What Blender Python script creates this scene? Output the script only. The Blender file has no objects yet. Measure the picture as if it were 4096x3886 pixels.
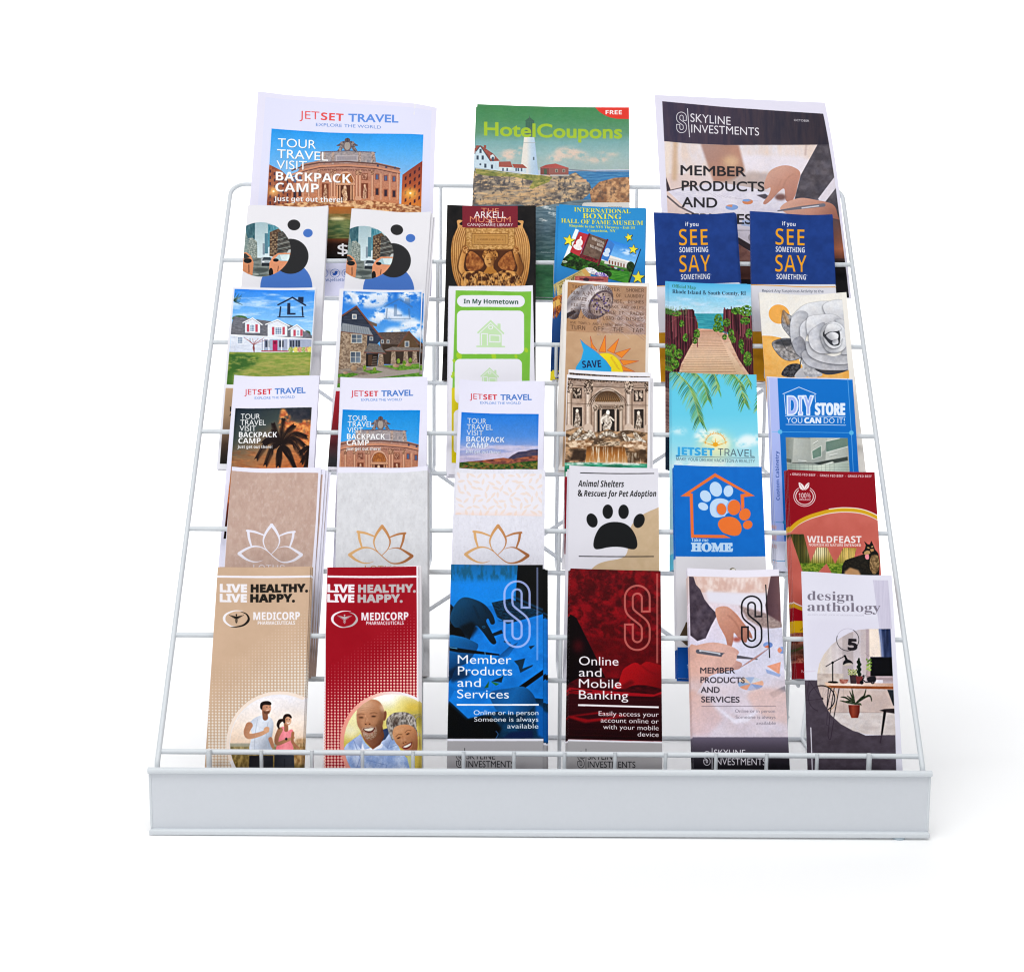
import bpy, math, os, random
import numpy as np
from mathutils import Matrix, Vector

# ------------------------------------------------------------------ camera, world, lamps, exposure
SC = bpy.context.scene
CAM_POS = (-0.03053, -1.25309, 0.51861)
CAM_R = (0.99997, -0.00053, 0.00706)
CAM_U = (-0.00692, 0.13918, 0.99024)
CAM_F = (0.00151, 0.99027, -0.13917)
cam = bpy.data.cameras.new('camera')
cam.sensor_width = 36.0
cam.sensor_fit = 'HORIZONTAL'
cam.lens = 5500.0 / 4096.0 * 36.0
cam.clip_start, cam.clip_end = 0.02, 60.0
cam_ob = bpy.data.objects.new('camera', cam)
SC.collection.objects.link(cam_ob)
cam_ob.matrix_world = Matrix(((CAM_R[0], CAM_U[0], -CAM_F[0], CAM_POS[0]),
                              (CAM_R[1], CAM_U[1], -CAM_F[1], CAM_POS[1]),
                              (CAM_R[2], CAM_U[2], -CAM_F[2], CAM_POS[2]), (0, 0, 0, 1)))
SC.camera = cam_ob

world = bpy.data.worlds.new('World')
SC.world = world
world.use_nodes = True
bg = world.node_tree.nodes['Background']
bg.inputs[0].default_value = (0.93, 0.96, 1.0, 1)
bg.inputs[1].default_value = 0.25


def area(name, loc, target, size, power, color=(1, 1, 1), size_y=None):
    l = bpy.data.lights.new(name, 'AREA')
    l.energy = power
    l.color = color
    l.size = size
    if size_y:
        l.shape = 'RECTANGLE'
        l.size_y = size_y
    o = bpy.data.objects.new(name, l)
    SC.collection.objects.link(o)
    o.location = loc
    o.rotation_euler = (Vector(target) - Vector(loc)).to_track_quat('-Z', 'Y').to_euler()
    return o


area('studio_softbox_overhead', (-0.3, -0.75, 2.9), (0.0, -0.5, 0.0), 3.8, 38, (1.0, 0.995, 0.985), 3.2)
area('studio_softbox_front', (-1.5, -2.2, 1.7), (0.0, 0.15, 0.25), 1.2, 16.8, (0.97, 0.985, 1.0))
area('backdrop_fill', (0.0, 1.25, 2.5), (0.0, 3.2, 1.55), 4.4, 120, (1, 1, 1), 1.0)  # added out of view to whiten the backdrop sweep
area('floor_fill', (-0.1, -1.35, 2.5), (0.0, -0.75, 0.0), 3.0, 27, (1, 1, 1), 0.9)  # unseen fill, added to lift the front floor to white
area('foreground_fill', (0.0, -0.2, 1.35), (0.0, -1.2, 0.75), 3.2, 9, (1, 1, 1), 0.5)  # added helper light: whitens the near floor, mostly spares the covers

SC.view_settings.view_transform = 'Standard'
SC.view_settings.look = 'None'
SC.view_settings.exposure = 0.0
SC.view_settings.gamma = 1.0
SC.view_settings.use_curve_mapping = False
SC.cycles.filter_width = 1.1
SC.cycles.max_bounces = 8
SC.cycles.diffuse_bounces = 4

# ------------------------------------------------------------------ fonts -> triangles
_FD = os.path.join(bpy.utils.resource_path('LOCAL'), 'datafiles', 'fonts')


def _font(fn):
    try:
        return bpy.data.fonts.load(os.path.join(_FD, fn))
    except Exception:
        return None


_MATH = _font('NotoSansMath-Regular.woff2')
FONTS = {'g': (None, 0, 0, 0), 'i': (_font('Inter.woff2'), 0, 0, 0), 'm': (_font('DejaVuSansMono.woff2'), 0, 0, 0),
         'r': (_MATH, 0, 0, 0), 'b': (_MATH, 0x1D5D4, 0x1D5EE, 0x1D7EC), 's': (_MATH, 0x1D400, 0x1D41A, 0x1D7CE),
         'bi': (_MATH, 0x1D63C, 0x1D656, 0x1D7EC), 'si': (_MATH, 0x1D468, 0x1D482, 0x1D7CE)}
_txt = bpy.data.curves.new('glyph_probe', 'FONT')
_txt.fill_mode = 'NONE'
_txt.resolution_u = 6
_txo = bpy.data.objects.new('glyph_probe', _txt)
SC.collection.objects.link(_txo)
_BF = _txt.font
_gc = {}


def _mesh_of(body, font):
    """outline loops of a piece of text"""
    _txt.font = font or _BF
    _txt.body = body
    dg = bpy.context.evaluated_depsgraph_get()
    dg.update()
    ev = _txo.evaluated_get(dg)
    me = ev.to_mesh()
    n = len(me.vertices)
    co = np.zeros(n * 3)
    me.vertices.foreach_get('co', co)
    co = co.reshape(-1, 3)[:, :2].copy()
    e = np.zeros(len(me.edges) * 2, int)
    me.edges.foreach_get('vertices', e)
    ev.to_mesh_clear()
    nxt = {}
    for p, q in e.reshape(-1, 2):
        nxt.setdefault(int(p), []).append(int(q))
        nxt.setdefault(int(q), []).append(int(p))
    loops, seen = [], set()
    for i in range(n):
        if i in seen or i not in nxt:
            continue
        L, prev, cur = [i], None, i
        seen.add(i)
        while True:
            c = [q for q in sorted(nxt[cur], key=lambda q: abs(q - cur)) if q not in seen]
            if not c:
                break
            cur = c[0]
            seen.add(cur)
            L.append(cur)
        if len(L) > 2:
            loops.append(co[L])
    return co, loops


def glyph(ch, fk):
    key = (ch, fk)
    if key in _gc:
        return _gc[key]
    f, U, L, Dg = FONTS[fk]
    c = ch
    plain = False
    if f and U:
        if 'A' <= ch <= 'Z':
            c = chr(U + ord(ch) - 65)
        elif 'a' <= ch <= 'z':
            c = chr(L + ord(ch) - 97)
        elif '0' <= ch <= '9':
            c = chr(Dg + ord(ch) - 48)
        else:
            plain = fk != 'si'
    kh = (fk, 'HH')
    if kh not in _gc:
        a, _ = _mesh_of('HH', f)
        h, _ = _mesh_of('H', f)
        _gc[kh] = (a[:, 0].max(), h[:, 1].max())
    w2, cap = _gc[kh]
    a, _ = _mesh_of('H' + c + 'H', f)
    adv = a[:, 0].max() - w2
    _, loops = _mesh_of(c, f) if ch != ' ' else (0, [])
    _gc[key] = (loops, adv, cap, .016 if plain else 0.0)
    return _gc[key]


# ------------------------------------------------------------------ printed art: a small 2-D painter
def scan(tri_or_polys, W, H, ss=3):
    """exact-in-x coverage of closed polygons, returns (mask, x0, y0)"""
    A = np.concatenate([np.asarray(p, float) for p in tri_or_polys])
    B = np.concatenate([np.roll(np.asarray(p, float), -1, 0) for p in tri_or_polys])
    y0 = max(0, int(math.floor(A[:, 1].min())))
    y1 = min(H, int(math.ceil(A[:, 1].max())))
    x0 = max(0, int(math.floor(A[:, 0].min())) - 1)
    x1 = min(W, int(math.ceil(A[:, 0].max())) + 1)
    if y1 <= y0 or x1 <= x0:
        return None
    w = x1 - x0
    nr = (y1 - y0) * ss
    acc = np.zeros(nr * (w + 2))
    ya, yb = A[:, 1], B[:, 1]
    ylo, yhi = np.minimum(ya, yb), np.maximum(ya, yb)
    sg = np.sign(yb - ya)
    r0 = np.clip(np.ceil((ylo - y0) * ss - .5), 0, nr).astype(int)
    r1 = np.clip(np.ceil((yhi - y0) * ss - .5), 0, nr).astype(int)
    cnt = r1 - r0
    k = cnt > 0
    idx = np.repeat(np.nonzero(k)[0], cnt[k])
    if len(idx) == 0:
        return None
    off = np.arange(len(idx)) - np.repeat(np.cumsum(cnt[k]) - cnt[k], cnt[k])
    row = r0[idx] + off
    ys = y0 + (row + .5) / ss
    xs = A[idx, 0] + (ys - ya[idx]) * (B[idx, 0] - A[idx, 0]) / (yb[idx] - ya[idx]) - x0
    xs = np.clip(xs, 0, w)
    xi = np.floor(xs).astype(int)
    fr = xs - xi
    base = row * (w + 2) + xi
    acc += np.bincount(base, sg[idx] * (1 - fr), len(acc))
    acc += np.bincount(base + 1, sg[idx] * fr, len(acc))[:len(acc)]
    m = np.cumsum(acc.reshape(nr, w + 2), 1)[:, :w]
    m = np.clip(np.abs(m), 0, 1).reshape(y1 - y0, ss, w).mean(1)
    return m, x0, y0


_rt = np.random.RandomState(7).rand(256, 256)


def noise(x, y, seed=0, octv=4):
    out = 0
    amp, tot = 1.0, 0.0
    for o in range(octv):
        sx = x * (2 ** o) + seed * 17.3 + o * 31.7
        sy = y * (2 ** o) + seed * 9.1 + o * 11.9
        xi = np.floor(sx).astype(int)
        yi = np.floor(sy).astype(int)
        fx, fy = sx - xi, sy - yi
        fx = fx * fx * (3 - 2 * fx)
        fy = fy * fy * (3 - 2 * fy)
        a = _rt[yi & 255, xi & 255]
        b = _rt[yi & 255, (xi + 1) & 255]
        c = _rt[(yi + 1) & 255, xi & 255]
        d = _rt[(yi + 1) & 255, (xi + 1) & 255]
        out = out + amp * ((a * (1 - fx) + b * fx) * (1 - fy) + (c * (1 - fx) + d * fx) * fy)
        tot += amp
        amp *= .55
    return out / tot


def hx(c):
    return np.array([int(c[i:i + 2], 16) / 255 for i in (0, 2, 4)])


def spl(pts, closed=True, n=8):
    P = np.asarray(pts, float)
    N = len(P)
    t = np.linspace(0, 1, n, endpoint=False)[:, None]
    out = []
    for i in range(N if closed else N - 1):
        if closed:
            p0, p1, p2, p3 = P[i - 1], P[i], P[(i + 1) % N], P[(i + 2) % N]
        else:
            p0, p1, p2, p3 = P[max(i - 1, 0)], P[i], P[i + 1], P[min(i + 2, N - 1)]
        out.append(.5 * ((2 * p1) + (p2 - p0) * t + (2 * p0 - 5 * p1 + 4 * p2 - p3) * t ** 2 + (3 * p1 - p0 - 3 * p2 + p3) * t ** 3))
    if not closed:
        out.append(P[-1:])
    return np.concatenate(out)


def sblur(m, r):
    r = int(round(r))
    if r < 1:
        return m
    for _ in range(2):
        for ax in (0, 1):
            p = np.pad(m, [(r + 1, r) if i == ax else (0, 0) for i in (0, 1)], mode='edge')
            c = np.cumsum(p, ax)
            n = m.shape[ax]
            m = (np.take(c, range(2 * r + 1, 2 * r + 1 + n), ax) - np.take(c, range(0, n), ax)) / (2 * r + 1)
    return m


VIEWS = dict(A=(850, 330, 1.975), B=(1750, 380, 2.0844), C=(2550, 330, 1.975), D=(850, 1050, 1.975), E=(1750, 1050, 1.9745),
             F=(2550, 1050, 1.975), L1=(700, 1750, 1.797), L2=(1700, 1750, 1.876), L3=(2600, 1750, 1.797), M4=(550, 2450, 1.6475),
             M5=(1650, 2450, 1.797), M6=(2650, 2450, 1.6475), Z3=(1230, 2480, 3.026), Z5=(3080, 2480, 2.824),
             Z6=(1650, 1800, 2.68), Z7=(1250, 1450, 3.127), Z8=(2550, 1700, 2.886))


class Page:
    """the printed side of one sheet; drawn in the units of a tracing sheet whose corners are `quad` (TL TR BR BL)"""

    def __init__(s, quad, wm, hm, base, dpm=3000.0):
        s.W, s.H = int(wm * dpm), int(hm * dpm)
        s.a = np.ones((s.H, s.W, 3)) * hx(base)
        src = np.asarray(quad, float)
        dst = np.array([(0, 0), (s.W, 0), (s.W, s.H), (0, s.H)], float)
        M, b = [], []
        for (x, y), (u, v) in zip(src, dst):
            M += [[x, y, 1, 0, 0, 0, -u * x, -u * y], [0, 0, 0, x, y, 1, -v * x, -v * y]]
            b += [u, v]
        h = np.append(np.linalg.solve(np.array(M), np.array(b)), 1).reshape(3, 3)
        s.h, s.hi = h, np.linalg.inv(h)
        s.warp = None
        s.clip = None
        jj, ii = np.mgrid[0:s.H, 0:s.W] + .5
        q = np.stack([ii, jj, np.ones_like(ii)], -1) @ s.hi.T
        s.nx, s.ny = q[..., 0] / q[..., 2], q[..., 1] / q[..., 2]
        s.pix = s.W / np.linalg.norm(src[1] - src[0])

    def view(s, v, dx=0, dy=0):
        v = VIEWS[v] if isinstance(v, str) else v
        s.v = (v[0] + dx / v[2], v[1] + dy / v[-1], v[2], v[-1])
        s.cx = (s.nx - s.v[0]) * s.v[2]
        s.cy = (s.ny - s.v[1]) * s.v[3]
        s.k = s.pix / s.v[2]
        return s

    def m(s, pts):
        p = np.asarray(pts, float)
        n = np.stack([s.v[0] + p[..., 0] / s.v[2], s.v[1] + p[..., 1] / s.v[3]], -1)
        if s.warp:
            n = s.warp(n)
        q = np.concatenate([n, np.ones(n.shape[:-1] + (1,))], -1) @ s.h.T
        return q[..., :2] / q[..., 2:]

    def paint(s, c, sl):
        if isinstance(c, str):
            return hx(c)
        if callable(c):
            return c(s.cx[sl], s.cy[sl])
        if c[0] == 'g':
            x0, y0, x1, y1, st = c[1:]
            dx, dy = x1 - x0, y1 - y0
            t = ((s.cx[sl] - x0) * dx + (s.cy[sl] - y0) * dy) / (dx * dx + dy * dy)
            ts = [q[0] for q in st]
            cs = np.array([hx(q[1]) for q in st])
            return np.stack([np.interp(t, ts, cs[:, i]) for i in range(3)], -1)
        if c[0] == 'n':
            c1, c2, sx, sy, seed = c[1:6]
            con = c[6] if len(c) > 6 else 2.2
            t = np.clip((noise(s.cx[sl] / sx, s.cy[sl] / sy, seed) - .5) * con + .5, 0, 1)[..., None]
            return s.paint(c1, sl) * (1 - t) + s.paint(c2, sl) * t

    def put(s, r, c, a=1.0, blur=0.0, nz=None):
        if r is None:
            return
        m, x0, y0 = r
        br = blur * s.k
        if br >= .7:
            full = np.zeros((s.H, s.W))
            full[y0:y0 + m.shape[0], x0:x0 + m.shape[1]] = m
            m, x0, y0 = sblur(full, br), 0, 0
        sl = (slice(y0, y0 + m.shape[0]), slice(x0, x0 + m.shape[1]))
        m = m * a
        if nz:
            sx, sy, seed, lo, hi = nz
            t = noise(s.cx[sl] / sx, s.cy[sl] / sy, seed)
            m = m * np.clip((t - lo) / (hi - lo), 0, 1)
        if s.clip is not None:
            m = m * s.clip[sl]
        s.a[sl] += (s.paint(c, sl) - s.a[sl]) * m[..., None]

    def poly(s, pts, c, a=1.0, b=0.0, sm=False, nz=None):
        p = spl(pts) if sm else np.asarray(pts, float)
        s.put(scan([s.m(p)], s.W, s.H), c, a, b, nz)

    def rect(s, x0, y0, x1, y1, c, a=1.0, b=0.0, nz=None):
        s.poly([(x0, y0), (x1, y0), (x1, y1), (x0, y1)], c, a, b, nz=nz)

    def rrect(s, x0, y0, x1, y1, r, c, a=1.0):
        p = []
        for cx, cy, a0 in ((x1 - r, y0 + r, -90), (x1 - r, y1 - r, 0), (x0 + r, y1 - r, 90), (x0 + r, y0 + r, 180)):
            for t in np.radians(np.linspace(a0, a0 + 90, 8)):
                p.append((cx + r * math.cos(t), cy + r * math.sin(t)))
        s.poly(p, c, a)

    def ep(s, cx, cy, rx, ry, rot=0, n=40):
        t = np.linspace(0, 2 * np.pi, n, endpoint=False)
        x, y = rx * np.cos(t), ry * np.sin(t)
        r = math.radians(rot)
        return np.stack([cx + x * math.cos(r) - y * math.sin(r), cy + x * math.sin(r) + y * math.cos(r)], -1)

    def ell(s, cx, cy, rx, ry, c, rot=0, a=1.0, b=0.0, nz=None):
        s.poly(s.ep(cx, cy, rx, ry, rot), c, a, b, nz=nz)

    def ring(s, cx, cy, rx, ry, w, c, a=1.0, rot=0):
        s.put(scan([s.m(s.ep(cx, cy, rx, ry, rot)), s.m(s.ep(cx, cy, rx - w, ry - w, rot))[::-1]], s.W, s.H), c, a)

    def setclip(s, pts=None, sm=False):
        s.clip = None
        if pts is not None:
            r = scan([s.m(spl(pts) if sm else np.asarray(pts, float))], s.W, s.H)
            full = np.zeros((s.H, s.W))
            full[r[2]:r[2] + r[0].shape[0], r[1]:r[1] + r[0].shape[1]] = r[0]
            s.clip = full

    def band(s, pts, w):
        """stroke as a distance field -> mask (w may vary along the points)"""
        return s.band_px([(s.m(pts), np.asarray(w, float) * s.k)])

    def band_px(s, items):
        g = max(np.max(w) for _, w in items) / 2 + 2
        A = np.concatenate([p for p, _ in items])
        x0 = max(0, int(A[:, 0].min() - g))
        x1 = min(s.W, int(A[:, 0].max() + g) + 1)
        y0 = max(0, int(A[:, 1].min() - g))
        y1 = min(s.H, int(A[:, 1].max() + g) + 1)
        if x1 <= x0 or y1 <= y0:
            return None
        out = np.zeros((y1 - y0, x1 - x0))
        for P, w in items:
            wr = np.broadcast_to(w, (len(P),)) / 2
            g = wr.max() + 2
            for i in range(len(P) - 1):
                p, q = P[i], P[i + 1]
                gx0 = max(x0, int(min(p[0], q[0]) - g))
                gx1 = min(x1, int(max(p[0], q[0]) + g) + 1)
                gy0 = max(y0, int(min(p[1], q[1]) - g))
                gy1 = min(y1, int(max(p[1], q[1]) + g) + 1)
                if gx1 <= gx0 or gy1 <= gy0:
                    continue
                X = np.arange(gx0, gx1)[None, :] + .5
                Y = np.arange(gy0, gy1)[:, None] + .5
                d = q - p
                L = d @ d + 1e-9
                t = np.clip(((X - p[0]) * d[0] + (Y - p[1]) * d[1]) / L, 0, 1)
                dist = np.hypot(X - p[0] - t * d[0], Y - p[1] - t * d[1])
                rr = wr[i] + (wr[i + 1] - wr[i]) * t
                mm = np.clip(rr - dist + .5, 0, 1) * np.clip(rr * 2, 0, 1)
                o = out[gy0 - y0:gy1 - y0, gx0 - x0:gx1 - x0]
                np.maximum(o, mm, out=o)
        return out, x0, y0

    def outline(s, pts, w, t, c, a=1.0):
        r1, r2 = s.band(pts, w), s.band(pts, w - 2 * t)
        m = r1[0].copy()
        dy, dx = r2[2] - r1[2], r2[1] - r1[1]
        m[dy:dy + r2[0].shape[0], dx:dx + r2[0].shape[1]] -= r2[0]
        s.put((np.clip(m, 0, 1), r1[1], r1[2]), c, a)

    def line(s, pts, w, c, a=1.0, sm=False, b=0.0, nz=None):
        if sm:
            p = spl(pts, False)
            if not np.isscalar(w):
                w = np.interp(np.linspace(0, 1, len(p)), np.linspace(0, 1, len(w)), w)
            pts = p
        elif not np.isscalar(w) and len(w) != len(pts):
            w = np.interp(np.linspace(0, 1, len(pts)), np.linspace(0, 1, len(w)), w)
        s.put(s.band(pts, w), c, a, b, nz)

    def outline(s, pts, w, t, c, a=1.0):
        r1, r2 = s.band(pts, w), s.band(pts, w - 2 * t)
        m = r1[0].copy()
        dy, dx = r2[2] - r1[2], r2[1] - r1[1]
        m[dy:dy + r2[0].shape[0], dx:dx + r2[0].shape[1]] -= r2[0]
        s.put((np.clip(m, 0, 1), r1[1], r1[2]), c, a)

    def text(s, tx, x0, y0, x1, y1, cap, c, f='g', bold=0.0, a=1.0, sl=0.0):
        parts, x = [], 0.0
        capf = 1.0
        for ch in tx:
            loops, adv, capf, ex = glyph(ch, f)
            parts += [(q + np.array([x, 0]), bold + ex) for q in loops]
            x += adv
        T = np.concatenate([q for q, _ in parts])
        l, r = T[:, 0].min(), T[:, 0].max()
        d = np.array([x1 - x0, y1 - y0], float)
        up = np.array([sl, -1.0]) if abs(d[0]) >= abs(d[1]) else np.array([d[1], -d[0]]) / np.hypot(*d)
        Q = [(s.m(np.array([x0, y0]) + ((q[:, 0] - l) / (r - l))[:, None] * d + (q[:, 1] / capf * cap)[:, None] * up), b_) for q, b_ in parts]
        res = scan([q for q, _ in Q], s.W, s.H)
        if res is None:
            return
        px = cap / capf * s.k
        for sign in (1, -1):
            B = [(np.concatenate([q, q[:1]]), 2 * abs(b_) * px) for q, b_ in Q if b_ * sign > 0]
            if not B:
                continue
            st = s.band_px(B)
            if st is None:
                continue
            full = np.zeros((s.H, s.W))
            m, ax, ay = res
            full[ay:ay + m.shape[0], ax:ax + m.shape[1]] = m
            v = full[st[2]:st[2] + st[0].shape[0], st[1]:st[1] + st[0].shape[1]]
            if sign > 0:
                np.maximum(v, st[0], out=v)
            else:
                v *= 1 - st[0]
            res = (full, 0, 0)
        s.put(res, c, a)

    def grain(s, amt, seed=0, sc=1.0):
        n = np.random.RandomState(seed).rand(s.H, s.W) - .5
        s.a += (sblur(n, sc) if sc >= 1 else n)[..., None] * amt

    def photo(s, pts=None, amt=.16, soft=.9, seed=0):
        """turn a drawn region into something like a printed photograph: softer edges, uneven tone"""
        if pts is not None:
            keep, s.clip = s.clip, None
            s.setclip(pts)
            c, s.clip = s.clip, keep
        else:
            c = s.clip if s.clip is not None else np.ones((s.H, s.W))
        w = c[..., None]
        bl = np.stack([sblur(s.a[..., i], 1) for i in range(3)], -1)
        mix = s.a * (1 - soft * .55) + bl * soft * .55
        mix = mix + (mix - np.stack([sblur(mix[..., i], 5) for i in range(3)], -1)) * .35
        n = (noise(s.cx / 110, s.cy / 110, seed, 3) - .5) * .55 + (noise(s.cx / 9, s.cy / 9, seed + 3, 3) - .5) * .75
        mix = mix * (1 + amt * 1.6 * n[..., None])
        t = (noise(s.cx / 45, s.cy / 45, seed + 9, 3) - .5) * .02
        mix = mix + np.stack([t, t * .2, -t], -1)
        s.a = s.a * (1 - w) + np.clip(mix, 0, 1) * w

    def star(s, cx, cy, r, c, rot=0, oc='151510', ow=4):
        p = [(cx + (r if i % 2 == 0 else r * .42) * math.sin(math.radians(36 * i + rot)), cy - (r if i % 2 == 0 else r * .42) * math.cos(math.radians(36 * i + rot))) for i in range(10)]
        s.line(p + p[:1], ow * 2, oc)
        s.poly(p, c)


def slogo(p, x0, y0, x1, y1, arm, t, c, a=1.0):
    """outlined letter S: the rim of a thick path with flat ends"""
    h = arm / 2
    l, r, tp, bt = x0 + h, x1 - h, y0 + h, y1 - h
    rad = (r - l) / 2
    cx = (l + r) / 2
    T = y1 - y0
    up = [(r, y0 + T * .42)] + [(cx + rad * math.cos(q), tp + rad - rad * math.sin(q)) for q in np.linspace(0, math.pi, 16)] + [(l, y0 + T * .335)]
    mid = spl([(l, y0 + T * .335), (l + rad * .3, y0 + T * .425), (r - rad * .3, y0 + T * .575), (r, y0 + T * .665)], False, 6)
    lo = [(cx + rad * math.cos(q), bt - rad + rad * math.sin(q)) for q in np.linspace(0, math.pi, 16)] + [(l, y0 + T * .585)]
    P = np.concatenate([np.array(up[:-1]), mid, np.array(lo)])
    keep = np.concatenate([[True], np.hypot(*(P[1:] - P[:-1]).T) > 1e-6])
    P = P[keep]

    def rim(hh, cut):
        Q = P.copy()
        Q[0] = Q[0] + np.array([0, -cut])
        Q[-1] = Q[-1] + np.array([0, cut])
        d = np.gradient(Q, axis=0)
        d[0], d[-1] = Q[1] - Q[0], Q[-1] - Q[-2]
        n = np.stack([-d[:, 1], d[:, 0]], -1) / np.hypot(d[:, 0], d[:, 1])[:, None]
        return np.concatenate([Q + n * hh, (Q - n * hh)[::-1]])
    p.put(scan([p.m(rim(h, 0)), p.m(rim(h - t, t))[::-1]], p.W, p.H), c, a)


def lotus(p, c):
    """five-petal line flower, drawn in the Z6 tracing units"""
    for pts, w in (([(655, 868), (740, 882), (838, 918)], [26, 24, 14]), ([(666, 870), (676, 950), (702, 1038)], [28, 26, 16]),
                   ([(1165, 882), (1085, 893), (1000, 925)], [24, 22, 14]), ([(1153, 886), (1142, 960), (1115, 1040)], [26, 24, 16]),
                   ([(570, 1112), (640, 1068), (720, 1038), (800, 1045), (870, 1085), (940, 1150), (1010, 1200), (1080, 1208), (1160, 1185), (1236, 1132)], [32, 26, 20, 11, 9, 9, 11, 16, 26, 34]),
                   ([(570, 1116), (630, 1165), (700, 1198), (765, 1204), (830, 1186)], [34, 24, 15, 9, 2]),
                   ([(985, 1056), (1050, 1040), (1110, 1048), (1180, 1088), (1238, 1126)], [3, 9, 16, 26, 32]),
                   ([(917, 806), (860, 885), (829, 970), (845, 1045), (872, 1080)], [34, 26, 16, 9, 6]),
                   ([(917, 806), (972, 885), (1003, 970), (980, 1050), (914, 1122)], [34, 26, 16, 9, 6])):
        p.line(pts, w, c, sm=True)
# ------------------------------------------------------------------ the printed covers
def facade(p, warm=0.0):
    """baroque fountain front (drawn in the A tracing units)"""
    st = ('n', 'a8705a', 'd49a7c', 9, 7, 3)
    lo = ('g', 0, 640, 0, 1000, [(0, '9a7a74'), (.35, 'b97a62'), (1, 'd9824a')])
    p.poly([(612, 990), (636, 800), (700, 650), (840, 625), (1290, 640), (1475, 685), (1480, 760), (1472, 990)], lo)
    p.poly([(612, 990), (636, 800), (700, 650), (840, 625), (1290, 640), (1475, 685), (1480, 760), (1472, 990)], st, .45)
    p.poly([(845, 640), (848, 560), (890, 548), (1100, 552), (1280, 566), (1292, 645)], ('n', '8a8488', 'b0a2a0', 14, 8, 5))
    p.rect(972, 582, 1146, 634, 'b9aeb0')
    p.rect(980, 588, 1138, 628, 'a39a9e')
    for k in range(8):
        p.line([(985 + k * 19, 600), (997 + k * 19, 600)], 3, '7f7880')
        p.line([(985 + k * 19, 614), (999 + k * 19, 614)], 3, '7f7880')
    p.line([(845, 556), (1070, 548), (1283, 562)], 9, '5f5a66')
    for k in range(30):
        x = 852 + k * 14.3
        if not 1000 < x < 1130:
            p.line([(x, 553), (x, 566)], 4, '8f8a94')
    for x in (880, 950, 1160, 1265):
        p.line([(x, 566), (x, 642)], 22, ('n', '7a6a66', 'c9b3a8', 8, 8, 4), sm=False)
        p.ell(x, 570, 9, 12, 'b39a8e')
    # crest
    p.ell(1062, 505, 36, 46, '6f6468')
    p.ell(1062, 508, 23, 33, 'a39890')
    p.ell(1062, 462, 22, 18, '5d5458')
    p.line([(1062, 446), (1062, 470)], 8, '4a444c')
    for sg in (-1, 1):
        p.line([(1062 + sg * 30, 475), (1062 + sg * 62, 500), (1062 + sg * 82, 504)], [16, 20, 7], '5f565c', sm=True)
        p.line([(1062 + sg * 40, 495), (1062 + sg * 52, 530), (1062 + sg * 68, 550)], [22, 30, 22], ('n', '4d464e', '9c8e8a', 9, 9, 6), sm=True)
        p.ell(1062 + sg * 46, 484, 10, 12, '8c7f7e')
    # cornices
    p.line([(628, 700), (730, 660), (850, 640), (1060, 634), (1290, 652), (1478, 695)], 12, '6a4a44')
    p.line([(620, 735), (735, 692), (850, 668), (1060, 662), (1290, 680), (1478, 722)], 14, 'c98a6c')
    p.line([(620, 748), (735, 704), (850, 680), (1060, 674), (1290, 692), (1478, 734)], 6, '5f3a34')
    p.text('PERFECIT BENEDICTVS XIV PON MAX', 850, 702, 1282, 712, 13, '5a3530', 's')
    # windows in the wings
    for x, t in ((1300, 735), (1368, 745), (1434, 752), (650, 755), (690, 742)):
        p.rect(x - 15, t - 4, x + 15, t + 44, '8a4f42')
        p.rect(x - 9, t + 4, x + 9, t + 40, '3f5f8c')
        p.line([(x, t + 4), (x, t + 40)], 3, 'a87a6a')
        p.rect(x - 17, t + 105, x + 17, t + 165, '9a5a44')
        p.rect(x - 10, t + 112, x + 10, t + 160, '3d3038')
    for x, t in ((1305, 672), (1372, 683), (1440, 690)):
        p.rect(x - 8, t - 12, x + 8, t + 4, '4a4a60')
    # arch
    p.ell(1050, 790, 72, 78, 'd3a286')
    p.ell(1050, 790, 60, 66, '8a5238')
    p.ell(1050, 790, 55, 60, ('n', '9c5a34', 'c97f42', 8, 8, 9))
    for k in range(-4, 5):
        p.line([(1050 + k * 13, 738), (1050 + k * 24, 800)], 2, '6b3820')
        p.line([(1050 - 52, 760 + k * 9), (1050 + 52, 772 - k * 9)], 1.5, '6b3820', .6)
    p.rect(985, 800, 1115, 960, '5d3426')
    p.rect(975, 800, 1125, 818, 'd09a78')
    p.line([(975, 822), (1125, 822)], 4, '6a3a2c')
    for x in (988, 1006, 1094, 1112):
        p.line([(x, 824), (x, 930)], 9, 'd9a27e')
    # giant columns and pilasters
    for x in (940, 965, 1140, 1165, 1262, 840, 760):
        p.line([(x, 728), (x, 920)], 20, ('g', x - 10, 0, x + 10, 0, [(0, '9a624c'), (.4, 'e8b596'), (1, 'a0664c')]))
        p.line([(x, 712), (x, 730)], 27, ('n', '6a4032', 'd8a888', 5, 5, 8))
        p.line([(x, 915), (x, 925)], 27, 'd8a080')
    for x in (1330, 1400, 1462, 715):
        p.line([(x, 735), (x, 930)], 11, 'd09a7c')
    # statues in niches
    for x, t in ((890, 805), (1202, 805)):
        p.rect(x - 27, t, x + 27, t + 115, '7d4432')
        p.line([(x, t + 25), (x + 3, t + 60), (x - 2, t + 108)], [16, 28, 34], ('n', '8a5a44', 'e2b898', 7, 9, 11), sm=True)
        p.ell(x, t + 17, 8, 10, 'dcb090')
    for x, t in ((890, 728), (1202, 728)):
        p.rect(x - 25, t, x + 25, t + 52, '8f5642')
        p.rect(x - 20, t + 5, x + 20, t + 47, ('n', '6f3d30', 'd6a284', 6, 6, 12, 3))
    p.line([(1050, 840), (1040, 870), (1050, 905), (1045, 945)], [16, 40, 34, 30], ('n', '9a6a4c', 'f0cda8', 8, 8, 13), sm=True)
    p.ell(1046, 835, 11, 13, 'e0b898')


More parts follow.
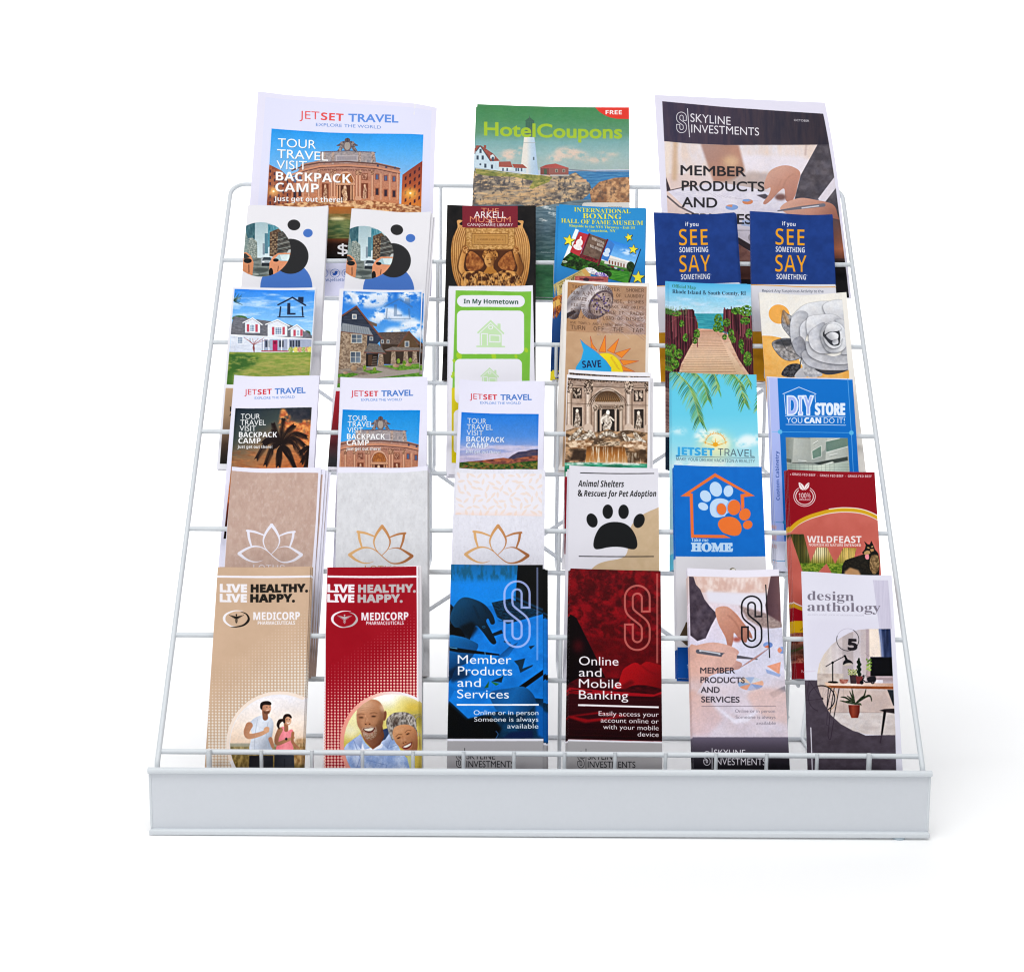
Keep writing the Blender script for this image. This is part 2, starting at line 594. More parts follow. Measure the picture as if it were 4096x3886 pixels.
def travel_head(p, jet, sett, trav, expl, cap, cap2, fade=0):
    r, b = ('cc3038', '4a78c4') if not fade else ('e2504e', '5b8bdc')
    p.text('JET', *jet, cap, r, 'g', -.008)
    p.text('SET', *sett, cap * .96, r, 'b')
    p.text('TRAVEL', *trav, cap, ('g', trav[0], 0, trav[2], 0, [(0, b), (1, b)]), 'g', .026)
    p.text('EXPLORE THE WORLD', *expl, cap2, '5b84cc', 'g', .0)


def travel_words(p, rows, cap, c='fbfafa'):
    """TOUR / TRAVEL / VISIT / BACKPACK / CAMP / Just get out there!"""
    for i, (t, r) in enumerate(zip(('TOUR', 'TRAVEL', 'VISIT', 'BACKPACK', 'CAMP', 'Just get out there!'), rows)):
        sh = cap * .05
        f, bo = (('g', .002), ('g', .010), ('g', .004), ('b', .006), ('b', .006), ('b', 0))[i]
        cp = cap * (.56 if i == 5 else 1)
        p.text(t, r[0] + sh, r[1] + sh, r[2] + sh, r[3] + sh, cp, '30343c', f, bo, .45)
        p.text(t, *r, cp, c, f, bo)


def art_big_travel(p):
    cu = lambda x: np.interp(x, [1031, 1154, 1407, 1508, 1660, 1743], [0, .23, .5, .56, .72, 1.0])
    p.warp = lambda n: np.stack([n[..., 0], n[..., 1] - 55 * cu(n[..., 0]) * np.clip((1010 - n[..., 1]) / 640, 0, 1) ** 2], -1)
    p.view('A')
    p.poly([(418, 115), (1722, 200), (1712, 1700), (310, 1690)], 'e0e0f5')
    travel_head(p, (682, 285, 838, 293), (850, 296, 1028, 306), (1068, 309, 1460, 315), (812, 346, 1326, 368), 64, 25, 1)
    img = [(465, 364), (900, 398), (1200, 408), (1662, 416), (1640, 1395), (895, 1390), (405, 1380)]
    p.setclip(img)
    p.poly(img, ('g', 0, 370, 0, 1000, [(0, '2b98ea'), (.3, '59abeb'), (.7, '9dc0e6'), (1, 'c4c4d4')]))
    p.poly([(400, 985), (430, 640), (545, 700), (640, 790), (660, 985)], ('n', '8a4a38', 'b06a48', 10, 20, 2))
    for k in range(5):
        for j in range(6):
            x, y = 450 + k * 34, 690 + k * 22 + j * 50
            p.rect(x, y, x + 12, y + 24, '4a3440')
    p.ell(482, 862, 40, 34, 'ffc070', b=20)
    p.ell(482, 862, 9, 8, 'fff0c0')
    p.poly([(1490, 1000), (1500, 742), (1658, 632), (1655, 1030)], ('g', 0, 640, 0, 1000, [(0, '8c4238'), (.6, 'b85c34'), (1, 'e08a3c')]))
    for k in range(4):
        for j in range(5):
            x, y = 1518 + k * 36, 760 - k * 24 + j * 56
            p.poly([(x, y), (x + 14, y - 9), (x + 14, y + 17), (x, y + 26)], '4d2a30')
    p.ell(1563, 885, 50, 36, 'ffc058', b=22)
    p.ell(1563, 884, 9, 8, 'fff4c8')
    facade(p)
    p.poly([(400, 985), (560, 960), (900, 940), (1250, 940), (1650, 985), (1650, 1030), (400, 1030)], ('n', '9a5c3c', 'efc08c', 26, 14, 6, 3))
    p.rect(880, 985, 1120, 1400, ('g', 0, 985, 0, 1390, [(0, 'b0662e'), (.2, '9a6a3a'), (.28, '6a7a4a'), (.45, '4f6a44'), (.6, '5a5a30'), (.63, '6a3a22'), (.72, '2a1814'), (1, '15110f')]))
    p.rect(880, 1040, 1120, 1230, ('n', '33502e', '9c9a5c', 60, 12, 8), .5)
    p.ell(985, 1078, 60, 12, 'f6e6b0', b=8)
    p.text('$', 990, 1360, 1070, 1362, 82, 'dcdadc', 'b')
    p.photo(None, .08, .8, 3)
    p.setclip()
    travel_words(p, ((515, 510, 815, 530), (510, 597, 910, 627), (505, 686, 745, 696), (500, 775, 1092, 803), (497, 862, 840, 875), (485, 938, 1024, 952)), 68)
    for x in (875, 968, 1060):
        p.ring(x, 1507, 39, 34, 3, '3a62b4')
    p.poly([(945, 1500), (958, 1506), (966, 1503), (966, 1494), (976, 1487), (986, 1492), (992, 1490), (987, 1499), (985, 1512), (972, 1524), (956, 1524), (946, 1519), (956, 1516), (950, 1510)], '2f5cb8')
    p.rrect(1042, 1490, 1080, 1524, 9, '3a62b4')
    p.rrect(1046, 1494, 1076, 1520, 7, 'e0e0f5')
    p.text('www.jetsettravel.com', 838, 1568, 1190, 1572, 24, '3f5f9c', 'r')
    p.grain(.02, 1)


def art_hotel(p):
    p.view('B')
    p.rect(250, 40, 1700, 1750, ('g', 0, 75, 0, 640, [(0, '2b7a3c'), (.22, '3b8550'), (.42, '5b9478'), (.55, '86b6cc'), (.72, 'b2cde2'), (.85, 'c6cfe0'), (1, 'c2c8dc')]))
    p.rect(250, 60, 1700, 620, ('n', '2f7a40', '4a8a58', 30, 14, 4), .25)
    for x, y, rx, ry in ((610, 490, 70, 42), (560, 510, 60, 26), (700, 470, 60, 36), (1080, 470, 110, 40), (1000, 520, 90, 34), (1180, 500, 90, 34), (1420, 490, 90, 18), (1330, 540, 120, 20)):
        p.ell(x, y, rx, ry, 'f3cfbc', 0, .85, 18, nz=(50, 34, 3, .3, .62))
    p.rect(1050, 630, 1700, 930, ('n', '2464a4', '3f86c0', 60, 8, 2))
    p.line([(1090, 632), (1250, 630), (1330, 636), (1610, 640)], 6, '6d86a8')
    p.line([(1100, 618), (1180, 624), (1320, 634)], 10, '7a8298')
    p.rect(250, 870, 1700, 1750, ('g', 0, 880, 0, 1690, [(0, '6a7684'), (.12, '4c6a80'), (.3, '3a5568'), (.55, '24504e'), (.68, '1c5a34'), (1, '0f6024')]))
    p.rect(250, 880, 1700, 1750, ('n', '1c3a48', '86a0ac', 60, 11, 9, 3), .38)
    p.rect(250, 1400, 1700, 1750, ('n', '0d4a20', '2c7a3c', 60, 30, 9, 2), .6)
    for x, y in ((890, 930), (930, 940), (960, 985), (1000, 1010), (880, 1040)):
        p.ell(x, y, 40, 12, 'e8eef0', 10, .9, 5, nz=(16, 8, 5, .3, .6))
    rk = [(300, 612), (420, 620), (600, 650), (830, 668), (1100, 660), (1150, 640), (1270, 735), (1290, 800), (1210, 868), (1080, 885), (905, 918), (790, 935), (700, 912), (300, 915)]
    p.poly(rk, ('n', '544a4a', 'b59c84', 52, 34, 11, 3.2))
    p.poly(rk, 'efc08a', .9, nz=(44, 15, 23, .48, .72))
    p.poly(rk, '3c3840', .8, nz=(22, 30, 29, .56, .74))
    p.poly([(320, 860), (520, 800), (800, 745), (1050, 760), (1000, 840), (760, 870), (500, 900), (315, 912)], 'eab47c', .75, 8, nz=(60, 12, 8, .38, .62))
    rr = [(1285, 895), (1268, 800), (1300, 770), (1350, 722), (1420, 705), (1475, 690), (1610, 684), (1610, 900)]
    p.poly(rr, ('n', '8f5a3c', 'e2a470', 40, 34, 14, 3))
    p.poly(rr, '5a4038', .75, nz=(24, 30, 19, .55, .72))
    p.poly([(1150, 705), (1240, 698), (1245, 722), (1160, 722)], 'd9a47c')
    p.poly([(318, 618), (500, 628), (700, 655), (870, 664), (955, 684), (930, 722), (850, 752), (790, 780), (764, 770), (800, 712), (640, 680), (400, 672), (318, 655)], ('n', '5f6a2c', 'b3a24c', 24, 12, 13), .95)
    # tower
    p.poly([(722, 345), (808, 345), (843, 665), (688, 652)], ('g', 690, 0, 843, 0, [(0, 'f3e8de'), (.35, 'f5ece4'), (.6, 'c9ddf2'), (1, 'a9c9ee')]))
    p.line([(716, 392), (818, 394)], 5, 'a9b0b4')
    p.rect(796, 512, 808, 538, '5c6a7c')
    p.rect(734, 206, 806, 300, '33614c')
    p.rect(740, 262, 806, 320, '3d5a56')
    p.poly([(729, 210), (768, 178), (809, 212)], '2f5a44')
    p.line([(768, 170), (768, 200)], 6, '3a5a48')
    for x in (746, 764, 782, 798):
        p.line([(x, 214), (x, 258)], 3, '244c3a')
    p.rect(722, 318, 812, 346, '4a6c66')
    # keeper's house
    p.poly([(300, 470), (322, 470), (357, 425), (440, 545), (512, 548), (510, 628), (300, 602)], 'cfe3f3')
    p.poly([(300, 455), (300, 422), (362, 421), (462, 486), (520, 548), (440, 552), (372, 448), (352, 428), (322, 468)], ('n', '7c3830', 'ac4c44', 20, 12, 4))
    p.line([(322, 470), (357, 425), (440, 548)], 6, '2f3a4c')
    p.rect(386, 418, 406, 444, '9a4438')
    p.poly([(440, 528), (440, 505), (462, 492), (476, 508), (476, 530)], 'dce8f2')
    for x, y in ((350, 450), (368, 505), (325, 505), (452, 515), (390, 572), (445, 580)):
        p.rect(x, y, x + 18, y + 34, '39465c')
    p.ell(357, 578, 8, 8, '39465c')
    p.poly([(512, 600), (512, 555), (608, 551), (628, 602)], 'a3483e')
    p.poly([(512, 598), (628, 600), (628, 630), (510, 626)], 'e0ebf2')
    p.poly([(640, 606), (622, 572), (712, 575), (748, 606)], 'a24438')
    p.poly([(628, 604), (740, 606), (742, 648), (628, 632)], 'd5e4f0')
    for x in (540, 575, 650, 695, 668):
        p.rect(x, 606, x + 12, 632, '44546c')
    p.poly([(858, 604), (930, 604), (930, 662), (858, 660)], '7a3c3a')
    p.poly([(930, 604), (1093, 606), (1093, 660), (930, 664)], '96504a')
    p.poly([(850, 602), (905, 578), (985, 567), (1100, 606), (920, 604)], ('g', 850, 0, 1100, 0, [(0, 'a83a38'), (1, 'c4504a')]))
    for x in (982, 1042):
        p.rect(x, 614, x + 22, 640, 'b8b0a0')
        p.rect(x + 4, 618, x + 18, 638, '5c4a48')
    p.rect(888, 612, 912, 658, '3d5040')
    p.line([(320, 595), (520, 632), (700, 652), (860, 662)], 3, 'dfe6ea')
    p.line([(320, 608), (520, 644), (700, 660)], 3, 'cfd8dc', .8)
    p.rect(940, 660, 1100, 672, 'cdc9c6', .8)
    p.photo([(200, 40), (1700, 40), (1700, 1800), (200, 1800)], .07, .9, 4)
    p.a += (hx('a3aa9c') - p.a) * .2
    p.text('HotelCoupons', 392, 334, 1535, 360, 108, 'a5c138', 'g', .03)
    p.poly([(1313, 96), (1345, 132), (1390, 164), (1440, 186), (1500, 198), (1620, 202), (1620, 90)], 'e23c30')
    p.text('FREE', 1402, 158, 1537, 161, 34, 'f4f0ee', 'b', .012)
    p.rrect(1206, 895, 1700, 1020, 22, 'dfdcd6')
    p.text('OCTOBER', 1420, 945, 1540, 947, 16, '6a6a6a', 'b')
    p.text('Portland Head Light', 862, 1316, 1068, 1324, 13, 'b9c6cc', 'r')
    p.grain(.035, 2)


def pie(p, x, y, rx, ry, cs, rot=0):
    n = len(cs)
    for i, c in enumerate(cs):
        e = [(x, y)] + [(x + rx * math.cos(2 * math.pi * (i + t) / n + rot), y + ry * math.sin(2 * math.pi * (i + t) / n + rot)) for t in np.linspace(0, 1, 8)]
        p.poly(e, c)


def art_big_member(p):
    p.view('C')
    p.setclip([(196, 146), (700, 170), (1487, 192), (1640, 1420), (1672, 1700), (270, 1700)])
    p.rect(100, 100, 1800, 1750, ('g', 200, 0, 1600, 0, [(0, 'dfc6be'), (.3, 'e4d4d4'), (.7, 'e0d4da'), (1, 'd8cccf')]))
    p.rect(200, 470, 1560, 720, ('n', 'e6d2c8', 'e6dde2', 60, 200, 3))
    p.line([(300, 470), (292, 760)], 40, 'cfb096', b=10)
    p.line([(240, 470), (236, 740)], 30, 'ead9cc', b=10)
    p.line([(1340, 470), (1330, 560)], 14, 'cdb6b0', b=5)
    p.poly([(800, 560), (1300, 575), (1420, 640), (1300, 720), (860, 690)], 'e8dfe6', b=14)
    p.poly([(498, 476), (802, 482), (838, 640), (850, 700), (740, 790), (600, 782)], ('g', 520, 480, 800, 780, [(0, 'a9887e'), (.6, 'b98a78'), (1, 'a58070')]), b=8)
    p.ell(740, 620, 60, 50, 'd6b08e', b=22)
    p.poly([(640, 800), (900, 700), (1060, 720), (1000, 860), (760, 820)], 'b9a6a0', .8, 14)
    p.poly([(215, 720), (262, 850), (232, 860)], '4a4048')
    p.poly([(236, 855), (640, 788), (900, 830), (1240, 930), (1100, 1100), (700, 1080), (420, 1030)], ('n', 'dcd6e4', 'e6e0ea', 60, 30, 5))
    p.line([(232, 858), (420, 815)], 8, '6a5c60')
    p.line([(236, 900), (330, 980), (440, 1034)], 14, '6f6468')
    for k in range(9):
        p.line([(560 + k * 42, 870 + k * 8), (620 + k * 42, 905 + k * 4)], 3, 'b9b2c0', .7)
        p.line([(300 + k * 20, 880 + k * 9), (420 + k * 20, 850 + k * 14)], 2, 'a9b0cc', .5)
    p.ell(870, 942, 42, 22, 'd68c68')
    p.poly([(870, 942), (828, 938), (836, 925), (872, 920), (900, 930)], '88a6d6')
    p.ell(745, 986, 50, 22, '8aa6d8')
    p.poly([(745, 986), (700, 975), (720, 966), (752, 965)], 'd69478')
    p.poly([(940, 890), (1010, 880), (1060, 915), (1000, 920)], '57505a', b=3)
    sl = [(1430, 470), (1530, 470), (1600, 960), (1640, 1200), (1500, 1100), (1440, 930), (1240, 925), (1290, 730), (1350, 620)]
    p.poly(sl, ('n', '4a454c', '666068', 60, 60, 4))
    p.poly([(1425, 920), (1560, 740), (1570, 830), (1470, 960)], 'ded6e0')
    h1 = [(1002, 795), (1040, 705), (1110, 660), (1190, 650), (1265, 680), (1288, 722), (1268, 800), (1250, 880), (1222, 935), (1190, 945), (1168, 920), (1160, 840), (1120, 860), (1060, 925), (1012, 962), (994, 948), (1040, 880), (1050, 830), (1010, 842)]
    p.poly(h1, ('g', 1020, 660, 1230, 930, [(0, 'd6aa98'), (.5, 'c69280'), (1, 'b27c6e')]), sm=True)
    p.line([(1150, 830), (1180, 760), (1230, 720)], 8, 'a87868', .5, True, 4)
    p.line([(1100, 850), (1140, 760)], 7, 'a87868', .4, True, 4)
    p.ell(1130, 905, 45, 26, '7c5a56', b=8)
    h2 = [(1128, 988), (1180, 945), (1290, 912), (1420, 930), (1540, 962), (1580, 1040), (1600, 1200), (1300, 1120), (1200, 1050), (1140, 1010)]
    p.poly(h2, ('g', 1150, 920, 1550, 1200, [(0, 'd8aa98'), (.5, 'c48e7c'), (1, '8a5648')]), sm=True)
    p.line([(1110, 1014), (1280, 990), (1470, 968)], [10, 26, 30], '77737c')
    p.line([(1300, 992), (1430, 975)], 10, 'd6d2da')
    p.poly([(1450, 1050), (1660, 1100), (1680, 1440), (1440, 1440)], ('g', 0, 1050, 0, 1430, [(0, '54444a'), (.5, '8a5a4a'), (.7, 'b06a4e'), (1, '4a2a24')]))
    p.rect(700, 1040, 960, 1480, 'd8d2de')
    p.poly([(830, 1085), (890, 1090), (890, 1140), (820, 1130)], '8ca6d4', .6)
    p.line([(780, 1168), (1010, 1168)], 3, '55505a')
    p.ell(905, 1225, 30, 34, '6a6670', a=.5)
    p.poly([(770, 1230), (800, 1225), (900, 1285), (910, 1345), (780, 1270)], '3c343a')
    p.poly([(700, 1270), (790, 1270), (910, 1350), (910, 1500), (700, 1500)], ('n', '7c5650', 'a07468', 50, 40, 3))
    p.photo(None, .06, .9, 5)
    p.rect(150, 1410, 1800, 1560, '5a3a34')
    p.rect(150, 1555, 1800, 1750, '1b191d')
    p.rect(1500, 1390, 1800, 1560, ('g', 0, 1390, 0, 1560, [(0, '4a3430'), (.2, '1a1618'), (1, '16151a')]))
    p.poly([(150, 130), (1487, 180), (1528, 470), (1200, 478), (700, 486), (400, 478), (200, 462)], ('g', 200, 0, 1500, 0, [(0, '433f52'), (.35, '4b424e'), (.6, '3d3a42'), (1, '302f34')]))
    p.poly([(150, 130), (1487, 180), (1528, 470), (700, 486), (200, 462)], ('n', '2a2740', '57404c', 30, 200, 3), .35)
    p.setclip()
    slogo(p, 308, 224, 390, 396, 30, 5, 'ece8ee')
    p.line([(397, 196), (412, 426)], 6, 'ece8ee')
    p.text('SKYLINE', 420, 302, 741, 320, 68, 'ece8ee', 'g', -.002)
    p.text('INVESTMENTS', 426, 390, 966, 403, 66, 'ece8ee', 'g', -.002)
    p.text('OCTOBER', 1248, 269, 1370, 272, 18, 'e8e4ea', 'g', .022)
    for t, r in (('MEMBER', (342, 730, 856, 740)), ('PRODUCTS', (351, 853, 1001, 861)), ('AND', (352, 983, 628, 989)), ('SERVICES', (363, 1112, 902, 1118))):
        p.text(t, *r, 76, '2c2a2e', 'g', .02)
    p.grain(.02, 3)


def art_taxi(p):
    p.view('A')
    p.ell(583, 1618, 206, 212, '4672be')
    p.ell(616, 1370, 142, 141, '2a2a2c')
    p.ell(641, 1117, 50, 44, '2a2a2c')
    p.ell(752, 1183, 38, 34, '4672be')
    circ = p.ep(384, 1318, 233, 216)
    p.setclip(circ)
    p.rect(100, 1080, 640, 1560, ('g', 0, 1100, 0, 1400, [(0, 'a3bcc2'), (1, 'd6e4e8')]))
    p.poly([(100, 1100), (336, 1105), (334, 1240), (300, 1400), (100, 1420)], ('n', '2f5560', '4f7880', 12, 40, 3))
    p.poly([(100, 1180), (262, 1170), (285, 1260), (300, 1400), (100, 1420)], ('n', '6c7f7e', '97a49c', 12, 12, 5))
    p.poly([(284, 1230), (318, 1225), (352, 1260), (354, 1400), (284, 1400)], ('n', '6f7c76', 'b4bab0', 6, 9, 6, 2.4))
    for k in range(9):
        p.line([(284, 1240 + k * 17), (352, 1270 + k * 14)], 3, '5a6a6c', .7)
    p.poly([(437, 1118), (520, 1130), (520, 1250), (440, 1300)], ('n', '2f7284', '6fa4b0', 9, 30, 6))
    p.rect(412, 1190, 438, 1350, '54808f')
    p.rect(396, 1270, 412, 1360, '8494a0')
    p.poly([(452, 1180), (520, 1150), (600, 1225), (640, 1330), (600, 1400), (450, 1370)], ('n', '4a382e', '7a6450', 14, 10, 8))
    for j in range(9):
        for k in range(5):
            p.rect(458 + k * 16, 1200 + j * 18, 466 + k * 16, 1208 + j * 18, 'b39a74' if (j * 5 + k) % 3 else '2d2622')
    p.poly([(515, 1180), (640, 1150), (650, 1330), (510, 1360)], ('n', '3a3a38', '6a6660', 20, 12, 9))
    for j in range(8):
        p.line([(512, 1225 + j * 18), (625, 1180 + j * 22)], 4, '9aa29c' if j % 2 else '2a2a2c')
    p.rect(100, 1385, 640, 1560, ('n', '59625f', '8a918c', 40, 8, 4))
    p.ell(385, 1480, 60, 18, '4a5250', b=4)
    p.ell(340, 1515, 26, 9, '9aa098')
    p.rrect(382, 1378, 474, 1440, 14, 'a2abb0')
    p.poly([(394, 1402), (404, 1380), (456, 1380), (466, 1402)], '39444c')
    p.rect(388, 1424, 470, 1450, '2c3238')
    p.rect(392, 1412, 410, 1422, 'e6ecec')
    p.rect(450, 1412, 468, 1422, 'e6ecec')
    p.poly([(100, 1340), (270, 1342), (305, 1370), (325, 1420), (316, 1520), (100, 1540)], 'd08a62')
    p.poly([(240, 1352), (262, 1350), (296, 1380), (250, 1395)], '3a3c3c')
    p.ell(278, 1408, 32, 19, '1f2122')
    p.line([(287, 1440), (288, 1500)], 6, '5a3426')
    p.poly([(446, 1520), (450, 1420), (480, 1370), (520, 1345), (640, 1340), (640, 1480), (560, 1540)], 'dc926c')
    p.poly([(488, 1395), (520, 1358), (610, 1352), (606, 1410), (540, 1408)], 'a9c4c8')
    p.poly([(532, 1360), (606, 1356), (604, 1404), (545, 1402)], 'd6e4e4')
    p.ell(500, 1402, 22, 13, '1c1e20')
    p.ell(462, 1500, 17, 36, '1f1c1c')
    p.line([(520, 1450), (515, 1490)], 5, '6a3a2c')
    p.poly([(585, 1345), (600, 1318), (640, 1310), (640, 1340)], 'b9bdba')
    p.photo(None, .07, .7, 6)
    p.setclip()
    p.grain(.02, 4)


def art_museum(p):
    p.view('B')
    p.rect(0, 880, 900, 2000, ('n', '121113', '1d1a1a', 60, 60, 2))
    body = [(163, 1045), (210, 1044), (215, 1085), (665, 1085), (666, 1046), (716, 1048), (713, 1100), (752, 1180), (772, 1290), (764, 1440), (738, 1560), (680, 1680), (560, 1740), (330, 1740), (220, 1680), (160, 1575), (124, 1460), (112, 1310), (128, 1190), (166, 1105)]
    p.poly(body, ('g', 0, 1050, 0, 1640, [(0, 'dba468'), (.4, 'c48e4c'), (.75, 'a86a2a'), (1, '8a4f1c')]), sm=True)
    p.poly(body, ('n', '8a5526', 'e2b070', 50, 70, 3), .35, sm=True)
    for sgn, x0 in ((1, 112), (-1, 770)):
        for k in range(7):
            x = x0 + sgn * (18 + k * 17)
            p.line([(x + sgn * 30, 1110), (x, 1210), (x - sgn * 4, 1340), (x + sgn * 8, 1470), (x + sgn * 40, 1590)], 5, '7d4a20', .75, True)
            p.line([(x + sgn * 37, 1110), (x + sgn * 7, 1210), (x + sgn * 3, 1340), (x + sgn * 15, 1470), (x + sgn * 47, 1590)], 4, 'ecbd80', .6, True)
    p.rect(232, 1100, 648, 1288, '8a5a2c')
    p.rect(238, 1106, 642, 1282, ('n', 'a9783e', 'd8a868', 12, 8, 6, 3))
    p.rect(284, 1148, 592, 1244, '8f6030')
    p.rect(290, 1154, 586, 1238, 'c2904e')
    p.rect(304, 1164, 572, 1228, '9a6a34')
    p.rect(308, 1168, 568, 1226, 'bd8a4a')
    p.text('A AMOR CARITAS A', 328, 1206, 548, 1208, 16, '8a5c2c', 's')
    p.poly([(235, 1285), (645, 1285), (640, 1310), (690, 1330), (660, 1480), (560, 1500), (440, 1480), (320, 1500), (225, 1480), (200, 1330)], '4f2a14', b=8)
    for sgn, x in ((1, 330), (-1, 560)):
        p.poly([(x - sgn * 60, 1300), (x + sgn * 5, 1330), (x + sgn * 55, 1400), (x + sgn * 20, 1450), (x - sgn * 70, 1460), (x - sgn * 95, 1380)], ('n', '7a3f1c', 'b8743a', 20, 26, 8), sm=True)
    for pts in ([(232, 1275), (205, 1370), (200, 1450), (240, 1500)], [(645, 1295), (672, 1380), (690, 1440), (668, 1500)]):
        p.line(pts, [52, 58, 64, 58], '3a1d0c', .8, True, b=4)
        p.line(pts, [36, 42, 46, 42], ('g', pts[0][0] - 40, 0, pts[0][0] + 40, 0, [(0, 'd49a58'), (.5, 'b87a3c'), (1, '7c4a20')]), sm=True)
    for x in (232, 655):
        p.ell(x, 1288, 26, 34, ('n', '7a4418', 'dca566', 8, 8, 4, 3))
    p.line([(440, 1400), (438, 1450), (440, 1500)], [46, 60, 130], 'b5762f', sm=True)
    p.ell(438, 1330, 66, 52, ('n', '5a3214', 'c08442', 10, 10, 5, 4))
    p.ell(433, 1372, 42, 58, ('g', 395, 0, 475, 0, [(0, 'd49c58'), (.45, 'c58a48'), (1, '6e3f1a')]))
    for x in (418, 450):
        p.ell(x, 1366, 9, 4, '4a2810')
        p.line([(x - 11, 1355), (x + 11, 1354)], 4, '6a3c18')
    p.line([(436, 1364), (440, 1388)], 7, 'e0ae70', .8)
    p.ell(435, 1404, 12, 4, '6a3414')
    dress = [(190, 1520), (230, 1470), (330, 1460), (440, 1490), (560, 1455), (650, 1470), (700, 1520), (690, 1760), (200, 1760)]
    p.poly(dress, ('n', '4a2610', 'd89a52', 34, 30, 12, 4.5))
    for k in range(22):
        x = 215 + k * 22
        p.line([(x, 1480 + (k * 37 % 30)), (x + (k % 5 - 2) * 12, 1540), (x + (k % 3 - 1) * 20, 1620)], 6, 'e8b878' if k % 2 else '3a1c0c', .7, True)
    p.photo([(60, 1040), (820, 1040), (820, 1800), (60, 1800)], .12, .9, 7)
    p.rect(207, 918, 669, 1101, '7b2230')
    p.text('THE', 364, 975, 512, 978, 40, 'dd8c66', 'g')
    p.text('MUSEUM', 270, 1054, 610, 1056, 48, 'dd8c66', 'g', -.004)
    p.text('ARKELL', 304, 1018, 572, 1020, 53, 'f4efee', 'g', .006)
    p.text('&', 427, 1062, 455, 1062, 28, 'f4efee', 'si')
    p.text('CANAJOHARIE LIBRARY', 249, 1087, 629, 1090, 23, 'f4efee', 'g', .008)
    p.grain(.025, 5)


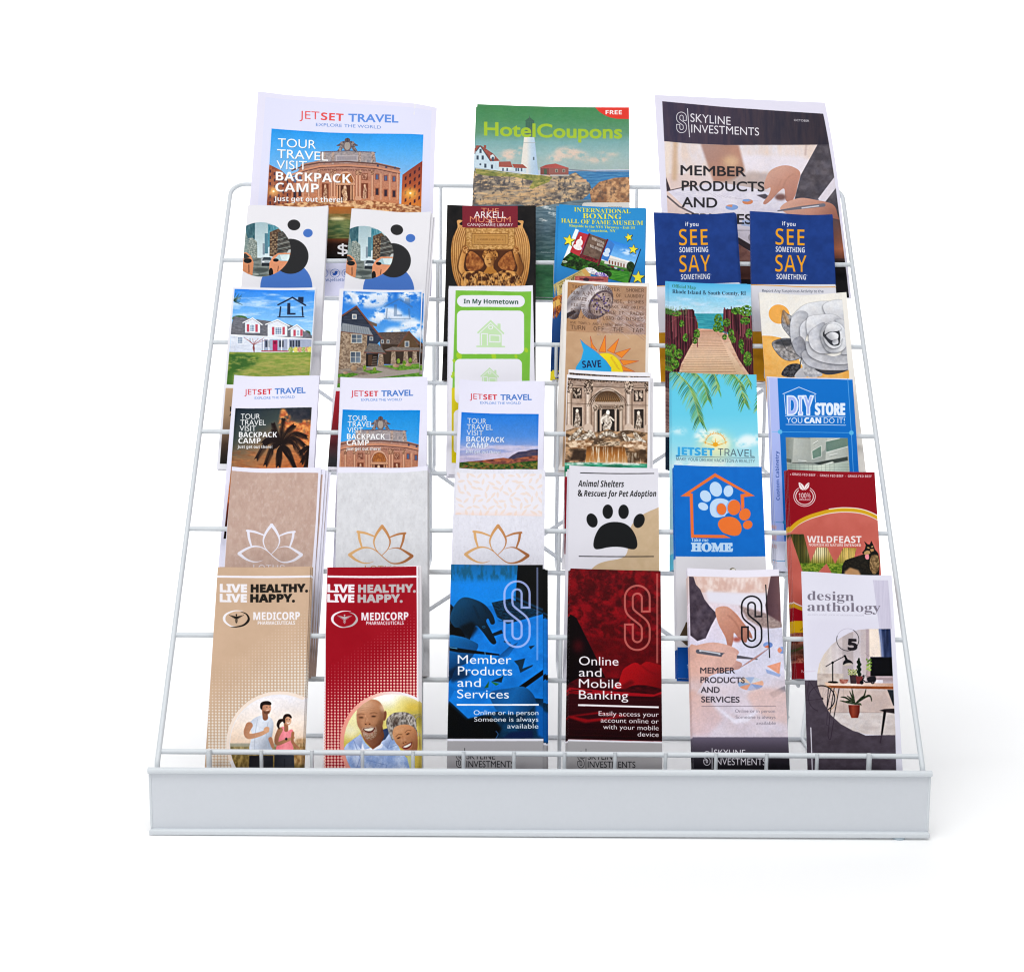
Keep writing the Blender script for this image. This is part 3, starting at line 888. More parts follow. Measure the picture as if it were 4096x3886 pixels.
def art_boxing(p):
    p.view('B')
    p.rect(850, 800, 1850, 2400, ('g', 0, 930, 0, 2150, [(0, '2c8ccb'), (.3, '2f90d4'), (.55, '2274b8'), (.8, '174a8c'), (1, '123a74')]))
    for t, r, cap in (('INTERNATIONAL', (1139, 967, 1610, 983), 36), ('BOXING', (1211, 1022, 1536, 1030), 44), ('HALL OF FAME MUSEUM', (1031, 1062, 1714, 1083), 36)):
        p.text(t, r[0] + 3, r[1] + 3, r[2] + 3, r[3] + 3, cap, '1d5a8c', 's', 0, .6)
        p.text(t, *r, cap, 'f2e63c', 's')
    p.text('Ringside to the NYS Thruway - Exit 34', 1098, 1095, 1646, 1114, 22, 'efe13a', 's')
    p.text('Canastota, NY', 1252, 1133, 1487, 1138, 22, 'efe13a', 's')
    p.poly([(1160, 1120), (1698, 1284), (1598, 1575), (1036, 1424)], '0c1a28')
    ph = [(1150, 1112), (1692, 1280), (1588, 1570), (1028, 1418)]
    p.setclip(ph)
    p.poly(ph, ('g', 1400, 1200, 1330, 1480, [(0, '2f86e0'), (.45, '86c2f4'), (.6, 'cfe4f4'), (.62, '5f8a48'), (1, '2f6a26')]))
    p.ell(1590, 1310, 70, 22, 'eef6fc', 15, .8, 10, nz=(30, 14, 4, .3, .6))
    p.poly([(1150, 1112), (1180, 1122), (1100, 1330), (1028, 1418)], 'e8f0f4')
    p.poly([(1030, 1380), (1120, 1300), (1320, 1360), (1420, 1430), (1590, 1450), (1588, 1575), (1028, 1420)], ('n', '14300e', '3f7a2c', 26, 18, 7, 3))
    p.poly([(1330, 1450), (1600, 1470), (1588, 1580), (1300, 1545)], ('n', '2c7a22', '4f9a34', 40, 10, 5))
    p.poly([(1400, 1350), (1430, 1340), (1600, 1390), (1580, 1440), (1390, 1400)], 'd8d2cc')
    p.poly([(1400, 1344), (1440, 1332), (1610, 1385), (1605, 1396)], 'f0ece6')
    for k in range(6):
        p.rect(1430 + k * 24, 1374 + k * 6, 1440 + k * 24, 1404 + k * 6, '7c4a30')
    p.ell(1610, 1430, 34, 44, ('n', '12260e', '2c4a20', 8, 8, 3))
    for k in range(5):
        p.ell(1430 + k * 28, 1418 + k * 10, 15, 7, ('3a3444', '8a2a34', 'c0c4cc', '28405c', '5a5a60')[k], 14)
    p.poly([(1268, 1152), (1416, 1202), (1348, 1392), (1196, 1346)], ('n', '5f4a40', '7a6254', 20, 20, 5))
    p.line([(1268, 1150), (1192, 1350)], 14, '6a1d2c')
    p.line([(1420, 1198), (1338, 1420)], 16, '63202c')
    p.poly([(1180, 1136), (1258, 1158), (1184, 1342), (1104, 1304)], 'b8343c')
    p.poly([(1426, 1196), (1478, 1240), (1420, 1382), (1364, 1360)], '3f7cc8')
    p.ell(1183, 1228, 32, 28, 'f0e4e2', -60)
    p.ell(1168, 1266, 38, 22, 'f0e4e2', 20)
    p.line([(1196, 1180), (1188, 1210)], 14, 'f0e4e2')
    p.ell(1418, 1294, 24, 22, 'cfe0f4', -60)
    p.ell(1406, 1324, 28, 18, 'cfe0f4', 20)
    for t, r in (('INTERNATIONAL', (1288, 1200, 1390, 1242)), ('BOXING', (1330, 1248, 1384, 1268)), ('HALL OF FAME', (1272, 1262, 1370, 1302))):
        p.text(t, *r, 24, 'f2ece4', 's')
    p.poly([(1210, 1325), (1345, 1368), (1330, 1400), (1200, 1356)], ('n', '3a1c20', '9a2c34', 14, 10, 3))
    for x, y, r in ((1060, 1385, 34), (1120, 1400, 40), (1180, 1410, 36), (1290, 1420, 36), (1362, 1440, 40), (1410, 1490, 44)):
        p.ell(x, y, r, r * .7, ('n', '0f1c0c', '2c4a1c', 8, 8, 5))
    p.ell(1280, 1470, 62, 34, ('n', 'b8b4c0', 'ffffff', 6, 6, 3, 4), 18)
    p.ell(1370, 1505, 60, 30, ('n', '5a3f9c', 'e8e0f4', 6, 6, 4, 4), 18)
    p.ell(1060, 1388, 24, 10, ('n', '4a6a3a', 'f4f4f0', 5, 5, 4, 4))
    p.photo(None, .08, .7, 8)
    p.setclip()
    p.poly([(986, 1568), (1230, 1438), (1282, 1502), (1150, 1560), (1030, 1660), (1000, 1690)], ('n', 'b99f5c', 'dcc888', 12, 12, 3))
    p.poly([(1200, 1460), (1232, 1444), (1276, 1500), (1240, 1512)], 'd8a85c')
    p.text('WILLARD', 1015, 1620, 1150, 1530, 30, '2a2418', 's')
    p.line([(1010, 1575), (1200, 1468)], 4, '6a5a30')
    p.poly([(1148, 1505), (1424, 1512), (1420, 1600), (1140, 1590)], ('n', 'a84c48', 'c8706a', 14, 8, 4))
    p.line([(1190, 1530), (1380, 1535)], 12, '6a2c34')
    p.ell(1240, 1535, 26, 16, '3a2430')
    p.view('E')
    p.poly([(930, 268), (985, 250), (1000, 330), (940, 440), (930, 420)], ('n', '6a2a18', 'e08a3a', 10, 14, 4, 4))
    p.poly([(930, 300), (960, 285), (975, 330), (935, 350)], 'f0c060')
    p.poly([(900, 848), (1020, 854), (1020, 945), (900, 938)], 'e6d422')
    p.rect(930, 864, 1020, 918, '2c2f70')
    p.ell(952, 892, 12, 12, 'e8e4f0')
    p.view('B')
    for x, y, r, o in ((1095, 1210, 52, 10), (1595, 1183, 36, -14), (1632, 1285, 42, 8), (1672, 1520, 56, 5)):
        p.star(x + 4, y + 5, r, '15151c', o, ow=1)
        p.star(x, y, r, 'f4e63a', o, ow=2)
    p.grain(.015, 6)


def art_notice(p):
    p.view('C')
    p.rect(800, 900, 1700, 1600, ('n', '1a377a', '1f3f88', 60, 60, 3))
    p.rect(800, 1594, 1700, 2400, 'e4e3ea')
    p.line([(850, 1596), (1100, 1604), (1250, 1612), (1400, 1616), (1650, 1614)], 7, 'e09a2c', sm=True)
    p.text('if you', 1145, 1124, 1252, 1127, 31, 'f0eff2', 'b')
    p.text('SEE', 1088, 1281, 1325, 1285, 134, 'f2a41f', 'b', -.012)
    p.text('SOMETHING', 1092, 1336, 1323, 1340, 42, 'f0eff2', 'b', -.004)
    p.text('SAY', 1085, 1495, 1341, 1498, 138, 'f2a41f', 'b', -.012)
    p.text('SOMETHING', 1098, 1553, 1331, 1557, 42, 'f0eff2', 'b', -.004)
    p.ring(1336, 1523, 6, 6, 1.5, 'f0eff2')
    p.text('Report Any Suspicious Activity to the', 985, 1655, 1470, 1660, 21, '3a4256', 'r', .006)
    p.view('F')
    p.rect(700, 545, 1700, 1200, ('n', 'bd8416', 'cf9420', 80, 80, 4))
    p.grain(.012, 7)
def shutters(p, x, y, w, h, sc='c4586a'):
    p.rect(x, y, x + w, y + h, 'eef2f8')
    p.rect(x + 4, y + 4, x + w - 4, y + h - 4, '6f86a4')
    for k in (1, 2):
        p.line([(x + w * k / 3, y), (x + w * k / 3, y + h)], 3, 'eef2f8')
    for k in (1, 2, 3):
        p.line([(x, y + h * k / 4), (x + w, y + h * k / 4)], 3, 'eef2f8')
    if sc:
        p.rect(x - 24, y - 2, x - 5, y + h + 2, sc)
        p.rect(x + w + 5, y - 2, x + w + 24, y + h + 2, sc)


def house_mark(p, c, a=1.0):
    p.line([(516, 328), (630, 271), (734, 336)], 13, c, a)
    p.poly([(676, 268), (719, 268), (717, 316), (676, 296)], c, a)
    p.line([(536, 346), (529, 416)], 12, c, a)
    p.line([(708, 350), (713, 416)], 12, c, a)
    p.poly([(590, 314), (614, 314), (613, 394), (655, 394), (655, 409), (588, 407)], c, a)
    p.line([(515, 425), (721, 427)], 9, c, a)


def art_white_house(p):
    p.view('D')
    img = [(174, 207), (809, 216), (762, 968), (112, 962)]
    p.setclip(img)
    p.poly(img, ('g', 0, 215, 0, 600, [(0, '2f86ea'), (.4, '6cb2f4'), (1, 'a6d4fa')]))
    p.rect(100, 210, 830, 560, 'e2effb', .7, nz=(150, 26, 3, .48, .8))
    for k in range(14):
        p.line([(165, 300), (185 + (k * 23) % 50, 240 + k * 7)], 4, '2f4a3c', .8)
    p.ell(215, 440, 60, 24, ('n', '2f5a24', '5a8a3c', 9, 9, 3))
    p.ell(745, 560, 30, 24, '3f5a3a')
    p.poly([(130, 570), (168, 424), (560, 470), (720, 525), (790, 580), (784, 606)], ('n', '5f6068', '7d7e88', 20, 4, 5))
    p.poly([(146, 566), (500, 582), (790, 602), (786, 712), (136, 708)], ('n', 'd0d6e6', 'e8ecf5', 90, 5, 4))
    p.rect(388, 602, 784, 694, 'a4acc2')
    for x0, x1, yt, yb in ((240, 390, 436, 552), (418, 606, 448, 578), (600, 730, 490, 584)):
        c = (x0 + x1) / 2
        p.poly([(x0 + 16, yb), (x0 + 16, yt + 34), (c, yt), (x1 - 16, yt + 46), (x1 - 16, yb)], 'e4e8f2')
        p.line([(x0, yt + 36), (c, yt - 2), (x1, yt + 50)], 9, 'f2f4f8')
        p.line([(x0, yt + 43), (c, yt + 5), (x1, yt + 57)], 3, '7a8090')
    shutters(p, 294, 486, 38, 56)
    shutters(p, 492, 506, 54, 58)
    shutters(p, 662, 530, 26, 46)
    p.line([(146, 570), (500, 582), (790, 604)], 8, 'f0f2f8')
    shutters(p, 196, 584, 42, 54, None)
    shutters(p, 282, 590, 26, 36, None)
    for x in (415, 525, 610, 655):
        p.rect(x, 612, x + 36, 664, '3a4254')
        p.line([(x + 18, 612), (x + 18, 664)], 3, 'dfe4ee')
    p.rect(474, 610, 512, 690, 'b2275a')
    p.rect(482, 618, 503, 640, '7a1a40')
    for x in (400, 444, 545, 596):
        p.line([(x, 598), (x, 694)], 7, 'f4f6fa')
    p.line([(388, 695), (600, 697)], 9, 'a84a44')
    for k in range(9):
        p.line([(328, 706), (330 - 6, 650), (250 + k * 22, 590 + (k * 13) % 30)], 3, '9a4a4a', .8, True)
    p.line([(328, 712), (326, 640)], 5, '6a3a34')
    for x, c in ((618, '4f7a2c'), (658, 'd8c43a'), (690, 'b8485a'), (722, '5a8a34'), (748, 'b06a5a'), (770, 'd6c03a')):
        p.ell(x, 686, 21, 22, ('n', c, 'e8e0a0', 6, 6, 4, 1.4))
    p.poly([(100, 706), (800, 706), (800, 1000), (90, 1000)], ('g', 0, 706, 0, 970, [(0, '7f9a3c'), (.3, 'a3a352'), (.7, '9aa04c'), (1, '6f8a38')]))
    p.rect(80, 706, 820, 1000, ('n', '5f8a30', 'bcae62', 50, 10, 6), .5)
    p.poly([(100, 712), (300, 722), (370, 745), (340, 800), (200, 860), (100, 900)], '2f5f24', .9, 12, nz=(40, 16, 3, .2, .55))
    p.poly([(100, 860), (170, 840), (160, 1000), (90, 1000)], '3c6a24', .8, 10)
    p.photo(None, .08, .8, 3)
    p.setclip()
    house_mark(p, '16243f')
    p.poly([(104, 990), (740, 996), (700, 1600), (58, 1588)], ('g', 0, 990, 0, 1590, [(0, 'bd9c7c'), (.35, 'a88a6c'), (.65, '6a5240'), (.85, '2c201a'), (1, '120d0c')]))
    p.text('HOME', 138, 1175, 330, 1178, 38, '1a1412', 'b')
    p.text('A PLACE', 132, 1210, 330, 1213, 20, '1a1412', 'b')
    p.grain(.018, 8)


def art_dark_house(p):
    p.view('D')
    img = [(1034, 223), (1651, 232), (1632, 900), (1616, 990), (985, 985)]
    p.setclip(img)
    p.poly(img, ('g', 0, 225, 0, 600, [(0, '1f72d4'), (1, '5aa6ec')]))
    for x, y, rx, ry in ((1130, 280, 110, 44), (1250, 300, 130, 54), (1330, 260, 90, 40), (1380, 400, 120, 50), (1300, 440, 60, 40), (1560, 260, 90, 50), (1440, 540, 80, 34), (1570, 500, 90, 54), (1620, 560, 50, 40), (1500, 440, 100, 24), (1080, 250, 60, 30)):
        p.ell(x, y, rx, ry, ('g', 0, y - ry, 0, y + ry, [(0, 'fdfdff'), (1, 'c3d2e6')]), 0, .96, 14, nz=(46, 36, 5, .28, .5))
    # far house
    p.poly([(1310, 548), (1420, 545), (1552, 542), (1660, 648), (1660, 700), (1330, 690)], ('n', '4a3d38', '66554c', 12, 5, 4))
    p.poly([(1340, 640), (1650, 650), (1640, 800), (1350, 800)], '3a2c22')
    p.poly([(1455, 690), (1552, 545), (1640, 680)], '5a4430')
    p.line([(1440, 692), (1552, 543), (1650, 660)], 10, '6b4434')
    p.rect(1518, 618, 1554, 664, 'd6d2c8')
    p.rect(1523, 623, 1549, 660, '5a6470')
    for x in (1330, 1375):
        p.rect(x, 606, x + 22, 634, 'cfccc4')
        p.rect(x + 4, 610, x + 18, 631, '4a5460')
    p.poly([(1350, 690), (1420, 662), (1640, 672), (1640, 700), (1380, 690)], ('n', '6a605c', '857a74', 14, 4, 3))
    p.line([(1370, 694), (1640, 698)], 9, '7a5244')
    for x in (1428, 1526, 1596):
        p.poly([(x - 14, 700), (x + 16, 700), (x + 24, 802), (x - 22, 800)], ('n', '7d6856', 'b09a84', 8, 7, 5, 3))
    p.poly([(1640, 590), (1680, 590), (1680, 720), (1636, 700)], '34281f')
    # near house
    p.poly([(985, 720), (1020, 420), (1136, 342), (1240, 470), (1340, 592), (1300, 640), (1290, 720), (1050, 560)], ('n', '262d3c', '3a4254', 90, 5, 4))
    p.rect(1102, 404, 1138, 444, 'd8d4cc')
    p.rect(1108, 410, 1132, 439, '7a8694')
    p.poly([(1225, 450), (1300, 480), (1296, 500), (1250, 492)], '6a5a50')
    p.line([(1012, 426), (1136, 342), (1238, 470), (1337, 594)], 12, '74473a')
    p.line([(1020, 434), (1136, 356), (1232, 478)], 4, '241c1c')
    p.poly([(1008, 540), (1026, 476), (1232, 508), (1266, 570), (1010, 542)], '8b9198')
    for k in range(13):
        x = 1030 + k * 17
        p.line([(x, 478 + k * 2.3), (x - 4 + k * 2, 542 + k * 2)], 3, '6a7078')
    p.line([(1005, 544), (1266, 572)], 9, '74544a')
    p.poly([(1005, 548), (1222, 570), (1214, 860), (985, 870)], ('n', '77614f', 'b39c84', 11, 8, 6, 3.2))
    p.poly([(1222, 572), (1300, 580), (1290, 660), (1222, 650)], '2f3646')
    p.rect(1240, 582, 1268, 612, 'cfccc4')
    p.rect(1245, 587, 1263, 608, '5a6674')
    for x0, y0, x1, y1 in ((1096, 562, 1182, 634), (1088, 700, 1172, 790)):
        p.rect(x0, y0, x1, y1, 'c9c6bc')
        p.rect(x0 + 5, y0 + 5, x1 - 5, y1 - 5, ('g', x0, y0, x1, y1, [(0, '3a4452'), (1, '8894a0')]))
        p.line([((x0 + x1) / 2, y0), ((x0 + x1) / 2, y1)], 5, 'c9c6bc')
        p.line([(x0, (y0 + y1) / 2), (x1, (y0 + y1) / 2)], 4, 'c9c6bc')
    p.poly([(1198, 702), (1236, 632), (1310, 640), (1368, 712), (1205, 706)], ('n', '5c5856', '7c7672', 10, 4, 3))
    p.line([(1198, 706), (1368, 714)], 11, '6b443a')
    p.poly([(1212, 714), (1310, 716), (1300, 815), (1212, 818)], '20160f')
    p.rect(1228, 724, 1262, 812, '4a3222')
    for k in range(6):
        p.line([(1270 - k * 3, 740 + k * 13), (1296, 742 + k * 13)], 4, '8a7a70')
    p.poly([(1312, 718), (1346, 718), (1356, 815), (1302, 815)], ('n', '7d6856', 'b39c86', 8, 7, 7, 3))
    p.poly([(960, 845), (1210, 822), (1370, 805), (1640, 790), (1640, 1010), (960, 1010)], ('n', '7a6c60', 'a09282', 30, 10, 4))
    p.poly([(1340, 812), (1640, 798), (1640, 840), (1480, 850)], ('n', '4a7a24', '7aa43a', 14, 8, 4))
    p.poly([(990, 880), (1110, 868), (1160, 880), (1080, 905), (990, 908)], ('n', '3f7020', '6a9a34', 14, 8, 5))
    p.poly([(1180, 850), (1300, 845), (1360, 858), (1260, 878)], ('n', '447422', '6f9c36', 14, 8, 6))
    p.poly([(1030, 915), (1350, 862), (1230, 830), (1290, 818), (1450, 852), (1640, 838), (1640, 872), (1300, 905), (1010, 950)], 'a59a90')
    p.poly([(985, 955), (1300, 908), (1640, 868), (1640, 1010), (980, 1010)], ('n', '43781f', '6fa03a', 20, 9, 8))
    for x, y, rx, ry in ((1115, 832, 24, 24), (1450, 812, 26, 14), (1545, 805, 28, 13), (1050, 870, 20, 10)):
        p.ell(x, y, rx, ry, ('g', x - rx, y - ry, x + rx, y + ry, [(0, 'c9ab8a'), (1, '8a6c54')]))
    for x, y in ((1202, 828), (1468, 775), (1515, 790), (1562, 770), (1280, 842)):
        p.ell(x, y, 14, 20, ('n', '3f6a1c', 'a0b43c', 5, 5, 4))
    p.photo(None, .08, .8, 4)
    p.setclip()
    p.view('D', 843, 13)
    house_mark(p, '48668c', .5)
    p.view('D')
    p.poly([(975, 1014), (1600, 1018), (1560, 1640), (905, 1610)], ('g', 0, 1010, 0, 1620, [(0, 'a81628'), (.4, '8f1020'), (.7, '5a2a30'), (.9, '2a2a2e'), (1, '202024')]))
    p.grain(.018, 9)


def home_icon(p, x, y, s, c, bgc='eae8f0'):
    f = lambda *q: [(x + s * a, y + s * b) for a, b in q]
    p.poly(f((-1.0, -.05), (0, -.98), (1, 0), (.93, .1), (0, -.8), (-.93, .06)), c)
    p.poly(f((.5, -.7), (.72, -.7), (.72, -.25), (.5, -.45)), c)
    p.poly(f((-.8, .02), (0, -.72), (.8, .06), (.8, .95), (-.8, .95)), c)
    p.ell(x, y - .42 * s, .18 * s, .16 * s, bgc)
    p.ell(x, y - .42 * s, .11 * s, .1 * s, c)
    p.poly(f((-.72, -.1 + .1), (-.2, .02), (-.2, .92), (-.72, .92)), bgc)
    p.poly(f((-.64, .08), (-.28, .09), (-.28, .92), (-.64, .92)), c)
    p.poly(f((-.1, .1), (.72, .14), (.72, .7), (-.1, .68)), bgc)
    p.poly(f((-.02, .18), (.64, .22), (.64, .62), (-.02, .6)), c)
    p.line(f((-1.0, .98), (1.0, 1.0)), .12 * s, c)


def art_hometown(p):
    p.view('E')
    p.poly([(143, 214), (741, 223), (727, 930), (700, 1620), (120, 1575), (118, 985), (125, 760)], ('n', '74b73a', '7cbc44', 90, 90, 3))
    for x, y, r in ((170, 735, 30), (300, 712, 16), (445, 738, 26), (130, 775, 16), (128, 880, 20), (116, 900, 14), (700, 690, 20), (620, 740, 16)):
        p.ell(x, y, r, r * .7, 'a9cc2e', 70, .9)
    p.poly([(112, 990), (150, 985), (300, 1000), (720, 985), (700, 1620), (112, 1580)], ('g', 0, 985, 0, 1580, [(0, 'd6c722'), (1, 'cdb914')]))
    p.rrect(154, 252, 690, 346, 46, 'eae8f0')
    p.text('In My Hometown', 207, 319, 637, 322, 36, '1a4530', 'b', .008)
    p.rrect(153, 374, 684, 721, 42, 'eae8f0')
    home_icon(p, 420, 555, 108, 'c3e0b2')
    p.rrect(136, 760, 667, 1112, 42, 'eae8f0')
    home_icon(p, 412, 900, 74, 'c3e0b2')
    p.rrect(128, 1160, 655, 1512, 42, 'eae8f0')
    p.poly([(120, 1480), (150, 1505), (150, 1578), (120, 1574)], 'd3bf10')
    p.grain(.012, 10)


def art_shower(p):
    p.view('E')
    img = [(1029, 151), (1653, 190), (1640, 950), (1600, 1620), (985, 1610), (1008, 850)]
    p.setclip(img)
    p.poly(img, ('n', 'c39c78', 'cca682', 80, 60, 3))
    ph = [(1029, 151), (1653, 190), (1642, 566), (1014, 540)]
    p.poly(ph, ('g', 1030, 160, 1640, 560, [(0, 'b08258'), (.45, 'b48a68'), (1, 'a98878')]))
    for k in range(60):
        a = .35 + .5 * ((k * 37) % 60) / 60
        x0, y0 = 1290 + (k * 29) % 90, 250 + (k * 47) % 170
        L = 120 + (k * 53) % 240
        p.line([(x0, y0), (x0 + L, y0 + L * a)], [2, 5], 'd9cfd0' if k % 3 else '7a6470', .35)
    p.rect(1260, 300, 1660, 570, ('n', '8a7274', 'd8ccd0', 10, 8, 5, 3), .4, nz=(90, 60, 7, .3, .7))
    p.poly([(1015, 420), (1020, 300), (1110, 195), (1230, 170), (1240, 250), (1150, 330), (1100, 440)], ('g', 1020, 250, 1140, 380, [(0, 'd8d0ce'), (.35, '8a8286'), (.6, 'c9bfc0'), (1, '4a4044')]), sm=True)
    p.poly([(1010, 405), (1080, 372), (1095, 392), (1010, 450)], '3a3034')
    p.ell(1262, 306, 150, 112, ('g', 1150, 200, 1370, 420, [(0, '8f8488'), (.3, 'd6ccce'), (.55, '7a6c70'), (1, '4c3e40')]), -52)
    for k in range(44):
        t = 2 * math.pi * k / 44
        c, s_ = math.cos(math.radians(-52)), math.sin(math.radians(-52))
        e = lambda rx, ry: (1262 + rx * math.cos(t) * c - ry * math.sin(t) * s_, 306 + rx * math.cos(t) * s_ + ry * math.sin(t) * c)
        p.line([e(150, 112), e(118, 84)], 4, '4a3c40', .7)
    p.ell(1290, 318, 116, 84, '5f5054', -52)
    p.ell(1295, 322, 104, 74, ('n', '8a7672', 'b9a49c', 20, 20, 4), -52)
    for k in range(34):
        t, q = k * 2.4, 26 + 62 * ((k * 19) % 34) / 34
        p.ell(1295 + q * math.cos(t) * .85, 322 + q * math.sin(t) * 1.0, 7, 7, ('4a3a5c', '6a5a9a', '3a2c34')[k % 3])
    p.photo(ph, .10, .9, 5)
    for t, r, cap in (('TAKE  A  SHORTER  SHOWER', (1060, 200, 1632, 233), 27), ('RUN A FULL LOAD OF LAUNDRY', (1058, 246, 1632, 279), 26),
                      ("SCRAPE, DON'T RINSE, DISHES", (1057, 294, 1630, 324), 26), ('FIX OR REPORT LEAKS AND DRIPS', (1055, 341, 1629, 366), 22),
                      ("DON'T WATER WHEN IT  RAINS", (1054, 387, 1628, 416), 26), ('RUN A FULL LOAD OF DISHES', (1050, 434, 1627, 461), 28),
                      ('USE TOWELS AND LINENS MORE THAN ONCE', (1048, 478, 1628, 509), 18), ('TURN  OFF  THE  TAP', (1050, 525, 1622, 552), 34)):
        p.text(t, *r, cap, '4a3226', 'm', .0, .85)
    for pts in ([(1208, 578), (1225, 640), (1262, 690), (1215, 668)], [(1326, 570), (1330, 705), (1275, 700)], [(1433, 598), (1395, 715), (1340, 690)],
                [(1526, 675), (1455, 750), (1400, 712)], [(1590, 776), (1470, 810), (1440, 765)], [(1560, 860), (1450, 850), (1455, 810)]):
        p.poly(pts, 'ef8a2c')
        p.line(pts + pts[:1], 3, 'b0402c')
    p.ell(1325, 870, 140, 160, 'f3dc22')
    p.line(p.ep(1325, 870, 140, 160)[20:], 3, 'b0802c', .5)
    p.text('Summer', 1362, 742, 1432, 850, 20, 'd09a28', 'si')
    p.poly([(1128, 606), (1165, 640), (1255, 702), (1330, 770), (1372, 830), (1380, 990), (1060, 990), (1095, 820), (1135, 760), (1153, 690)], '27a5e4', sm=False)
    p.line([(1128, 606), (1165, 640), (1255, 702), (1330, 770), (1372, 830)], 3, '3f5fb8')
    p.text('SAVE', 1146, 830, 1294, 822, 56, '16204a', 'b', 0, 1, -.1)
    p.setclip()
    p.grain(.02, 11)


def art_beach(p):
    p.view('F')
    p.rect(150, 100, 1000, 560, ('g', 0, 150, 0, 400, [(0, '4fb6e6'), (.5, '8accea'), (1, 'b4dcea')]))
    p.rect(200, 240, 950, 400, 'd8e4f4', .6, nz=(120, 30, 3, .4, .8))
    p.rect(150, 398, 1000, 560, ('n', '2a8a9c', '43aab4', 70, 6, 3))
    p.poly([(150, 420), (330, 380), (480, 470), (480, 540), (150, 900)], ('n', '2f5a1c', '88a040', 16, 20, 5, 3))
    p.poly([(150, 1700), (200, 700), (470, 516), (610, 522), (735, 570), (800, 720), (1000, 900), (1000, 1700)], ('n', 'c99a80', 'e0bda2', 60, 16, 4))
    p.poly([(390, 720), (470, 590), (500, 522), (600, 524), (670, 600), (790, 780), (840, 870), (830, 1700), (345, 1700), (350, 850)], ('g', 0, 520, 0, 880, [(0, 'dcae96'), (.6, 'e3c2a4'), (1, 'd6b28e')]))
    for k in range(34):
        y = 530 + k * k * .34 + k * 3
        if y > 890:
            break
        w = 60 + (y - 520) * .55
        p.line([(560 - w * .95, y + 4), (570 + w * .85, y)], 2.5 + k * .06, 'a8785c' if k % 3 else '8a5e48', .75)
    fl = [(180, 900), (205, 400), (260, 412), (330, 372), (440, 364), (478, 500), (470, 580), (430, 640), (390, 712), (345, 800), (325, 880)]
    fr = [(680, 366), (765, 362), (860, 410), (930, 440), (930, 1500), (880, 880), (800, 760), (745, 640), (712, 545), (676, 540)]
    for f, sd in ((fl, 3), (fr, 5)):
        p.setclip(f)
        p.poly(f, ('n', '2c1018', '5a2630', 8, 60, sd, 3))
        for k in range(70):
            x = 180 + k * 11 if sd == 3 else 676 + (k - 10) * 6.5
            hgt = 360 + (k * 29) % 34
            p.line([(x, hgt), (x + (8 if sd == 3 else 14), 900)], 4, '7a3440' if k % 2 else '1c0a12', .8)
        p.line([(180, 520), (340, 420), (480, 440)], 3, 'c0a090', .6)
        p.setclip()
        rs = np.random.RandomState(sd)
        xs = np.arange(206, 474, 11) if sd == 3 else np.arange(684, 930, 11)
        for x in xs:
            tp = np.interp(x, [206, 330, 440, 474], [404, 376, 368, 470]) if sd == 3 else np.interp(x, [684, 765, 860, 930], [368, 364, 408, 440])
            ht = tp + rs.randint(-20, 10)
            p.line([(x + rs.randint(-3, 4), ht), (x + (5 if sd == 3 else 9), ht + 170 + rs.randint(0, 60))], [6, 7], ('5f2a34', '7c3a44', '2c1218', '8a4a50', '401a22')[rs.randint(5)])
    for x, y, rx, ry in ((640, 450, 34, 50), (622, 510, 26, 34), (660, 520, 26, 30), (800, 380, 60, 30), (860, 380, 50, 46), (740, 560, 24, 44), (760, 610, 18, 30), (280, 700, 34, 60), (330, 720, 30, 40), (270, 800, 60, 46), (240, 830, 50, 40), (380, 590, 22, 34), (470, 560, 26, 40), (455, 610, 22, 30), (690, 585, 20, 22), (705, 470, 30, 34), (850, 460, 40, 30), (820, 640, 22, 40), (880, 560, 26, 40), (350, 480, 20, 30), (870, 760, 34, 60), (830, 700, 16, 24), (300, 400, 50, 22), (240, 390, 40, 24)):
        p.ell(x, y, rx, ry, ('n', '1f4a12', '6fa034', 9, 9, 6, 3), 0, 1, 0, nz=(10, 10, 8, .3, .42))
    for k in range(30):
        x = 235 + (k * 23) % 150
        p.line([(x, 410), (x + (k % 7 - 3) * 5, 340 + (k * 11) % 40)], 2.5, '5a7a44', .7)
    p.rect(200, 866, 1000, 1700, ('n', '1c1216', '4a2c30', 14, 40, 4, 3), .0)
    p.poly([(150, 860), (330, 860), (330, 1300), (150, 1300)], ('n', '2a1218', '6a4048', 12, 40, 6, 3), .9)
    p.rect(150, 1000, 330, 1360, ('n', '6a4a4c', 'a08078', 40, 10, 6, 3), .85)
    p.rect(150, 1365, 1000, 1700, '0f2236')
    p.photo([(100, 260), (1100, 260), (1100, 1700), (100, 1700)], .09, .7, 6)
    p.text('Official Map', 275, 196, 461, 205, 27, '2a7048', 's', -.009)
    p.text('Rhode Island & South County, RI', 275, 241, 857, 255, 31, '101c30', 's', -.009)
    p.grain(.02, 12)


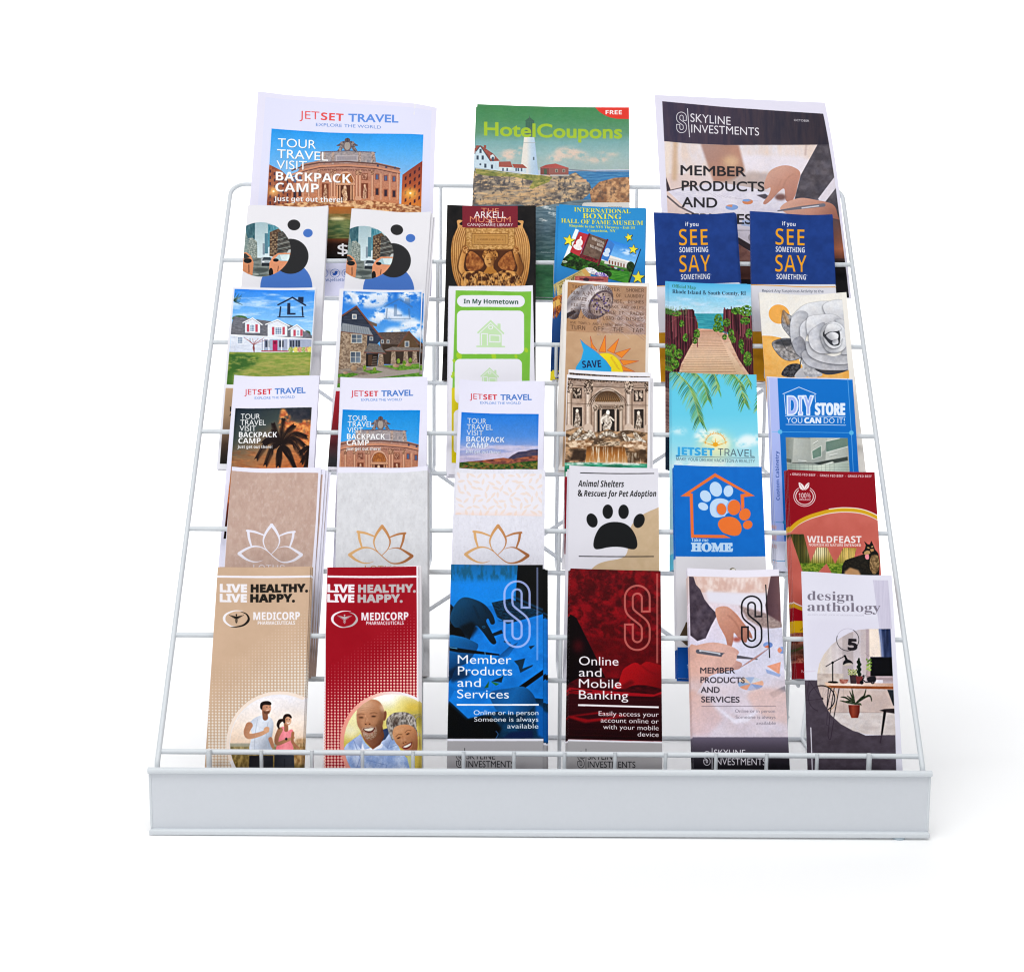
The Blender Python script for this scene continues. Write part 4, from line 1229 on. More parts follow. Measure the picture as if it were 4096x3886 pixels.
def art_rose(p):
    p.view('F')
    p.poly([(960, 1100), (985, 578), (1060, 580), (1130, 592), (1200, 640), (1260, 720), (1290, 800), (1400, 860), (1670, 850), (1680, 1100)], ('n', 'efb057', 'f3bd6c', 40, 40, 3), b=0)
    p.ell(1120, 405, 84, 77, 'f2ae55')
    p.setclip([(900, 240), (1612, 244), (1665, 850), (1680, 1100), (900, 1100)])

    for c, r in (([(1140, 480), (1150, 375), (1182, 395), (1228, 430), (1240, 520), (1225, 590), (1170, 540)], 5), ([(1062, 640), (1130, 602), (1210, 600), (1270, 650), (1296, 742), (1200, 775), (1120, 735)], 7)):
        p.poly(c, ('n', '6c6d74', 'b9b9c0', 20, 20, r), .92, sm=True)
        p.line([c[1], ((c[0][0] + c[4][0]) / 2, (c[0][1] + c[4][1]) / 2), c[4]], 4, '3a3b42', .8)
        for k in range(6):
            p.line([c[k], (c[(k + 2) % 7][0], c[(k + 2) % 7][1])], 2, '4c4d55', .5)
        p.line(np.concatenate([spl(c), spl(c)[:1]]), 3, '3f4048')
    p.line([(1150, 385), (1190, 470)], 40, 'b87a34', .5, b=8)
    p.poly([(1065, 640), (1130, 604), (1220, 604), (1262, 640), (1180, 660)], '34353a', .85, 6)
    p.line([(1296, 750), (1280, 830), (1250, 890)], 8, '5a5a5e', sm=True)
    p.poly([(1140, 890), (1170, 825), (1230, 798), (1290, 812), (1250, 900)], ('n', '2a2a2e', '5c5c62', 12, 12, 4), sm=True)
    p.poly([(1240, 900), (1300, 830), (1340, 900)], 'c2c2c8', sm=True)
    p.poly([(1310, 750), (1400, 800), (1460, 890), (1340, 900), (1305, 830)], ('n', 'a6a6ac', 'd8d8dc', 20, 20, 5), sm=True)
    p.poly([(1400, 840), (1500, 850), (1660, 820), (1640, 860), (1500, 885)], '45464c', sm=True)
    def leafy(pts, rim, base, seed=3):
        e = spl(pts)
        c = e.mean(0)
        o = c - np.array([1535.0, 590.0])
        o = o / (np.hypot(*o) + 1e-6)
        R_ = np.hypot(*(e - c).T).max() * .85
        dk = lambda h, f: '%02x%02x%02x' % tuple(int(v * 255 * f) for v in hx(h))
        rim, base = dk(rim, .95), dk(base, .8)
        p.poly(e + np.array([-3, 7]), '44454c', .6, 7)
        p.poly(e, ('g', c[0] + o[0] * R_, c[1] + o[1] * R_, c[0] - o[0] * R_, c[1] - o[1] * R_, [(0, rim), (.35, rim), (1, base)]))
        p.poly(e, ('n', base, 'ffffff', 40, 30, seed, 2.4), .16)
        p.line(np.concatenate([e, e[:1]]), 2, '5d5e66', .45)
    for q in (([(1215, 440), (1262, 372), (1330, 318), (1420, 298), (1520, 300), (1600, 330), (1612, 420), (1500, 440), (1380, 430), (1290, 480)], 'f0f0f4', 'd2d2da'),
              ([(1470, 330), (1560, 292), (1640, 320), (1650, 470), (1560, 470), (1500, 420)], 'f6f6f9', 'dedee5'),
              ([(1222, 430), (1206, 530), (1222, 640), (1262, 690), (1300, 600), (1306, 500), (1352, 400), (1290, 372)], 'dadae1', '9c9da6'),
              ([(1288, 500), (1340, 440), (1420, 416), (1440, 450), (1380, 510), (1335, 580), (1320, 660), (1292, 600)], 'e6e6ec', 'a9aab3'),
              ([(1228, 620), (1290, 580), (1330, 640), (1346, 750), (1300, 752), (1250, 705)], 'a9aab4', '73747d'),
              ([(1296, 720), (1350, 690), (1480, 760), (1600, 780), (1680, 770), (1680, 840), (1520, 850), (1400, 832), (1330, 796)], 'd0d0d8', '8c8d97'),
              ([(1330, 620), (1380, 640), (1460, 710), (1560, 740), (1680, 700), (1680, 790), (1560, 802), (1430, 774), (1350, 720)], 'dcdce3', '92939d'),
              ([(1345, 430), (1440, 404), (1560, 410), (1620, 470), (1540, 474), (1460, 490), (1390, 560), (1345, 560)], 'f2f2f6', 'bebfc8'),
              ([(1356, 560), (1410, 500), (1480, 470), (1470, 560), (1480, 640), (1530, 706), (1440, 714), (1370, 660)], 'e2e2e9', '9fa0aa'),
              ([(1560, 450), (1640, 460), (1690, 560), (1690, 700), (1610, 720), (1650, 620), (1620, 520)], 'ececf1', 'b0b1ba'),
              ([(1445, 560), (1470, 500), (1540, 464), (1610, 490), (1650, 560), (1654, 650), (1600, 704), (1510, 704), (1462, 640)], 'f0f0f4', 'b6b7c0')):
        leafy(*q)
    p.poly([(1466, 560), (1496, 524), (1570, 516), (1600, 560), (1592, 650), (1540, 660), (1490, 625)], '3c3d43', sm=True)
    leafy([(1480, 560), (1500, 490), (1560, 480), (1612, 520), (1580, 540), (1520, 545)], 'f4f4f7', 'c8c8d0')
    leafy([(1492, 572), (1540, 545), (1586, 566), (1578, 606), (1530, 610)], 'f2f2f6', 'b4b5be')
    leafy([(1470, 580), (1490, 640), (1540, 676), (1600, 660), (1620, 600), (1590, 650), (1530, 648)], 'eeeef3', 'b2b3bc')
    leafy([(1540, 618), (1580, 604), (1586, 638), (1550, 648)], 'e6e6ec', 'a4a5ae')
    p.photo(None, .06, .6, 11)
    p.setclip()
    p.grain(.02, 13)


def art_palm(p):
    p.view('D')
    travel_head(p, (250, 1037, 347, 1035), (353, 1035, 465, 1031), (490, 1032, 733, 1028), (330, 1072, 648, 1068), 44, 19)
    img = [(180, 1148), (784, 1142), (755, 1612), (715, 2180), (88, 2180), (147, 1612)]
    p.setclip(img)
    p.poly(img, ('g', 230, 1150, 520, 1720, [(0, '1f2a36'), (.3, '3c4644'), (.55, '8a6a4c'), (.8, 'c07a4a'), (1, 'b85a2c')]))
    p.poly([(530, 1142), (790, 1142), (790, 1260), (640, 1250)], ('n', '1e2432', '34343e', 30, 30, 2), .9, 20)
    for x, y, rx, ry in ((570, 1220, 44, 40), (560, 1180, 26, 30), (610, 1300, 80, 50), (680, 1330, 90, 60), (740, 1290, 60, 50), (650, 1400, 100, 44), (740, 1380, 60, 60), (560, 1270, 40, 40)):
        p.ell(x, y, rx, ry, ('n', 'b85a34', 'f0a058', 26, 22, 4, 3), 0, .95, 8, nz=(30, 26, 6, .25, .5))
    p.rect(80, 1480, 800, 2200, ('n', '8a4a2a', 'e8884a', 60, 14, 5, 3), .45, nz=(80, 30, 7, .35, .6))
    p.rect(80, 1900, 800, 2200, ('g', 0, 1900, 0, 2180, [(0, '8a3a24'), (.6, '3a1c18'), (1, '140c10')]))
    tr = '1e1414'
    p.line([(542, 1455), (578, 1510), (620, 1560), (655, 1625)], [18, 20, 24, 28], tr, sm=True)

    def frond(o, e, bow, ln=60):
        """a palm leaf: fine leaflets swept forward along a curved rib"""
        P = spl([o, ((o[0] + e[0]) / 2, (o[1] + e[1]) / 2 - bow), e], False, 20)
        for i in range(3, len(P)):
            t = i / len(P)
            tg = P[min(i + 1, len(P) - 1)] - P[max(i - 1, 0)]
            tg = tg / (np.hypot(*tg) + 1e-6)
            nn = np.array([-tg[1], tg[0]])
            L = ln * (.35 + .75 * math.sin(math.pi * (.18 + .72 * t)))
            for sg in (-1, 1):
                q = P[i] + tg * L * .5 + nn * sg * L * .42 + np.array([0, L * .22])
                p.line([P[i], (P[i] + q) / 2 + np.array([0, -2]), q], [4.5, 4, 1], tr, .92)
        p.line(P, [7, 6, 3], tr)
    for e, bow in (((350, 1540), 80), ((420, 1590), 60), ((480, 1270), -6), ((470, 1330), 30), ((560, 1235), -4), ((640, 1285), 24), ((740, 1370), 56), ((725, 1440), 60), ((720, 1545), 80), ((640, 1590), 40), ((400, 1420), 50), ((520, 1600), 16)):
        frond((535, 1440), e, bow)
    for e in ((690, 1500), (705, 1575), (730, 1620)):
        frond((810, 1470), e, 26, 50)
    p.photo(None, .06, .6, 7)
    p.setclip()
    travel_words(p, ((222, 1233, 374, 1231), (218, 1281, 420, 1281), (213, 1328, 343, 1328), (208, 1378, 510, 1378), (204, 1426, 380, 1426), (197, 1464, 472, 1466)), 42)
    p.grain(.02, 14)


def art_front(p):
    p.view('D')
    travel_head(p, (1092, 1050, 1193, 1050), (1199, 1050, 1308, 1049), (1333, 1050, 1583, 1050), (1174, 1087, 1496, 1088), 45, 19)
    img = [(1028, 1159), (1641, 1165), (1622, 1600), (1600, 2180), (985, 2180), (1003, 1600)]
    p.setclip(img)
    p.poly(img, ('g', 0, 1160, 0, 1480, [(0, '1288d8'), (1, '4aa6e8')]))
    p.view((1027.7, 1432.7, 2.149, 1.930))
    facade(p)
    p.rect(500, 930, 1600, 1250, ('g', 0, 930, 0, 1250, [(0, '9a5c3c'), (.4, '6a4a34'), (1, '1a1412')]))
    p.view('D')
    p.photo(None, .08, .7, 8)
    p.setclip()
    travel_words(p, ((1070, 1247, 1223, 1247), (1068, 1295, 1270, 1295), (1066, 1342, 1188, 1342), (1062, 1393, 1363, 1393), (1060, 1442, 1236, 1442), (1056, 1480, 1329, 1481)), 42)
    p.grain(.02, 15)


def art_hills(p):
    p.view('E')
    travel_head(p, (255, 1071, 355, 1073), (361, 1073, 470, 1075), (498, 1078, 742, 1084), (337, 1109, 657, 1116), 44, 19)
    img = [(189, 1179), (800, 1196), (790, 1640), (760, 2200), (150, 2200), (172, 1605)]
    p.setclip(img)
    p.poly(img, ('g', 0, 1185, 0, 1560, [(0, '2076d6'), (.5, '4f8ad8'), (.75, '8fa0d4'), (1, 'b8accb')]))
    p.rect(150, 1440, 820, 1560, 'd6cbe0', .8, 8, nz=(140, 20, 4, .35, .6))
    p.poly([(540, 1560), (590, 1520), (640, 1494), (700, 1488), (740, 1476), (820, 1474), (820, 1600), (540, 1600)], ('n', '3a3a58', '5a4a58', 30, 10, 3))
    p.poly([(150, 1592), (240, 1570), (340, 1562), (420, 1552), (520, 1540), (600, 1552), (700, 1530), (820, 1520), (820, 1640), (150, 1640)], ('n', '6a3e3a', 'b06448', 30, 12, 5, 3))
    p.poly([(150, 1580), (240, 1572), (360, 1578), (440, 1590), (560, 1590), (680, 1572), (820, 1562), (820, 2300), (150, 2300)], ('n', '24481c', '7a7a34', 22, 9, 7, 3.4))
    p.rect(150, 1590, 820, 1660, '9a4a34', .7, nz=(20, 8, 9, .56, .66))
    p.photo(None, .08, .8, 9)
    p.setclip()
    travel_words(p, ((236, 1267, 386, 1270), (232, 1316, 436, 1318), (230, 1362, 361, 1364), (228, 1412, 529, 1419), (226, 1462, 403, 1465), (222, 1500, 497, 1508)), 42, 'dfe6f4')
    p.grain(.02, 16)


def art_fountain(p):
    p.view('E')
    p.setclip([(1029, 909), (1666, 940), (1656, 1622), (1012, 1650), (1003, 2200), (1003, 1645)])
    p.rect(950, 850, 1750, 2300, ('n', 'a98e7c', 'c0a592', 30, 26, 3))
    p.poly([(1000, 905), (1700, 935), (1700, 985), (1000, 962)], ('n', '8f7666', 'b8a090', 20, 8, 3))
    p.poly([(1000, 905), (1700, 935), (1700, 945), (1000, 916)], '43322a')
    p.text('PERFECIT BENEDICTVS XIV PON MAX', 1034, 928, 1664, 950, 20, '2c201a', 's')
    p.line([(1000, 966), (1700, 990)], 5, '4a3a30')
    for x, w in ((1040, 44), (1192, 58), (1512, 58), (1662, 44)):
        p.line([(x, 1000), (x, 1318)], w, ('g', x - w / 2, 0, x + w / 2, 0, [(0, '7a6050'), (.4, 'e6d3c4'), (.75, 'b39a88'), (1, '6f5848')]))
        p.line([(x, 955), (x, 1003)], w * 1.25, ('n', '3a2a22', 'd8c0ac', 7, 8, 5, 4))
        p.line([(x, 1300), (x, 1326)], w * 1.2, 'cdb6a4')
    for x0, x1 in ((1066, 1140), (1550, 1626)):
        p.rect(x0, 985 if x0 < 1200 else 1004, x1, 1072 if x0 < 1200 else 1095, '4a382e')
        p.rect(x0 + 7, 990 if x0 < 1200 else 1010, x1 - 7, 1066 if x0 < 1200 else 1090, ('n', '2f231c', 'd6c0ac', 10, 12, 7, 5))
        y = 1140 if x0 < 1200 else 1156
        p.rect(x0 - 2, y - 10, x1 + 8, y + 152, 'c9b2a0')
        p.rect(x0 + 4, y, x1 + 2, y + 150, '2e241e')
        c = (x0 + x1) / 2
        p.line([(c, y + 45), (c + 6, y + 90), (c - 4, y + 140)], [24, 44, 46], ('n', '6a584a', 'd8c8b8', 9, 12, 8, 2.6), sm=True)
        p.ell(c, y + 28, 12, 15, 'e6d6c6')
    p.line([(1000, 1108), (1700, 1128)], 4, '5f4c40')
    p.ell(1345, 1110, 128, 130, 'cdb7a6')
    p.ring(1345, 1110, 118, 120, 6, '7c6656')
    p.ell(1345, 1112, 104, 106, ('g', 0, 1010, 0, 1150, [(0, '6a4a30'), (1, '9a7448')]))
    for k in range(-8, 9):
        p.line(spl([(1345 + k * 8, 1012), (1345 + k * 17, 1075), (1345 + k * 15 + 40, 1130)], False), 3, '33241a', .8)
        p.line(spl([(1345 + k * 8, 1012), (1345 + k * 17, 1075), (1345 + k * 15 - 40, 1130)], False), 3, '33241a', .8)
    p.rect(1228, 1095, 1476, 1150, 'b9a290')
    p.rect(1262, 1118, 1432, 1152, '8f7866')
    p.text('BENEDICTVS', 1280, 1142, 1416, 1142, 12, '4a382e', 's')
    p.rect(1262, 1152, 1434, 1345, '241c18')
    for x, w in ((1250, 30), (1290, 20), (1408, 20), (1450, 30)):
        p.line([(x, 1150), (x, 1320)], w, ('g', x - w / 2, 0, x + w / 2, 0, [(0, '6f5a4c'), (.45, 'decab8'), (1, '7d6858')]))
        p.line([(x, 1128), (x, 1150)], w * 1.3, ('n', '4a382c', 'd2bca8', 6, 6, 6, 4))
    p.line([(1345, 1190), (1330, 1225), (1352, 1265), (1335, 1300), (1350, 1335)], [26, 70, 54, 60, 44], ('n', '7c6c5e', 'eee2d4', 14, 14, 9, 2.6), sm=True)
    p.ell(1347, 1178, 15, 19, 'efe4d8')
    p.line([(1320, 1215), (1296, 1235), (1300, 1262)], 15, 'e6dacc', sm=True)
    p.line([(1365, 1215), (1392, 1240)], 14, 'ddd0c2', sm=True)
    p.poly([(1000, 1330), (1100, 1300), (1200, 1340), (1280, 1330), (1345, 1310), (1420, 1330), (1500, 1320), (1580, 1330), (1700, 1350), (1700, 1700), (1000, 1700)], ('n', '54402f', 'c29a74', 40, 26, 5, 3.4))
    for pts in ([(1045, 1390), (1100, 1350), (1140, 1305)], [(1100, 1400), (1170, 1370), (1230, 1350)], [(1280, 1370), (1345, 1345), (1420, 1370)], [(1470, 1350), (1500, 1390), (1560, 1400)], [(1560, 1345), (1590, 1390), (1640, 1420)], [(1200, 1330), (1240, 1375)]):
        p.line(pts, [26, 44, 20], ('n', '6f5c4a', 'ece0d0', 12, 12, 6, 2.6), sm=True)
    p.poly([(1010, 1420), (1120, 1400), (1240, 1400), (1200, 1460), (1060, 1470)], ('n', '8a6242', 'ecd0b0', 30, 18, 6, 3))
    p.poly([(1450, 1420), (1560, 1400), (1680, 1430), (1660, 1480), (1480, 1460)], ('n', '8a6242', 'f0d6ba', 30, 18, 8, 3))
    p.poly([(1070, 1480), (1180, 1470), (1160, 1560), (1050, 1560)], '2f2016', .9, 8)
    p.poly([(1500, 1490), (1650, 1480), (1650, 1560), (1520, 1570)], '3f2a18', .8, 10)
    p.poly([(1265, 1410), (1440, 1408), (1445, 1440), (1262, 1445)], ('n', '5a4632', 'd8c0a4', 16, 8, 4, 3))
    p.poly([(1180, 1450), (1290, 1448), (1480, 1452), (1505, 1590), (1165, 1590)], ('g', 0, 1450, 0, 1590, [(0, '6a3f1c'), (.4, 'a8682c'), (1, 'd0a068')]))
    p.poly([(1180, 1450), (1480, 1452), (1505, 1590), (1165, 1590)], 'f6e6cc', .85, nz=(7, 90, 4, .5, .75))
    p.poly([(1500, 1500), (1600, 1500), (1610, 1600), (1510, 1600)], 'f0e0c8', .7, nz=(7, 70, 6, .5, .75))
    p.poly([(1000, 1580), (1200, 1575), (1700, 1590), (1700, 2300), (1000, 2300)], ('n', '0f6a4a', '3aa882', 50, 12, 5, 3))
    p.poly([(1000, 1575), (1400, 1572), (1700, 1588), (1700, 1606), (1300, 1590), (1000, 1600)], 'f4f4ec', .9, 4, nz=(40, 10, 6, .3, .6))
    p.photo(None, .10, .8, 10)
    p.setclip()
    p.poly([(1003, 1690), (1650, 1690), (1640, 2300), (1003, 2300)], '8a1224')
    p.grain(.025, 17)
def art_cyan(p):
    p.view('F')
    p.rect(200, 800, 1100, 2300, ('g', 0, 860, 0, 1600, [(0, '5ec8e6'), (.45, '66cbe6'), (.75, '8ad8ea'), (1, 'bfe8ee')]))
    for x, y, rx, ry in ((560, 1380, 110, 60), (520, 1350, 60, 40), (640, 1420, 90, 70), (620, 1360, 60, 44), (840, 1420, 80, 44), (870, 1390, 50, 34), (930, 1400, 40, 40), (330, 1330, 60, 20), (360, 1590, 90, 30), (600, 1590, 200, 26)):
        p.ell(x, y, rx, ry, 'eef8f8', 0, .85, 16, nz=(40, 30, 4, .28, .55))
    p.ell(618, 1450, 120, 100, 'f4ecaa', 0, .8, 50)

    def palm(o, e, bow, ln, n, droop, seed):
        S = spl([o, ((o[0] + e[0]) / 2 + bow[0], (o[1] + e[1]) / 2 + bow[1]), e], False, 24)
        rs = np.random.RandomState(seed)
        for i in range(n):
            t = i / n
            q = S[int(t * (len(S) - 1))]
            for sg in (-1, 1):
                L = ln * (1 - .45 * t) * (.75 + .5 * rs.rand())
                dx = sg * L * .62 + droop[0] * L + rs.randn() * 5
                dy = L * (.35 + .7 * t) + droop[1] * L
                p.line([q, (q[0] + dx * .55, q[1] + dy * .45), (q[0] + dx, q[1] + dy)], [7, 6, 1], ('3f7a3a', '5c9a44', '84b45a', '2c5c38', 'a3c070')[rs.randint(5)], .95, True)
        p.line(S, [6, 6] + [4] * (len(S) - 3) + [2], 'b0c070')
    palm((225, 800), (500, 1260), (40, -60), 130, 46, (.05, .2), 3)
    palm((300, 790), (560, 1080), (60, -40), 120, 34, (.0, .2), 5)
    palm((620, 800), (850, 1110), (50, -50), 110, 40, (.1, .2), 7)
    palm((560, 800), (640, 1000), (10, -10), 90, 24, (-.1, .3), 8)
    palm((760, 800), (890, 960), (20, -10), 80, 20, (-.1, .1), 11)
    palm((1010, 880), (950, 1160), (-10, 0), 60, 22, (-.2, .2), 9)
    p.line(p.ep(617, 1425, 78, 80)[20:], 4, 'e8a22c')
    for k in range(21):
        t = math.radians(180 + k * 9)
        c, s_ = math.cos(t), math.sin(t)
        p.line([(617 + 78 * c, 1425 + 80 * s_), (617 + (98 if k % 2 else 90) * c, 1425 + (98 if k % 2 else 90) * s_)], [7, 1], 'e8a22c')
    p.ell(617, 1434, 21, 18, 'eba31c')
    p.line([(523, 1415), (600, 1440)], [2, 8], 'eba31c')
    p.line([(708, 1415), (632, 1440)], [2, 8], 'eba31c')
    p.line([(580, 1402), (610, 1425)], [1, 7], 'eba31c')
    p.line([(652, 1402), (622, 1425)], [1, 7], 'eba31c')
    p.line([(616, 1380), (617, 1420)], [1, 8], 'eba31c')
    p.text('JETSET', 305, 1514, 607, 1522, 58, '36a6e2', 'b', .02)
    p.text('TRAVEL', 636, 1520, 926, 1535, 57, '3a4a5c', 'i', -.006)
    p.line([(304, 1526), (928, 1541)], 3, '2c3c4c')
    p.text('MAKE YOUR DREAM VACATION A REALITY', 305, 1560, 928, 1580, 25, '4a6476', 'i')
    p.grain(.012, 18)


def art_store(p):
    p.view('F')
    p.rect(950, 800, 1900, 2200, 'dfe0f0')
    p.poly([(1108, 905), (1800, 925), (1900, 2200), (1160, 2200)], ('g', 0, 900, 0, 1900, [(0, '0b70c8'), (1, '0864bc')]))
    p.poly([(1040, 905), (1108, 905), (1160, 2200), (1090, 2200)], ('g', 0, 900, 0, 1900, [(0, 'b6c0f2'), (1, 'a3b2ea')]))  # side strip; shade lower down is put into its colour
    p.line([(1663, 912), (1690, 1343), (1722, 2000)], 4, '6fb2ea')
    p.line([(1062, 1334), (1690, 1343)], 4, '62b4ea')
    for x, y in ((1127, 1335), (1690, 1343)):
        p.ell(x, y, 18, 18, '5cb6e6')
    p.line([(1173, 1196), (1161, 1034)], 5, 'dce6fa')
    p.line([(1151, 1032), (1278, 978), (1411, 1034)], 6, 'dce6fa')
    p.line([(1403, 1036), (1408, 1102)], 5, 'dce6fa')
    for ch, x0, x1 in (('D', 1186, 1266), ('I', 1274, 1304), ('Y', 1310, 1390)):
        p.text(ch, x0, 1198, x1, 1199, 150, 'e6eefc', 'b', .02)
    for ch, x0, x1 in (('D', 1192, 1260), ('I', 1280, 1298), ('Y', 1318, 1382)):
        p.text(ch, x0, 1192, x1, 1193, 138, 'a3b4f0', 'b', .0)
    p.text('STORE', 1406, 1199, 1638, 1201, 90, 'e6eefc', 'b', .024)
    p.line([(1170, 1209), (1642, 1217)], 5, 'dce6fa')
    p.text('YOU', 1178, 1264, 1303, 1265, 42, 'eaf0fc', 'g')
    p.text('CAN', 1320, 1265, 1450, 1266, 42, 'eaf0fc', 'b', .024)
    p.text('DO IT!', 1472, 1266, 1638, 1268, 42, 'eaf0fc', 'g')
    p.line([(1174, 1276), (1646, 1283)], 5, 'dce6fa')
    q = [(1170, 1377), (1661, 1385), (1682, 1760), (1185, 1760)]
    p.setclip(q)
    p.poly(q, ('g', 0, 1380, 0, 1760, [(0, '8d9490'), (.5, 'a3aaa4'), (1, '7c8a84')]))
    p.poly([(1170, 1377), (1240, 1380), (1250, 1580), (1180, 1560)], ('g', 1170, 0, 1250, 0, [(0, '7f8680'), (1, 'a8ada6')]))
    p.poly([(1236, 1384), (1365, 1392), (1372, 1580), (1222, 1582)], ('g', 1236, 0, 1365, 0, [(0, 'b9bdb6'), (1, 'a3a8a2')]))
    p.line([(1224, 1580), (1390, 1585)], 5, '4c5450')
    p.poly([(1366, 1385), (1500, 1378), (1480, 1480), (1372, 1560)], 'b4b8b0')
    p.poly([(1500, 1378), (1680, 1385), (1690, 1530), (1484, 1560)], ('g', 1500, 0, 1660, 0, [(0, 'c4c8c0'), (1, 'a4aaa2')]))
    p.poly([(1378, 1488), (1452, 1444), (1455, 1528), (1384, 1552)], '6f8a7c')
    p.line([(1378, 1488), (1452, 1444), (1455, 1528), (1384, 1552), (1378, 1488)], 4, 'e0e3dc')
    p.poly([(1488, 1412), (1600, 1386), (1668, 1386), (1668, 1448), (1492, 1496)], '6a8276')
    p.line([(1488, 1412), (1600, 1386)], 5, 'dfe3dc')
    p.line([(1492, 1498), (1668, 1450)], 5, 'dfe3dc')
    for a, b in (((1388, 1430), (1424, 1408)), ((1518, 1524), (1578, 1508)), ((1272, 1562), (1332, 1566))):
        p.line([a, b], 6, 'e8ebe6')
        p.line([(a[0], a[1] + 6), (b[0], b[1] + 6)], 3, '6a726c')
    p.poly([(1172, 1545), (1215, 1552), (1215, 1580), (1180, 1575)], '5c645e')
    p.poly([(1384, 1584), (1660, 1532), (1662, 1562), (1460, 1600)], '3f4743')
    p.poly([(1430, 1602), (1540, 1570), (1556, 1580), (1450, 1608)], 'f0f6ea', b=3)
    p.poly([(1180, 1590), (1430, 1600), (1690, 1570), (1690, 1770), (1180, 1770)], ('g', 1200, 0, 1660, 0, [(0, '98a69c'), (.55, 'dfe9d8'), (1, 'a9b6aa')]))
    for k in range(12):
        p.line([(1180 + k * 34, 1585), (1180 + k * 34, 1770)], 2, '6f7a74', .8)
        p.line([(1180, 1600 + k * 22), (1690, 1592 + k * 22)], 2, '6f7a74', .8)
    p.photo(None, .08, .9, 9)
    p.setclip()
    p.text('Custom Cabinetry', 1123, 1876, 1114, 1487, 26, '3f5aa4', 'b', 0)
    p.view('L3')
    p.line([(905, 607), (1100, 612)], 4, '2f86c0')
    p.ell(970, 607, 16, 16, '2f7cb4')
    p.line([(905, 885), (1100, 890)], 4, '2f86c0')
    p.ell(985, 885, 16, 16, '2f7cb4')
    for y in (640, 700, 720, 780, 890):
        p.poly([(893, y), (908, y - 14), (910, y + 14), (896, y + 22)], 'd6a8a8', .8)
    p.view('F')
    p.grain(.012, 19)


def paperfill(p, pts, c1, c2, seed):
    p.poly(pts, ('n', c1, c2, 26, 40, seed, 2.4))
    p.poly(pts, 'ffffff', .12, nz=(16, 26, seed + 3, .55, .75))
    p.poly(pts, '6a5c58', .055, nz=(13, 22, seed + 5, .56, .75))


def art_lotus_brown(p):
    p.view('L1')
    paperfill(p, [(402, 236), (1030, 252), (1012, 600), (985, 940), (965, 1740), (330, 1740), (357, 940)], 'bb9d90', 'c4a89b', 3)
    p.view((743.7, 1796.8, 2.68, 2.68))
    lotus(p, 'e8e6f2')
    p.view('L1')
    p.text('LOTUS', 563, 952, 789, 954, 40, 'e0dce6', 'i', -.008)
    p.text('SPA & WELLNESS', 580, 1000, 775, 1002, 18, 'e0dce6', 'i', -.008)
    p.grain(.02, 20)


GOLD = ('g', 560, 1050, 1250, 1160, [(0, 'd9aa74'), (.3, 'd6a268'), (.6, 'b87c4c'), (1, '9c6038')])


def art_lotus_grey(p):
    p.view('L1')
    paperfill(p, [(1100, 256), (1900, 232), (1900, 2000), (1100, 2000)], 'd2d2d6', 'dadade', 4)
    p.view((1186, 1802, 2.68, 2.68))
    lotus(p, GOLD)
    p.view('L1')
    p.text('LOTUS', 1365, 958, 1600, 962, 40, 'b0804c', 'i', -.008)
    p.grain(.02, 21)


def art_lotus_leaf(p):
    p.view('Z6')
    paperfill(p, [(440, 180), (1440, 210), (1400, 2600), (420, 2600)], 'dddce6', 'e3e2ec', 5)
    q = [(472, 232), (1394, 252), (1391, 706), (460, 688)]
    p.setclip(q)
    p.poly(q, 'e7e4ec')
    rs = np.random.RandomState(5)
    for j in range(7):
        for i in range(12):
            x, y = 490 + i * 80 + (j % 2) * 38 + rs.randn() * 9, 262 + j * 68 + rs.randn() * 8
            a = rs.rand() * 6.28
            L = 33 + rs.rand() * 12
            d, n = np.array([math.cos(a), math.sin(a)]), np.array([-math.sin(a), math.cos(a)])
            o = np.array([x, y])
            p.line([o - d * 40, o - d * 10 + n * 6, o], 2.5, 'e4d6d0', .9, True)
            p.poly([o - d * L, o - d * L * .2 + n * 15, o + d * L, o - d * L * .1 - n * 14], 'e8d8d0', sm=True)
    p.poly([(440, 560), (1420, 580), (1420, 720), (440, 700)], ('g', 0, 590, 0, 705, [(0, 'f0c4ac'), (1, 'eab898')]), .0)
    for y, a in ((640, .12), (670, .2), (690, .25)):
        p.poly([(440, y), (1420, y + 18), (1420, 760), (440, 740)], 'eebfa4', a, 14)
    p.setclip()
    lotus(p, GOLD)
    p.text('LOTUS', 740, 1300, 1080, 1304, 58, 'b0804c', 'i', -.008)
    p.grain(.018, 22)


def art_paw(p):
    p.view('L2')
    p.poly([(1900, 440), (1755, 520), (1680, 552), (1610, 590), (1560, 640), (1534, 700), (1526, 770), (1522, 840), (1500, 885), (1450, 908), (1370, 922), (1300, 945), (1250, 985), (1200, 1060), (1180, 1300), (1250, 1800), (1900, 1800)], ('n', 'c0a684', 'c8ae8e', 60, 60, 3), sm=True)
    p.line([(1168, 262), (1717, 267)], 7, '121214')
    p.text('Animal Shelters', 1149, 365, 1494, 366, 47, '141416', 'bi', .004)
    p.text('& Rescues for Pet Adoption', 1149, 436, 1735, 440, 44, '141416', 'bi', .004)
    for q in ((1254, 618, 40, 54, -20), (1372, 551, 39, 54, 0), (1491, 552, 39, 54, 0), (1607, 621, 40, 55, 22)):
        p.ell(*q[:4], '111315', q[4])
    p.poly([(1264, 800), (1276, 738), (1312, 672), (1364, 638), (1428, 628), (1496, 640), (1546, 676), (1582, 738), (1594, 800), (1580, 830), (1548, 834), (1490, 820), (1430, 815), (1370, 820), (1308, 833), (1276, 830)], '111315', sm=True)
    p.line([(1157, 888), (1715, 890)], 7, '121214')
    p.grain(.012, 23)


